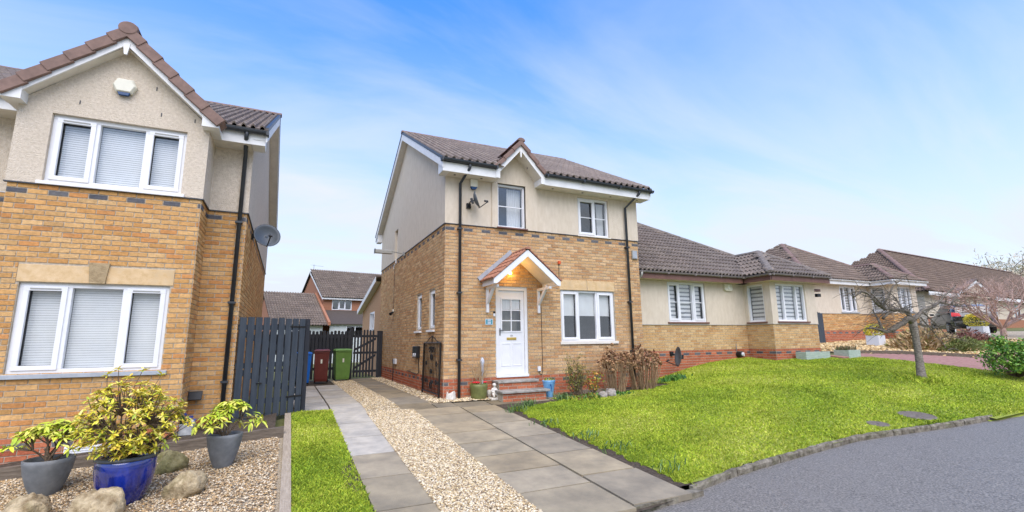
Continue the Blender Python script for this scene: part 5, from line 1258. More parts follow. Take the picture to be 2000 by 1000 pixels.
def fittings():
    F = Fr((0, 0, 0), X3, -Y3)
    H = thing('house_number_plaque', 'small teal house number plaque left of the front door', 'plaque', (1.08, -.01, 1.18))
    mb = MB(); F.box(mb, .985, 1.175, 1.18, 1.315, .008, .02); mb.build('plate', M['plaquewhite'], H)
    mb = MB(); F.box(mb, 1.0, 1.16, 1.195, 1.30, .02, .023); mb.build('teal_field', M['teal'], H)
    mb = MB(); F.box(mb, 1.04, 1.12, 1.20, 1.295, .023, .025); mb.build('number_field', M['plaquewhite'], H)
    mb = MB()
    for u in (1.052, 1.106): F.box(mb, u, u+.006, 1.24, 1.275, .025, .027)
    for bb in ((0, .02, .03, .035), (.015, .02, .018, .03), (0, .02, .015, .02), (0, .005, .005, .015), (0, .02, 0, .005)): F.box(mb, 1.072+bb[0], 1.072+bb[1], 1.24+bb[2], 1.24+bb[3], .025, .027)
    o = mb.build('house_number', M['ink'], H, kind='stuff'); o['label'] = 'number 121'
    H = thing('doorbell', 'small black and white video doorbell beside the door frame', 'doorbell', (1.21, -.01, 1.38))
    mb = MB(); F.box(mb, 1.185, 1.235, 1.445, 1.49, .008, .035); mb.build('camera', M['black'], H, bevel=.004); mb = MB(); F.box(mb, 1.185, 1.235, 1.375, 1.445, .008, .032); mb.build('button', M['white'], H, bevel=.004)
    H = thing('siren_beacon', 'small orange beacon on a thin cable above the living room window', 'beacon', (3.02, -.01, 2.7))
    mb = MB(); F.box(mb, 2.985, 3.05, 2.72, 2.80, .008, .06); mb.build('lens', M['orange'], H, bevel=.006); mb = MB(); mb.tube([(3.015, -.015, 2.72), (3.01, -.015, 2.36)], .006, 4); mb.build('cable', M['black'], H)
    H = thing('outdoor_socket', 'white outdoor socket with black cable right of the front door', 'socket', (2.37, -.01, .10))
    mb = MB(); F.box(mb, 2.33, 2.41, .08, .19, .008, .05); mb.build('case', M['white'], H, bevel=.005); mb = MB(); mb.tube([(2.47, -.015, 1.6), (2.475, -.015, .06), (2.44, -.02, .0), (2.39, -.02, .02), (2.37, -.02, .08)], .007, 5); mb.build('cable', M['black'], H)
    # lit porch lamp under the canopy
    H = thing('porch_lamp', 'lit amber porch lamp under the door canopy', 'lamp', (1.62, -.06, 2.42))
    mb = MB(); mb.lathe([(.05, 0), (.05, .02)], (1.60, -.06, 2.46), 12); mb.build('base', M['black'], H)
    mb = MB(); mb.smooth = True; mb.lathe([(.0, -.05), (.025, -.045), (.038, -.02), (.038, 0), (.025, .02), (.0, .03)], (1.60, -.10, 2.42), 12); mb.build('bulb', M['bulb'], H)
    ld = bpy.data.lights.new('porch_bulb', 'POINT'); ld.energy = 2.2; ld.color = (1, .55, .16); ld.shadow_soft_size = .05
    lo = bpy.data.objects.new('porch_bulb', ld); COL.objects.link(lo); lo.parent = H; lo.location = Vector((1.60, -.19, 2.42))-ORG[H.name]
    # side wall
    H = thing('security_lamp', 'long grey box lamp on an arm high on the side wall', 'lamp', (0, 4.15, 3.51))
    mb = MB(); mb.prism([(-.40, 4.08, 3.47), (-.40, 4.22, 3.47), (-.40, 4.22, 3.57), (-.40, 4.15, 3.60), (-.40, 4.08, 3.57)], (-.52, 0, -.0)); mb.build('housing', M['lampgrey'], H, bevel=.01)
    mb = MB(); mb.box((-.935, 4.07, 3.465), (-.92, 4.23, 3.60)); mb.build('end_cap', M['black'], H)
    mb = MB(); mb.tube([(-.40, 4.15, 3.55), (-.05, 4.15, 3.50)], .016, 6); mb.box((-.06, 4.09, 3.44), (-.025, 4.21, 3.56)); mb.build('arm', M['lampgrey'], H)
    H = thing('white_conduit', 'short white cable conduit below the side wall render', 'conduit', (-.01, 5.55, 3.3))
    mb = MB(); mb.tube([(-.05, 5.30, 3.52), (-.05, 5.30, 3.40), (-.05, 5.62, 3.30), (-.05, 5.64, 3.24)], .022, 6); mb.build('pipe', M['white'], H); mb = MB(); mb.tube([(-.015, 5.64, 3.24), (-.015, 5.66, 1.85)], .008, 4); mb.build('cable', M['black'], H)
    H = thing('wall_spotlight', 'small black spotlight halfway up the side wall', 'lamp', (0, 5.62, 1.78))
    mb = MB(); mb.box((-.05, 5.58, 1.80), (-.012, 5.66, 1.88)); mb.build('base', M['cream'], H); mb = MB(); mb.tube([(-.04, 5.6, 1.79), (-.14, 5.5, 1.72)], [.03, .055], 8); mb.build('head', M['black'], H)
    H = thing('charger_box', 'black wall box with two white sockets beside the iron gate', 'wall box', (-.01, 2.28, .36))
    mb = MB(); mb.box((-.11, 2.05, .40), (-.012, 2.5, .70)); mb.build('case', M['black'], H, bevel=.012)
    for y in (2.16, 2.34):
        mb = MB(); mb.tube([(-.112, y, .47), (-.125, y, .47)], .05, 10); mb.build('socket', M['white'], H)
    mb = MB(); mb.tube([(-.03, 2.1, .40), (-.03, 2.1, .02), (-.03, 2.25, -.03), (-.03, 3.4, .02)], .010, 5); mb.build('cable', M['black'], H)
    H = thing('side_wall_socket', 'small white and green socket low on the side wall', 'socket', (-.01, 5.1, .15))
    mb = MB(); mb.box((-.07, 4.88, .14), (-.012, 5.14, .30)); mb.build('case', M['white'], H, bevel=.008); mb = MB(); mb.box((-.068, 5.145, .15), (-.014, 5.3, .29)); mb.build('side_box', M['slate'], H); mb = MB(); mb.tube([(-.04, 5.3, .15), (-.04, 5.32, -.42)], .012, 5); mb.build('cable', M['black'], H)
    H = thing('floodlight', 'black floodlight low on the left house beside the big shrub', 'lamp', (-4.40, -1.02, -.05))
    mb = MB(); mb.prism([(-4.52, -1.03, .06), (-4.36, -1.03, .06), (-4.36, -1.03, -.03), (-4.52, -1.03, -.03)], (0, -.06, .0)); mb.prism([(-4.54, -1.10, .075), (-4.34, -1.10, .075), (-4.35, -1.13, -.06), (-4.53, -1.13, -.06)], (0, -.015, 0)); mb.build('head', M['black'], H, bevel=.006)
    mb = MB(); mb.quad((-4.525, -1.118, .06), (-4.355, -1.118, .06), (-4.36, -1.148, -.05), (-4.52, -1.148, -.05)); mb.build('lens', M['black'], H)
    H = thing('boiler_flue', 'black and white flue pipe low on the bungalow plinth', 'flue', (9.75, .35, .3))
    mb = MB(); mb.tube([(9.72, .44, .30), (9.72, .28, .30)], .09, 12); mb.build('outer_pipe', M['black'], H); mb = MB(); mb.tube([(9.74, .29, .30), (9.76, .24, .30)], .06, 12); mb.build('terminal', M['white'], H)
    mb = MB(); mb.tube([(9.66, .42, .40), (9.66, .42, .62)], .012, 5); mb.build('rod', M['steel'], H)
    H = thing('flood_camera', 'dark lamp on bracket at the bungalow corner', 'lamp', (12.6, -.45, 2.25))
    mb = MB(); mb.box((12.42, -.50, 2.28), (12.75, -.38, 2.36)); mb.build('bracket', M['brownfascia'], H); mb = MB(); mb.box((12.48, -.55, 2.10), (12.66, -.42, 2.20)); mb.build('head', M['black'], H); 
    H = thing('wall_box', 'pale grey plastic box at the top right of the middle house brickwork', 'wall box', (5.42, -.01, 3.0))
    mb = MB(); F.box(mb, 5.37, 5.55, 3.0, 3.24, .008, .05); mb.build('case', M['lampgrey'], H, bevel=.006)
    mb = MB(); F.box(mb, 5.39, 5.53, 3.02, 3.22, .05, .056); mb.build('cover', M['lead'], H)
fittings()
def iron_gate():
    H = thing('iron_gate', 'black wrought iron gate leaning against the side wall near the corner', 'gate', (-.06, .83, -.42))
    P = lambda y, z: Vector((-.05-.03*(.8-z)/1.2, y, z)); y0, y1, z0, z1 = .08, 1.50, -.42, .78
    def bar(pts, r, nm): mb = MB(); mb.tube(pts, r, 5); mb.build(nm, M['iron'], H)
    for y in (y0, y1): bar([P(y, z0), P(y, z1)], .022, 'stile')
    for z in (z0+.08, z1): bar([P(y0, z), P(y1, z)], .016, 'rail')
    for y in frange(y0+.12, y1-.12, .12)[0:]: bar([P(y, z0+.08), P(y, z1)], .008, 'bar')
    for yc, zc, r in ((.79, .62, .09), (.79, .44, .08), (.79, .12, .07), (.79, -.2, .09), (.60, .62, .07), (.98, .62, .07), (.35, .3, .06), (1.25, .3, .06), (.35, -.1, .06), (1.25, -.1, .06)):
        bar([P(yc+math.cos(a)*r*(1-.45*a/9), zc+math.sin(a)*r*(1-.45*a/9)) for a in np.linspace(0, 9, 16)], .010, 'scroll')
    for s in (-1, 1): bar([P(.79+s*(.03+.5*t), .79+.14*math.sin(math.pi*(1-t)*.55)*(1-t*.6)) for t in np.linspace(0, 1, 9)], .011, 'crest')
    bar([P(.79, .78), P(.79, .95)], .012, 'spike')
iron_gate()

# ---------------------------------------------------------------- pots, plants, rocks
def leaf_mesh(name, L, W, col, fold=.25, droop=.0):
    """simple leaf along +X with a midrib fold"""
    mb = MB(); mb.col = col
    pts = [(0, 0, 0), (L*.35, W/2, fold*W*.5), (L*.4, 0, -.0), (L*.35, -W/2, fold*W*.5), (L*.75, W*.36, fold*W*.3-droop*L*.5), (L*.78, 0, -droop*L*.5), (L*.75, -W*.36, fold*W*.3-droop*L*.5), (L, 0, -droop*L)]
    mb.add(pts, [[0,2,1],[0,3,2],[1,2,5,4],[2,3,6,5],[4,5,7],[5,6,7]])
    me = mb.mesh(name); me.materials.append(M['leaf']); return me
LEAFV = None
def leaves(par, lst, n_ind, meshes_spec, name='leaf'):
    """lst: (pos, direction, roll, scale, colour idx); nearest n as objects, rest joined"""
    L, W, cols, fold, droop = meshes_spec
    ms = [leaf_mesh(name, L, W, c, fold, droop) for c in cols]
    lst = sorted(lst, key=lambda t: (Vector(t[0])-CAM).length); rest = MB()
    for i, (p, d, roll, sc, ci) in enumerate(lst):
        d = Vector(d).normalized(); q = d.to_track_quat('X', 'Z')
        q = q @ Matrix.Rotation(roll, 3, 'X').to_quaternion()
        if i < n_ind:
            o = inst(name, ms[ci % len(ms)], par, p, q.to_euler(), (sc, sc, sc))
        else:
            mb_ = ms[ci % len(ms)]; rest.col = cols[ci % len(cols)]
            rest.add([Vector(p)+q @ (v.co*sc) for v in mb_.vertices], [list(f.vertices) for f in mb_.polygons])
    if rest.f: rest.build(name, M['leaf'], par, kind='stuff')
def rdir(): 
    v = Vector((random.gauss(0, 1), random.gauss(0, 1), random.gauss(0, 1))); return v.normalized()
def branch_to(mb, a, b, r0, r1, sag=.1, n=4, k=5):
    a, b = Vector(a), Vector(b); j = (b-a).length*sag; pts = []
    off = Vector((random.uniform(-j, j), random.uniform(-j, j), random.uniform(-j, j)*.5))
    for i in range(n+1):
        t = i/n; pts.append(a.lerp(b, t)+off*math.sin(math.pi*t))
    mb.tube(pts, [lerp(r0, r1, i/n) for i in range(n+1)], k, cap=False); return pts
def pot(label, c, prof, m, group=None, soil=None, rim=None, sx=1, sy=1, inner=True, name='plant_pot'):
    c = Vector(c); H = thing(name, label, 'pot', c, group)
    mb = MB(); mb.smooth = True; top = prof[-1]
    full = prof+[(top[0]-.015, top[1]+.004), (top[0]-.03, top[1]-.01), (top[0]-.035, top[1]-.06)]
    mb.lathe(full, c, 32, sx, sy, cap=False); mb.build('body', M[m], H)
    mb = MB(); mb.lathe([(top[0]-.034, top[1]-.055), (top[0]*.4, top[1]-.035), (0, top[1]-.03)], c, 20, sx, sy, cap=False); mb.build('soil', M['soil'], H)
    if rim:
        mb = MB(); mb.smooth = True; r, z = top; mb.lathe([(r-.005, z-.03), (r+.022, z-.022), (r+.024, z+.005), (r-.01, z+.012), (r-.038, z)], c, 32, sx, sy, cap=False); mb.build('rim', M[rim], H)
    return H
def whorl_shrub(label, cat, base, tips, mainr, spec, nleaf, spread, n_ind, tilt=0., cols=3, group=None, extra=0, barkm='bark', name='shrub'):
    H = thing(name, label, cat, base, group); base = Vector(base)
    mb = MB(); mb.smooth = True; lst = []
    forks = []
    nm = max(3, len(tips)//5)
    for i in range(nm):
        t = random.choice(tips); f = base.lerp(Vector(t), random.uniform(.35, .6)); f += Vector((random.uniform(-.04, .04), random.uniform(-.04, .04), 0)); forks.append(f)
        branch_to(mb, base+Vector((random.uniform(-.03, .03), random.uniform(-.03, .03), 0)), f, mainr, mainr*.6, .12)
    for t in tips:
        t = Vector(t); f = min(forks, key=lambda q: (q-t).length); branch_to(mb, f, t, mainr*.55, mainr*.22, .12)
        out = (t-base).normalized(); ax = (out+Vector((0, 0, .6))).normalized(); u = ax.orthogonal().normalized(); v = ax.cross(u); ph = random.uniform(0, 6.28)
        for k in range(nleaf):
            a = ph+k*2.4; d = (u*math.cos(a)+v*math.sin(a))*random.uniform(.7, 1)+ax*random.uniform(spread[0], spread[1]); lst.append((t-ax*random.uniform(0, .03), d, random.uniform(-.4, .4), random.uniform(.7, 1.2), random.randrange(cols)))
    mb.build('stems', M[barkm], H)
    leaves(H, lst, n_ind, spec)
    return H
def left_bed():
    z = lambda x, y: g(x, y)+.012
    # grey pot, left
    c = (-5.50, -3.06, z(-5.5, -3.06)); pot('grey planter pot at the far left with a yellow green shrub', c, [(.115, 0), (.17, .12), (.205, .24), (.222, .34), (.226, .38)], 'potgrey', 'grey planter pots in the pebble bed')
    tips = []
    for k in range(52):
        a = random.uniform(0, 6.28); r = random.uniform(.05, .42); tips.append((c[0]+.03+r*math.cos(a)*1.15, c[1]+r*math.sin(a)*.8, c[2]+.40+.36-.42*r*r/.17*.55+random.uniform(-.05, .03)))
    RH = (.108, .034, [lin(192,202,56), lin(208,210,78), lin(166,188,56), lin(220,214,106), lin(180,194,66)], .35, .15)
    whorl_shrub('low spreading shrub with long yellow green leaves in the far left grey pot', 'shrub', (c[0], c[1], c[2]+.34), tips, .014, RH, 9, (-.45, .25), 300, cols=5)
    c = (-3.80, -3.20, z(-3.8, -3.2)); pot('grey planter pot near the timber edging with a leafy shrub', c, [(.10, 0), (.145, .12), (.178, .24), (.196, .35), (.20, .385)], 'potgrey', 'grey planter pots in the pebble bed')
    tips = []
    for k in range(48):
        a = random.uniform(0, 6.28); r = random.uniform(.04, .36); tips.append((c[0]+.05+r*math.cos(a)*1.12, c[1]+r*math.sin(a)*.8, c[2]+.40+.37-.42*r*r/.13*.6+random.uniform(-.05, .03)))
    whorl_shrub('rounded shrub with drooping yellow green leaves in the right grey pot', 'shrub', (c[0], c[1], c[2]+.34), tips, .013, RH, 9, (-.6, .15), 300, cols=5)
    # big cobalt pot with a tall yellow pieris
    c = (-4.62, -3.86, z(-4.62, -3.86)); pot('big glossy cobalt blue glazed pot in the pebble bed', c, [(.17, 0), (.205, .08), (.245, .20), (.262, .32), (.262, .40), (.248, .455)], 'cobalt', rim='rim')
    tips = []; base = Vector((c[0], c[1], c[2]+.42))
    while len(tips) < 300:
        d = rdir(); r = random.uniform(.3, 1)**.6; p = Vector((c[0]+.02+d.x*r*.54, c[1]+d.y*r*.48, c[2]+.80+d.z*r*.40))
        if p.z < c[2]+.46: continue
        if d.z > 0: p.z += .16*max(0, 1-abs(p.x-c[0]+.12)/.35)*random.random()
        tips.append(p)
    tips += [(c[0]-.26, c[1], c[2]+1.30), (c[0]-.18, c[1]+.05, c[2]+1.36), (c[0]+.05, c[1], c[2]+1.34), (c[0]-.30, c[1]-.05, c[2]+1.12), (c[0]+.22, c[1], c[2]+1.28)]
    PI = (.064, .021, [lin(222,206,66), lin(208,200,58), lin(232,218,98), lin(186,188,54), lin(226,192,84), lin(160,176,56), lin(236,224,128)], .3, .12)
    whorl_shrub('tall yellow leaved shrub with tiered branches in the cobalt blue pot', 'shrub', base, tips, .013, PI, 13, (-.2, .7), 300, cols=7)
    # stone trough with violas behind
    x0, x1, y0, y1 = -4.78, -4.36, -1.62, -1.40; zz = g(-4.5, -1.6)+.13
    H = thing('stone_trough', 'pale grey stone trough with small flowers behind the sleepers', 'planter', (-4.57, -1.5, zz))
    mb = MB(); wall_t = .03
    for bx in (((x0, y0, zz), (x1, y0+wall_t, zz+.16)), ((x0, y1-wall_t, zz), (x1, y1, zz+.16)), ((x0, y0+wall_t, zz), (x0+wall_t, y1-wall_t, zz+.16)), ((x1-wall_t, y0+wall_t, zz), (x1, y1-wall_t, zz+.16)), ((x0+wall_t, y0+wall_t, zz), (x1-wall_t, y1-wall_t, zz+.03))): mb.box(*bx)
    mb.build('trough', mat('grey_stone', (.28,.29,.29), .9, col2=(.46,.47,.46), scale=8, bump=.3), H)
    mb = MB(); mb.box((x0+.032, y0+.032, zz+.10), (x1-.032, y1-.032, zz+.135)); mb.build('soil', M['soil'], H)
    P = thing('viola_clump', 'clump of blue and white flowers in the stone trough', 'flowers', (-4.57, -1.5, zz+.13))
    mb = MB()
    for k in range(60):
        p = Vector((random.uniform(x0+.05, x1-.05), random.uniform(y0+.04, y1-.04), zz+.14)); q = p+Vector((random.uniform(-.04, .04), random.uniform(-.06, .02), random.uniform(.03, .13)))
        mb.col = random.choice([lin(60,96,40), lin(80,116,50), lin(48,80,44)]); d = rdir()*.035; mb.quad(p, p+d*.3+Vector((.01, 0, .02)), q+d, q+Vector((0, 0, .02)))
    mb.build('leaf', M['leaf'], P, kind='stuff')
    for k in range(16):
        p = Vector((random.uniform(x0, x1), random.uniform(y0-.02, y1-.04), zz+random.uniform(.15, .30))); mb = MB(); mb.col = random.choice([lin(220,226,236), lin(96,120,196), lin(70,86,170), lin(236,236,230)])
        u = Vector((1, -.3, random.uniform(-.2, .2))).normalized()*.028; v = Vector((0, -.3, 1)).normalized()*.028
        mb.add([p+u*math.cos(a)*r+v*math.sin(a)*r for a, r in [(i*math.pi/5, 1 if i % 2 == 0 else .6) for i in range(10)]], [list(range(10))]); mb.build('flower', M['flower'], P)
    # rocks
    def rock(label, c, s, seed, moss=False):
        rg = np.random.default_rng(seed); me = bpy.data.meshes.new('garden_rock'); import bmesh
        bm = bmesh.new(); bmesh.ops.create_icosphere(bm, subdivisions=4, radius=1)
        dirs = [Vector(d).normalized() for d in rg.normal(0, 1, (13, 3))]; offs = rg.uniform(.62, .95, 13)
        ph = rg.uniform(0, 6, 6)
        for v in bm.verts:
            d = v.co.normalized(); r = 1.15
            for q, o_ in zip(dirs, offs):
                c_ = d.dot(q)
                if c_ > .05: r = min(r, o_/c_)
            r *= 1+.06*math.sin(d.x*9+ph[0])*math.sin(d.y*8+ph[1])+.045*math.sin(d.z*17+ph[2])*math.sin(d.x*15+ph[3])+.025*math.sin(d.y*31+ph[4])*math.sin(d.z*27+ph[5])
            v.co = Vector((d.x*r*s[0], d.y*r*s[1], d.z*r*s[2]))
        bm.to_mesh(me); bm.free(); me.materials.append(M['rockmoss'] if moss else M['rock']); me.polygons.foreach_set('use_smooth', [True]*len(me.polygons))
        o = bpy.data.objects.new('garden_rock', me); COL.objects.link(o); o.location = (c[0], c[1], g(c[0], c[1])+s[2]*.42); ORG[o.name] = Vector(o.location); tag(o, label, 'rock', 'sandstone rocks in the pebble bed')
    M['rockmoss'] = mat('mossy_rock', (.14,.12,.05), .95, col2=(.34,.30,.15), scale=8, bump=1., bscale=24, dirt=.7, dscale=5, dcol=(.14,.15,.03))
    rock('sandstone rock at the bottom left, in front of the far left pot', (-5.33, -3.92), (.215, .18, .20), 3)
    rock('pale sandstone rock in front of the cobalt blue pot', (-4.70, -4.33), (.19, .17, .22), 9)
    rock('round mossy rock between the cobalt pot and the right grey pot', (-4.38, -2.95), (.165, .15, .19), 14, True)
    rock('low angular rock right of the cobalt blue pot', (-4.02, -4.05), (.20, .17, .16), 21, False)
    rock('small dark mossy stone behind the cobalt blue pot by the sleeper', (-4.52, -2.45), (.15, .12, .11), 28, True)
left_bed()

def doorstep_things():
    zb = g(.6, -.25)+.03
    c = (.74, -.22, zb); pot('olive green pot with red flowers left of the front steps', c, [(.165, 0), (.18, .1), (.195, .24), (.20, .31)], 'greenpot')
    H = thing('bare_twigs', 'bare upright twigs growing from the olive green pot', 'twigs', (c[0], c[1], zb+.28)); 
    for k in range(16):
        mb = MB(); a = random.uniform(0, 6.28); l = random.uniform(.5, 1.0); lean = random.uniform(.15, .5)
        e = (c[0]+math.cos(a)*lean*l, c[1]+math.sin(a)*lean*l*.6, zb+.26+l*.8); pts = branch_to(mb, (c[0]+random.uniform(-.03, .03), c[1], zb+.26), e, .009, .003, .08, 6)
        for q in range(3): p = pts[random.randrange(2, 6)]; branch_to(mb, p, p+Vector((random.uniform(-.12, .12), random.uniform(-.08, .08), random.uniform(.08, .22))), .004, .0015, .05, 3, 4)
        mb.build('twig', M['twigtan'], H)
    F = thing('red_primula', 'red primula flowers in the olive green pot', 'flowers', (c[0], c[1], zb+.3))
    mb = MB()
    for k in range(24):
        a = random.uniform(0, 6.28); p = Vector((c[0]+math.cos(a)*.10, c[1]+math.sin(a)*.09, zb+.27)); mb.col = random.choice([lin(70,104,40), lin(94,126,52)]); q = p+Vector((math.cos(a)*.09, math.sin(a)*.08, random.uniform(.03, .08))); w = Vector((-math.sin(a), math.cos(a), 0))*.025; mb.quad(p, (p+q)/2+w, q, (p+q)/2-w)
    mb.build('leaf', M['leaf'], F, kind='stuff')
    for (dx, dy, s) in ((-.10, -.12, .045), (-.14, -.08, .04), (-.06, -.14, .04), (.09, -.12, .038), (.13, -.09, .035)):
        mb = MB(); mb.col = lin(206,36,40); mb.smooth = True; mb.lathe([(0, -s*.6), (s*.8, -s*.2), (s, .1*s), (s*.6, s*.5), (0, s*.6)], (c[0]+dx, c[1]+dy, zb+.35), 9); mb.build('flower', M['flower'], F)
    # white cherub
    p = Vector((1.07, -.32, zb-.02)); H = thing('cherub_statue', 'small white seated cherub statue beside the front steps', 'statue', p)
    bodyv = MB(); bodyv.smooth = True
    me = bpy.data.meshes.new('figure'); J = [(0,0,.07),(0,.0,.14),(0,0,.19),(0,-.005,.215),(.045,0,.185),(.07,-.03,.13),(.045,-.065,.11),(-.045,0,.185),(-.07,-.03,.13),(-.035,-.07,.12),(.05,-.06,.075),(.055,-.11,.06),(.04,-.11,.01),(-.05,-.06,.075),(-.055,-.11,.06),(-.04,-.115,.01),(0,-.01,.255)]
    E = [(0,1),(1,2),(2,3),(2,4),(4,5),(5,6),(2,7),(7,8),(8,9),(0,10),(10,11),(11,12),(0,13),(13,14),(14,15),(3,16)]
    rad = [.055,.045,.035,.02,.024,.018,.014,.024,.018,.014,.032,.026,.02,.032,.026,.02,.036]
    me.from_pydata(J, E, []); me.materials.append(M['whitestone']); o = bpy.data.objects.new('figure', me); COL.objects.link(o); o.parent = H
    sk = o.modifiers.new('skin', 'SKIN'); 
    for v, r in zip(me.skin_vertices[0].data if me.skin_vertices else [], rad): v.radius = (r, r)
    if not me.skin_vertices:
        bpy.context.view_layer.objects.active = o
        bpy.context.view_layer.update()
    o.modifiers.new('sub', 'SUBSURF').levels = 2; o.modifiers['sub'].render_levels = 2
    o.location = (0, 0, .03); ORG[o.name] = p
    mb = MB(); mb.box(tuple(p+Vector((-.12, -.13, -.02))), tuple(p+Vector((.12, .08, .035)))); mb.build('plinth', M['whitestone'], H, bevel=.015)
    mb = MB(); mb.smooth = True; mb.lathe([(.0, .285), (.034, .292), (.046, .318), (.038, .345), (.015, .358), (0, .36)], p+Vector((0, -.005, -.02)), 12); mb.build('hair_cap', M['whitestone'], H)
    # pale plastic tube light
    H = thing('garden_tube_light', 'pale white and blue tube light on a stake behind the olive pot', 'garden light', (.86, -.13, zb))
    mb = MB(); mb.tube([(.875, -.13, zb), (.86, -.13, zb+.42)], .022, 8); mb.build('stake', M['white'], H)
    mb = MB(); mb.smooth = True; mb.lathe([(.02, .40), (.034, .45), (.036, .72), (.05, .76), (.05, .80), (.03, .86), (0, .88)], (.86, -.13, zb), 12); mb.build('tube', mat('pale_blue_plastic', (.46,.52,.62), .3, col2=(.66,.70,.76), scale=9), H)
    # statue stone at the corner
    mb = MB()
    for (a, r) in ((0, 1),): pass
    H = pot('small pale urn between the olive pot and the cherub statue', (1.02, -.16, zb), [(.03, 0), (.05, .03), (.065, .09), (.06, .13), (.045, .16)], 'whitestone')
    mb = MB(); mb.smooth = False
    vs = [(.13+.11*math.cos(a)*(1+.2*math.sin(3*a)), -.16+.08*math.sin(a), g(0, -.1)) for a in np.linspace(0, 5.6, 9)]; tv = [(x*.8+.03, y*.8-.03, z_+.16+.05*math.sin(i*2)) for i, (x, y, z_) in enumerate(vs)]
    n = len(vs); mb.add(vs+tv, [[i, (i+1) % n, n+(i+1) % n, n+i] for i in range(n)]+[list(range(n, 2*n))]); base_mesh('corner_stone', mb, M['whitestone'], 'pale stone on the gravel at the house corner', 'stone', (.13, -.16, g(0, -.1)))
    # blue pot
    zc = -.47; c = (2.36, -.50, zc); pot('pale blue tapered pot with dark blue mark right of the front steps', c, [(.085, 0), (.10, .08), (.125, .22), (.148, .34), (.155, .37)], 'bluepot')
    H = bpy.data.objects['plant_pot.%03d' % (len([o for o in bpy.data.objects if o.name.startswith('plant_pot')])-1)]
    for s in (-1, 1):
        mb = MB(); fr = lambda u, zz: Vector((c[0]+u-.03, c[1]-math.sqrt(max(0, (.088+.165*zz)**2-(u-.03)**2))-.004, zc+zz))
        mb.quad(fr(s*.055-.0, .10), fr(s*.04, .12), fr(s*.003-.008*s, .28), fr(s*.003+.012*s, .29)); mb.build('painted_mark', M['darkblue'], H)
    P = thing('potted_seedlings', 'small yellow green plants in the pale blue pot', 'plant', (c[0], c[1], zc+.34)); mb = MB()
    for k in range(50):
        p = Vector((c[0]+random.uniform(-.1, .1), c[1]+random.uniform(-.1, .1), zc+.33)); d = Vector((random.uniform(-.08, .12), random.uniform(-.06, .06), random.uniform(.03, .12))); w = d.cross(rdir()).normalized()*.012; mb.col = random.choice([lin(150,150,50), lin(110,140,50), lin(180,150,60)]); mb.quad(p, p+d*.5+w, p+d, p+d*.5-w)
    mb.build('leaf', M['leaf'], P, kind='stuff')
doorstep_things()

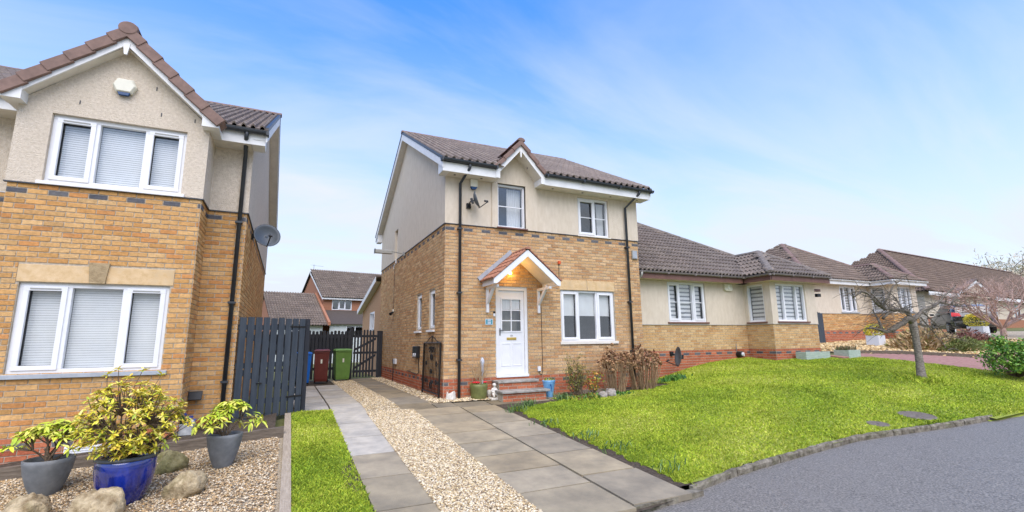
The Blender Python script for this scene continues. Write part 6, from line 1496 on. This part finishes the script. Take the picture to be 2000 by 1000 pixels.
M['stembrown'] = mat('brown_stem', (.30,.20,.11), .9, var=.35, scale=9)
def front_shrubs():
    # green shrub under the window
    base = Vector((2.95, -.85, -.47)); H = thing('green_shrub', 'olive green twiggy shrub left of the brown hydrangeas', 'shrub', base)
    mb = MB(); tips = []
    for k in range(34):
        a = random.uniform(0, 6.28); r = random.uniform(.05, .46); e = base+Vector((math.cos(a)*r, math.sin(a)*r*.7, random.uniform(.4, .95)*(1-.45*(r/.46)**2))); pts = branch_to(mb, base+Vector((random.uniform(-.08, .08), random.uniform(-.06, .06), 0)), e, .009, .003, .12, 5, 4)
        for q in range(6):
            p = pts[random.randrange(2, 6)]; e2 = p+Vector((random.uniform(-.16, .16), random.uniform(-.12, .12), random.uniform(0, .22))); branch_to(mb, p, e2, .004, .0015, .05, 2, 3); tips.append((p, e2))
    mb.build('stems', M['bark'], H)
    lf = MB(); pal = [lin(110,122,52), lin(138,142,66), lin(88,104,44), lin(160,150,70), lin(120,112,60), lin(176,160,84)]
    for p, e2 in tips:
        for q in range(9):
            c = p.lerp(e2, random.random())+Vector((random.uniform(-.03, .03), random.uniform(-.03, .03), random.uniform(-.03, .03))); d = (rdir()+Vector((0, -.2, .3))).normalized()*random.uniform(.025, .05); w = d.cross(rdir()).normalized()*.009; lf.col = random.choice(pal); lf.quad(c, c+d*.5+w, c+d, c+d*.5-w)
    lf.build('leaf', M['leaf'], H, kind='stuff')
    # yellow edged shrub right beside it
    base = Vector((3.38, -.80, -.46)); H = thing('yellow_shrub', 'small orange and yellow leaved shrub between green shrub and hydrangea', 'shrub', base); mb = MB(); lf = MB(); pal = [lin(196,150,62), lin(206,172,70), lin(130,140,52), lin(190,120,70), lin(84,120,58)]
    for k in range(12):
        e = base+Vector((random.uniform(-.2, .2), random.uniform(-.15, .1), random.uniform(.2, .58))); pts = branch_to(mb, base, e, .007, .003, .1, 4, 4)
        for q in range(14):
            c = pts[random.randrange(1, 5)]+Vector((random.uniform(-.05, .05), random.uniform(-.05, .05), random.uniform(-.04, .06))); d = (rdir()+Vector((0, -.3, .2))).normalized()*random.uniform(.05, .085); w = d.cross(rdir()).normalized()*.018; lf.col = random.choice(pal); lf.quad(c, c+d*.5+w, c+d, c+d*.5-w)
    mb.build('stems', M['bark'], H); lf.build('leaf', M['leaf'], H, kind='stuff')
    # brown hydrangeas
    for base, label, n, hh, sp in (((3.98, -.83, -.45), 'dry brown hydrangea bush with dead flower heads, the left one', 70, 1.12, .46), ((4.82, -.85, -.43), 'dry brown hydrangea bush with dead flower heads, the right one by the downpipe', 78, 1.08, .54)):
        base = Vector(base); H = thing('hydrangea', label, 'bush', base, 'dry hydrangea bushes under the window'); mb = MB(); heads = []
        for k in range(n):
            a = random.uniform(0, 6.28); r = sp*math.sqrt(random.random()); top = hh*random.uniform(.72, 1.02)*(1-.25*(r/sp)**2)
            b0 = base+Vector((math.cos(a)*r*.55, math.sin(a)*r*.45, 0)); e = base+Vector((math.cos(a)*r, math.sin(a)*r*.75, top)); pts = branch_to(mb, b0, e, .010, .005, .05, 5, 5); heads.append(pts[-1])
            if random.random() < .7:
                p = pts[3]; e2 = p+Vector((random.uniform(-.12, .12), random.uniform(-.1, .1), random.uniform(.1, .25))); branch_to(mb, p, e2, .006, .004, .05, 3, 4); heads.append(e2)
        mb.build('stems', M['stembrown'], H)
        pal = [lin(150,112,78), lin(172,134,96), lin(126,90,62), lin(186,150,112), lin(138,104,80)]
        for e in heads:
            f = MB(); f.col = random.choice(pal); rr = random.uniform(.03, .055)
            for q in range(16):
                d = rdir(); c = e+d*rr*random.uniform(.6, 1); u = d.orthogonal().normalized()*.016; v = d.cross(u).normalized()*.016; f.quad(c-u-v, c+u-v, c+u+v, c-u+v)
            f.build('dead_flower_head', M['dead'], H)
    # leafy clump at bungalow corner
    def clump(label, base, n, L, W, pal, spread, h, name='leafy_clump', cat='plant', group=None, m='leaf'):
        base = Vector(base); H = thing(name, label, cat, base, group); mb = MB()
        for k in range(n):
            p = base+Vector((random.gauss(0, spread*.35), random.gauss(0, spread*.25), 0)); p.z = g(p.x, p.y)+.01
            d = Vector((random.gauss(0, .35), random.gauss(0, .35), 1)).normalized()*random.uniform(.6, 1)*h; w = d.cross(rdir()).normalized()*W; b = Vector((d.x, d.y, 0))*random.uniform(.2, .9)
            mb.col = random.choice(pal); mb.add([p-w*.5, p+w*.5, p+d*.6+w*.6, p+d+b*.6-Vector((0, 0, .1*h)), p+d*.6-w*.6], [[0,1,2,4],[4,2,3]])
        mb.build('leaf', M[m], H, kind='stuff')
    gp = [lin(64,112,44), lin(86,134,52), lin(52,92,48), lin(104,146,60)]
    clump('green leafy clump at the foot of the bungalow plinth', (6.35, -.25, -.4), 220, .1, .03, gp, .55, .16)
    df = [lin(78,108,64), lin(92,122,72), lin(66,96,58), lin(108,132,72)]
    daff = [((2.55, -1.05), 'between blue pot and green shrub'), ((1.55, -1.45), 'at the front corner of the soil bed'), ((1.12, -1.75), 'at the slab edge nearest the soil bed'), ((1.28, -3.9), 'midway along the slab edge of the lawn'), ((1.10, -2.9), 'along the upper slab edge of the lawn'), ((1.32, -4.6), 'along the lower slab edge of the lawn'), ((1.36, -5.5), 'beside the lawn corner nearest the road')]
    for k, (p, w) in enumerate(daff): clump('blue green daffodil leaves '+w, (p[0]-.18, p[1], g(*p)), 60 if k < 3 else 34, .2, .012, df, .30 if k < 3 else .42, .22 if k < 3 else .13, 'daffodil_leaves', 'plant', 'daffodil shoots along the bed edge')
    clump('low dark green and yellow ground plants under the green shrub', (2.95, -1.1, -.47), 160, .1, .025, [lin(70,100,40), lin(150,140,60), lin(120,90,50), lin(90,120,50)], .6, .10)
    clump('low green leaves around the pale rocks by the lawn', (3.75, -1.05, -.46), 120, .1, .03, gp, .6, .10)
    for k, (p, s, l) in enumerate((((3.35, -1.22), .10, 'left pale knobbly rock at the lawn edge'), ((3.56, -1.20), .13, 'right taller pale knobbly rock at the lawn edge'))):
        mb = MB(); mb.smooth = True; c = Vector((p[0], p[1], g(*p))); n = 12; prof = [(s*1.0, -.03), (s*1.1, s*.4), (s*.85, s*.9), (s*.5, s*1.2), (0, s*1.35)]; mb.lathe(prof, c, n)
        mb.v = [(x+.25*s*math.sin(z*60+y*40), y+.25*s*math.sin(x*50), z+.15*s*math.sin(x*70+y*30)) for x, y, z in mb.v]; base_mesh('knobbly_rock', mb, M['paleknob'], l, 'rock', tuple(c), 'pale rocks at the lawn edge')
    mb = MB(); mb.box((3.25, -.55, -.52), (3.98, -.50, -.36)); base_mesh('board_edging', mb, M['timber'], 'short brown board edging behind the orange shrub', 'edging', (3.6, -.52, -.5))
    mb = MB(); mb.prism([(4.3, -.78, -.5), (5.5, -.60, -.48), (5.5, -.60, -.36), (4.3, -.78, -.40)], (.02, .05, 0)); base_mesh('log_edging', mb, M['sleeper'], 'dark timber edging below the right hydrangea', 'edging', (4.9, -.7, -.5))
front_shrubs()

def lawn_things():
    def cover(label, cx, cy, rx, ry):
        H = thing('manhole_cover', label, 'manhole cover', (cx, cy, g(cx, cy)), 'access covers in the lawn'); n = 20; P = lambda r, dz: [(cx+rx*r*math.cos(2*math.pi*i/n), cy+ry*r*math.sin(2*math.pi*i/n), g(cx+rx*r*math.cos(2*math.pi*i/n), cy+ry*r*math.sin(2*math.pi*i/n))+dz) for i in range(n)]
        mb = MB(); a, b, c, d = P(1.0, -.02), P(1.0, .016), P(.9, .018), P(.9, .008); mb.add(a+b+c+d, [[k*n+i, k*n+(i+1) % n, (k+1)*n+(i+1) % n, (k+1)*n+i] for k in range(3) for i in range(n)]); mb.build('frame', M['kerb'], H)
        mb = MB(); mb.add(P(.89, .014), [list(range(n))]); lid = mb.build('lid', M['manhole'], H)
        mb = MB(); mb.add([(cx-.03, cy-.01, g(cx, cy)+.0155), (cx+.03, cy-.01, g(cx, cy)+.0155), (cx+.03, cy+.01, g(cx, cy)+.0165), (cx-.03, cy+.01, g(cx, cy)+.0165)], [[0,1,2,3]]); mb.build('lifting_slot', M['iron'], lid)
    cover('large round concrete manhole cover in the lawn near the road', 6.97, -5.48, .30, .26); cover('small concrete cover in the lawn left of the large one', 5.74, -5.50, .17, .15)
    # weeping cherry
    b = Vector((10.73, -3.88, g(10.73, -3.88))); H = thing('weeping_tree', 'bare pruned weeping tree with twisting branches on the lawn', 'tree', b)
    mb = MB(); mb.smooth = True; mb.tube([b+Vector((0, 0, -.05)), (10.75, -3.88, -.12), (10.76, -3.88, .15), (10.77, -3.88, .49), (10.76, -3.88, .80), (10.74, -3.88, 1.02), (10.73, -3.88, 1.16)], [.15, .095, .082, .075, .075, .09, .082], 12); mb.build('trunk', M['barktrunk'], H)
    BR = [[(10.73,1.12),(10.52,1.22),(10.29,1.10),(9.82,.95),(9.49,.90),(9.19,.97),(8.9,.98)],[(9.42,.91),(9.46,1.19),(9.46,1.4)],[(9.5,1.22),(9.84,1.35),(10.29,1.41),(10.78,1.39)],[(10.71,1.17),(10.57,1.39),(10.19,1.43),(9.63,1.43),(9.34,1.56),(9.03,1.79),(8.82,1.82),(8.44,1.67)],
      [(9.63,1.44),(9.35,1.62),(9.04,1.8)],[(10.73,1.14),(10.99,1.09),(11.5,1.06),(12.13,.99),(12.59,1.01)],[(10.75,1.14),(11.2,1.43),(11.65,1.52),(12.06,1.79),(12.6,2.07)],[(11.2,1.43),(12.12,1.64),(12.78,1.57),(13.24,1.55)],[(12.73,1.6),(12.89,1.74),(13.36,1.89)],
      [(11.28,1.37),(11.8,1.15),(12.18,.98),(12.64,.66)],[(11.14,1.26),(11.34,.87),(11.57,.45)],[(9.55,1.48),(9.86,1.97),(10.21,2.21)],[(10.38,1.41),(10.47,1.72),(10.38,1.94)],[(10.7,1.14),(11.0,1.28),(11.38,1.34),(12.0,1.44)],[(9.0,1.81),(8.94,1.68),(8.6,1.6)]]
    R0 = [.078,.038,.034,.055,.032,.042,.042,.030,.022,.02,.018,.026,.026,.036,.022]
    allp = []
    for k, (pl, r0) in enumerate(zip(BR, R0)):
        dy = random.uniform(-.5, .5) if k not in (0, 3) else 0; P = []
        for i, (x, z) in enumerate(pl): P.append(Vector((x, -3.88+dy*i/len(pl), z)))
        Q = []
        for i in range(len(P)-1):
            for q in range(3):
                t = q/3; p = P[i].lerp(P[i+1], t); Q.append(p+Vector((0, 0, random.uniform(-.012, .012))))
        Q.append(P[-1]); n = len(Q)
        m2 = MB(); m2.smooth = True; m2.tube(Q, [lerp(r0, r0*.3, i/(n-1)) for i in range(n)], 7); m2.build('branch', M['barkgrey'], H); allp += Q[2:]
    tw = MB(); tw.smooth = True
    for k in range(330):
        p = random.choice(allp); a = random.uniform(0, 6.28); l = random.uniform(.25, .8); pts = [p]; d = Vector((math.cos(a)*.8, math.sin(a)*.7, random.uniform(-.1, .9))).normalized()
        for i in range(5): d = (d+Vector((random.uniform(-.2, .2), random.uniform(-.2, .2), -.18))).normalized(); pts.append(pts[-1]+d*l/5)
        tw.tube(pts, [.008, .007, .006, .005, .004, .003], 4, cap=False)
    tw.build('twig', M['barkgrey'], H, kind='stuff')
    # tuft of longer grass round the trunk
    pts = [(b.x+random.gauss(0, .28), b.y+random.gauss(0, .2)) for _ in range(900)]; o = grass('tree_foot_grass', [(x, y, g(x, y)) for x, y in pts], .06, .14, 'longer grass tuft around the foot of the weeping tree')
    # right hand evergreen shrub
    b = Vector((13.25, -4.75, g(13.25, -4.75))); H = thing('laurel_shrub', 'bright green leafy shrub cut by the right edge of the picture', 'shrub', b); lf = MB(); st = MB(); pal = [lin(88,134,44), lin(120,160,60), lin(64,108,38), lin(140,172,74), lin(76,120,40)]
    for k in range(120):
        d = rdir(); d.z = abs(d.z); e = b+Vector((d.x*.62, d.y*.6, .25+d.z*.78))*1.0; e = b+(e-b)*random.uniform(.65, 1.03); branch_to(st, b+Vector((0, 0, .05)), e, .012, .003, .08, 4, 4)
        for q in range(26):
            c = e+Vector((random.gauss(0, .07), random.gauss(0, .07), random.gauss(0, .06))); v = (rdir()+Vector((-.3, -.3, .3))).normalized()*random.uniform(.05, .09); w = v.cross(rdir()).normalized()*.022; lf.col = random.choice(pal); lf.quad(c, c+v*.5+w, c+v, c+v*.5-w)
    st.build('stems', M['bark'], H); lf.build('leaf', M['leaf'], H, kind='stuff')
    # sage planters against the bay
    def trough(label, x0, x1, y0, y1, h):
        zz = min(g(x0, y0), g(x1, y0))-.02; H = thing('wooden_planter', label, 'planter', ((x0+x1)/2, (y0+y1)/2, zz), 'sage painted planters by the bungalow bay')
        for nm, bx in (('front_board', ((x0, y0, zz), (x1, y0+.03, zz+h))), ('back_board', ((x0, y1-.03, zz), (x1, y1, zz+h))), ('end_board', ((x0, y0+.031, zz), (x0+.03, y1-.031, zz+h-.003))), ('end_board', ((x1-.03, y0+.031, zz), (x1, y1-.031, zz+h-.003)))):
            mb = MB(); mb.box(*bx); mb.build(nm, M['sage'], H)
        mb = MB(); mb.box((x0+.031, y0+.031, zz), (x1-.031, y1-.031, zz+h-.05)); mb.build('soil', M['soil'], H); return zz+h-.05
    trough('low sage green planter in front of the bungalow bay', 10.95, 12.10, -.95, -.62, .26)
    zt = trough('sage green planter with dry plant at the bungalow corner', 12.45, 13.05, -1.30, -.85, .28)
    P = thing('dry_plant', 'dry brown low plant in the corner sage planter', 'plant', (12.75, -1.08, zt)); mb = MB()
    for k in range(260):
        p = Vector((random.uniform(12.5, 13.0), random.uniform(-1.25, -.9), zt)); d = Vector((random.uniform(-.1, .1), random.uniform(-.1, .1), random.uniform(.05, .2))); w = d.cross(rdir()).normalized()*.02; mb.col = random.choice([lin(128,112,84), lin(108,104,70), lin(150,130,100), lin(100,112,70)]); mb.quad(p, p+d*.5+w, p+d, p+d*.5-w)
    mb.build('leaf', M['dead'], P, kind='stuff')
    mb = MB(); mb.prism([(12.2, -1.25, g(12.2, -1.2)), (12.5, -1.3, g(12.5, -1.2)), (12.42, -.6, g(12.4, -.6)+.01), (12.2, -.6, g(12.2, -.6)+.01)], (0, 0, .05)); base_mesh('threshold_slab', mb, M['paver'], 'pink slab between the two sage planters', 'slab', (12.3, -.9, .2))
lawn_things()

def neighbour_garden():
    def poly_sheet(name, poly, m, dz, label, step=.4):
        xs = [p[0] for p in poly]; ys = [p[1] for p in poly]
        def ins(x, y):
            c = False; n = len(poly)
            for i in range(n):
                (x1, y1), (x2, y2) = poly[i], poly[i-1]
                if (y1 > y) != (y2 > y) and x < (x2-x1)*(y-y1)/(y2-y1)+x1: c = not c
            return c
        return grid_sheet(name, frange(min(xs), max(xs), step), frange(min(ys), max(ys), step), M[m], dz, ins, label=label), ins
    PATH = [(12.3, -1.1), (13.6, -.62), (14.8, -1.5), (16.35, -3.3), (17.2, -6.6), (13.9, -6.4), (13.9, -4.1), (13.5, -2.6), (13.3, -1.5)]
    _, pin = poly_sheet('brick_path', PATH, 'paver', .012, 'pinkish paved path of the second bungalow beyond the lawn', .15)
    GR = [(13.6, -.55), (14.8, -1.45), (16.35, -3.25), (17.0, -5.0), (24, -5.5), (34, -3), (34, 3.0), (24.5, 3.2), (24.5, 1.9), (21.5, 1.9), (21.5, 2.9), (13.7, 2.6)]
    gs, gin = poly_sheet('gravel_garden', GR, 'gravelbase', .01, 'golden gravel garden in front of the second bungalow', .3)
    pts = rand_area(9000, 13.6, 24, -4.5, 2.8, gin); scatter_stones('garden_gravel', pts, .05, [lin(206,178,128), lin(190,158,108), lin(222,198,152), lin(168,136,92)], 'golden stones of the gravel garden beyond the path', zoff=.02)
    E_ = [(13.6, -.55), (14.8, -1.48), (15.6, -2.4), (16.35, -3.28), (16.9, -4.6)]
    mb = MB(); 
    for a, b in zip(E_, E_[1:]):
        d = Vector((b[0]-a[0], b[1]-a[1], g(*b)-g(*a))); n = Vector((d.y, -d.x, 0)).normalized()*-.12; mb.obox(Vector((a[0], a[1], g(*a)-.05)), d, n, Vector((0, 0, .16)))
    base_mesh('timber_border', mb, M['sleeper'], 'dark timber border between pink path and golden gravel', 'edging', (15, -1.6, .2))
    # edge slabs between path and lawn joints
    k = 0
    for (x, y) in ((14.6, -3.0), (15.1, -3.7), (14.2, -3.6)):
        pass
    # blue-grey gate by bungalow 2
    H = thing('side_gate', 'slate grey side gate at the left end of the second bungalow', 'gate', (17.4, 2.6, .5))
    for i in range(5):
        board(H, 'board', Vector((16.75+i*.17, 2.5+i*.01, .45)), X3, .155, .025, 1.47-.03*i, 'slate', Y3)
    mb = MB(); mb.box((16.75, 2.57, .8), (17.6, 2.60, .9)); mb.build('rail', M['slate'], H); mb = MB(); mb.box((16.75, 2.57, 1.5), (17.6, 2.60, 1.6)); mb.build('rail', M['slate'], H)
    # white cube planters with golden balls
    def ball(label, x, y, w, h, r, lab2):
        z = g(x, y)+.01; H = thing('cube_planter', label, 'planter', (x, y, z), 'white cube planters in the gravel garden'); t = .03; w2 = w/2
        for nm, bx in (('side_panel', ((x-w2, y-w2, z), (x+w2, y-w2+t, z+h))), ('side_panel', ((x-w2, y+w2-t, z), (x+w2, y+w2, z+h))), ('side_panel', ((x-w2, y-w2+t, z), (x-w2+t, y+w2-t, z+h-.002))), ('side_panel', ((x+w2-t, y-w2+t, z), (x+w2, y+w2-t, z+h-.002)))):
            mb = MB(); mb.box(*bx); mb.build(nm, M['white'], H)
        mb = MB(); mb.box((x-w2+t, y-w2+t, z+h*.5), (x+w2-t, y+w2-t, z+h-.04)); mb.build('soil', M['soil'], H)
        P = thing('golden_ball_shrub', lab2, 'shrub', (x, y, z+h-.04), 'clipped golden shrubs in white planters'); mb = MB(); pal = [lin(222,206,60), lin(204,192,56), lin(232,218,92), lin(182,176,48)]
        for k in range(900):
            d = rdir(); rr = r*random.uniform(.8, 1.05); c = Vector((x+d.x*rr, y+d.y*rr, z+h+r*.62+d.z*rr*.72)); v = (d+rdir()*.8).normalized()*.06; q = v.cross(rdir()).normalized()*.022; mb.col = random.choice(pal); mb.quad(c, c+v*.5+q, c+v, c+v*.5-q)
        mb.build('leaf', M['leaf'], P, kind='stuff'); mb = MB(); mb.tube([(x, y, z+h-.05), (x, y, z+h+r*.6)], .02, 5); mb.build('stem', M['bark'], P)
    ball('white cube planter under the left golden shrub', 17.13, .38, .44, .38, .30, 'round golden shrub in the left white cube planter')
    ball('white cube planter under the right golden shrub beside the car', 27.6, 1.3, .62, .42, .46, 'round golden shrub in the right white cube planter')
    pot('small white pot on the gravel behind the left white planter', (18.6, 1.05, g(18.6, 1.05)), [(.12, 0), (.16, .15), (.18, .42)], 'white')
    # low mounds
    def mound(label, c, rx, ry, h, pal, n, L, name='low_shrub', m='dead'):
        b = Vector((c[0], c[1], g(*c))); H = thing(name, label, 'shrub', b, 'low winter shrubs in the gravel garden'); mb = MB()
        for k in range(n):
            a = random.uniform(0, 6.28); r = math.sqrt(random.random()); x, y = c[0]+rx*r*math.cos(a), c[1]+ry*r*math.sin(a); z = g(x, y)+h*(1-r*r)*random.uniform(.2, 1); v = Vector((math.cos(a)*r+random.gauss(0, .5), math.sin(a)*r+random.gauss(0, .5), random.uniform(.1, 1))).normalized()*L*random.uniform(.5, 1); w = v.cross(rdir()).normalized()*L*.10; p = Vector((x, y, z)); mb.col = random.choice(pal); mb.quad(p, p+v*.5+w, p+v, p+v*.5-w)
        mb.build('foliage', M[m], H, kind='stuff')
    mound('tall tan ornamental grass clump right of the weeping tree', (17.6, -1.0), 1.5, .9, .66, [lin(196,166,122), lin(176,146,104), lin(206,180,138), lin(154,128,92), lin(150,146,84)], 2400, .28)
    mound('low olive green mound in front of the tan grass', (17.9, -1.9), 1.3, .45, .38, [lin(112,120,60), lin(136,140,80), lin(92,104,50)], 1500, .2)
    mound('dark red brown low heather mound right of the tan grass', (20.2, -1.25), 1.2, .6, .55, [lin(126,84,72), lin(142,98,84), lin(108,74,64)], 1300, .2)
    mound('green brown mound in front of the heather', (19.9, -2.0), .9, .3, .25, [lin(140,132,60), lin(120,116,56)], 700, .16)
    # red twigged bare shrub tree
    b = Vector((25.6, -.3, g(25.6, -.3))); H = thing('bare_red_tree', 'bare reddish fan shaped tree at the right edge of the gravel garden', 'tree', b); mb = MB(); tw = MB()
    mb.tube([b, b+Vector((0, 0, .5))], [.13, .10], 8)
    def grow(p, d, l, r, lev):
        pts = [p]; q = p
        for i in range(3): d = (d+Vector((random.gauss(0, .12), random.gauss(0, .12), random.gauss(0, .06)))).normalized(); q = q+d*l/3; pts.append(q)
        (mb if lev < 2 else tw).tube(pts, [r, r*.85, r*.7, r*.55], 5 if lev < 2 else 3, cap=False)
        if lev < 5:
            for i in range(3 if lev else 3): grow(q if i < 2 else pts[2], (d+Vector((random.gauss(0, .5), random.gauss(0, .5), random.gauss(0, .22)))).normalized(), l*.74, r*.6, lev+1)
    for k in range(11):
        a = k/11*6.28+random.uniform(-.3, .3); grow(b+Vector((0, 0, .35)), Vector((math.cos(a)*.9, math.sin(a)*.9, .75)).normalized(), .95, .055, 0)
    mb.build('trunk', M['twigred'], H); tw.build('crown', M['twigred'], H, kind='stuff')
neighbour_garden()

def car():
    C = Vector((29.7, 2.75, g(29.7, 2.75)+.02)); f = Vector((.80, .60, 0)).normalized(); r = Vector((f.y, -f.x, 0))
    H = thing('parked_car', 'black hatchback parked facing away beyond the gravel garden', 'car', C); P = lambda a, b, z: C+f*a+r*b+Vector((0, 0, z))
    # cross sections from rear to front: (along, half width at sill, half width at roof, sill z, shoulder z, roof z)
    S = [(-1.95, .70, .60, .45, .80, .82), (-1.90, .80, .68, .32, .95, 1.0), (-1.72, .86, .62, .28, 1.02, 1.36), (-1.1, .88, .62, .26, 1.0, 1.50), (0, .89, .63, .25, .98, 1.54), (.6, .89, .62, .25, .97, 1.45), (1.25, .88, .70, .26, .96, 1.0), (1.9, .84, .66, .28, .86, .90), (2.15, .72, .55, .36, .72, .74)]
    vs = []; 
    for a, ws, wr, z0, z1, z2 in S: vs += [P(a, -ws*.92, z0), P(a, -ws, (z0+z1)/2), P(a, -ws*.97, z1), P(a, -wr, z2), P(a, wr, z2), P(a, ws*.97, z1), P(a, ws, (z0+z1)/2), P(a, ws*.92, z0)]
    n = len(S); mb = MB(); mb.smooth = True; mb.add(vs, [[i*8+k, i*8+(k+1) % 8, (i+1)*8+(k+1) % 8, (i+1)*8+k] for i in range(n-1) for k in range(8)]+[list(range(8)), list(range((n-1)*8, n*8))[::-1]]); body = mb.build('body', M['carpaint'], H, bevel=.03)
    for s in (-1, 1):
        mb = MB(); mb.add([P(-1.45, s*.865, 1.04), P(.95, s*.865, 1.0), P(.42, s*.655, 1.46), P(-1.2, s*.645, 1.46)], [[0,1,2,3]]); mb.build('side_window', M['carglass'], H)
        mb = MB(); mb.add([P(-1.925, s*.48, .86), P(-1.86, s*.84, .86), P(-1.80, s*.82, 1.06), P(-1.86, s*.52, 1.02)], [[0,1,2,3]]); t = mb.build('tail_light', M['redlens'], H); t.modifiers.new('t', 'SOLIDIFY').thickness = .05
        for a in (-1.25, 1.30):
            mb = MB(); mb.tube([P(a, s*.70, .31), P(a, s*.90, .31)], .31, 18); w = mb.build('wheel', M['tyre'], H); mb = MB(); mb.tube([P(a, s*.895, .31), P(a, s*.915, .31)], .19, 12); mb.build('rim', M['rimmet'], w)
        mb = MB(); mb.obox(P(.75, s*.90, 1.0), r*s*.16, f*.1, Vector((0, 0, .11))); mb.build('mirror', M['carpaint'], H)
    mb = MB(); mb.add([P(-1.86, -.58, 1.06), P(-1.86, .58, 1.06), P(-1.70, .54, 1.36), P(-1.70, -.54, 1.36)], [[0,1,2,3]]); mb.build('rear_window', M['carglass'], H).location = H.matrix_basis @ Vector((0, 0, 0))-Vector(H.location)-f*.03
    mb = MB(); mb.obox(P(-1.97, -.27, .82), r*.54, f*.03, Vector((0, 0, .13))); mb.build('number_plate', M['plate'], H)
    mb = MB(); mb.obox(P(-2.02, -.78, .38), r*1.56, f*.1, Vector((0, 0, .22))); mb.build('bumper', M['carpaint'], H, bevel=.03)
car()
def far_trees():
    spots = [((72, 16.5), 8.4, 3.0, 'first pale bare tree behind the far roof, the leftmost', 0), ((79, 17.5), 9.8, 3.4, 'bushy bare tree behind the far roof, second from left', 1), ((84, 18.5), 11.2, 3.8, 'tallest bare tree behind the far roof', 0), ((92, 19.5), 11.4, 3.8, 'bare tree beyond the tallest one at the right edge', 1), ((63, 16), 7.6, 2.2, 'low pale tree just above the far ridge', 0)]
    for (x, y), top, rad, label, kd in spots:
        b = Vector((x, y, 1.8)); H = thing('bare_tree', label, 'tree', b, 'bare trees beyond the far roof'); mb = MB(); tw = MB(); h = top-1.8
        mb.tube([b, b+Vector((0, 0, h*.5)), b+Vector((.2, 0, h*.8))], [.25, .16, .06], 7); pal = [lin(196,184,160), lin(178,168,142), lin(206,192,170), lin(160,158,124)]
        for k in range(26):
            a = random.uniform(0, 6.28); p = b+Vector((0, 0, h*random.uniform(.3, .75))); e = b+Vector((math.cos(a)*rad*random.uniform(.4, 1), math.sin(a)*rad*random.uniform(.4, 1), h*random.uniform(.5, 1))); pts = branch_to(mb, p, e, .07, .02, .12, 4, 4)
            for q in range(75):
                c = pts[random.randrange(1, 5)]+Vector((random.gauss(0, rad*.16), random.gauss(0, rad*.16), random.gauss(0, rad*.14))); v = (rdir()+Vector((0, 0, .4))).normalized()*random.uniform(.25, .55); w = v.cross(rdir()).normalized()*.05; tw.col = random.choice(pal); tw.quad(c-w, c+w, c+v+w*.3, c+v-w*.3)
        mb.build('trunk', M['bark'], H); tw.build('crown', M['dead'], H, kind='stuff')
far_trees()
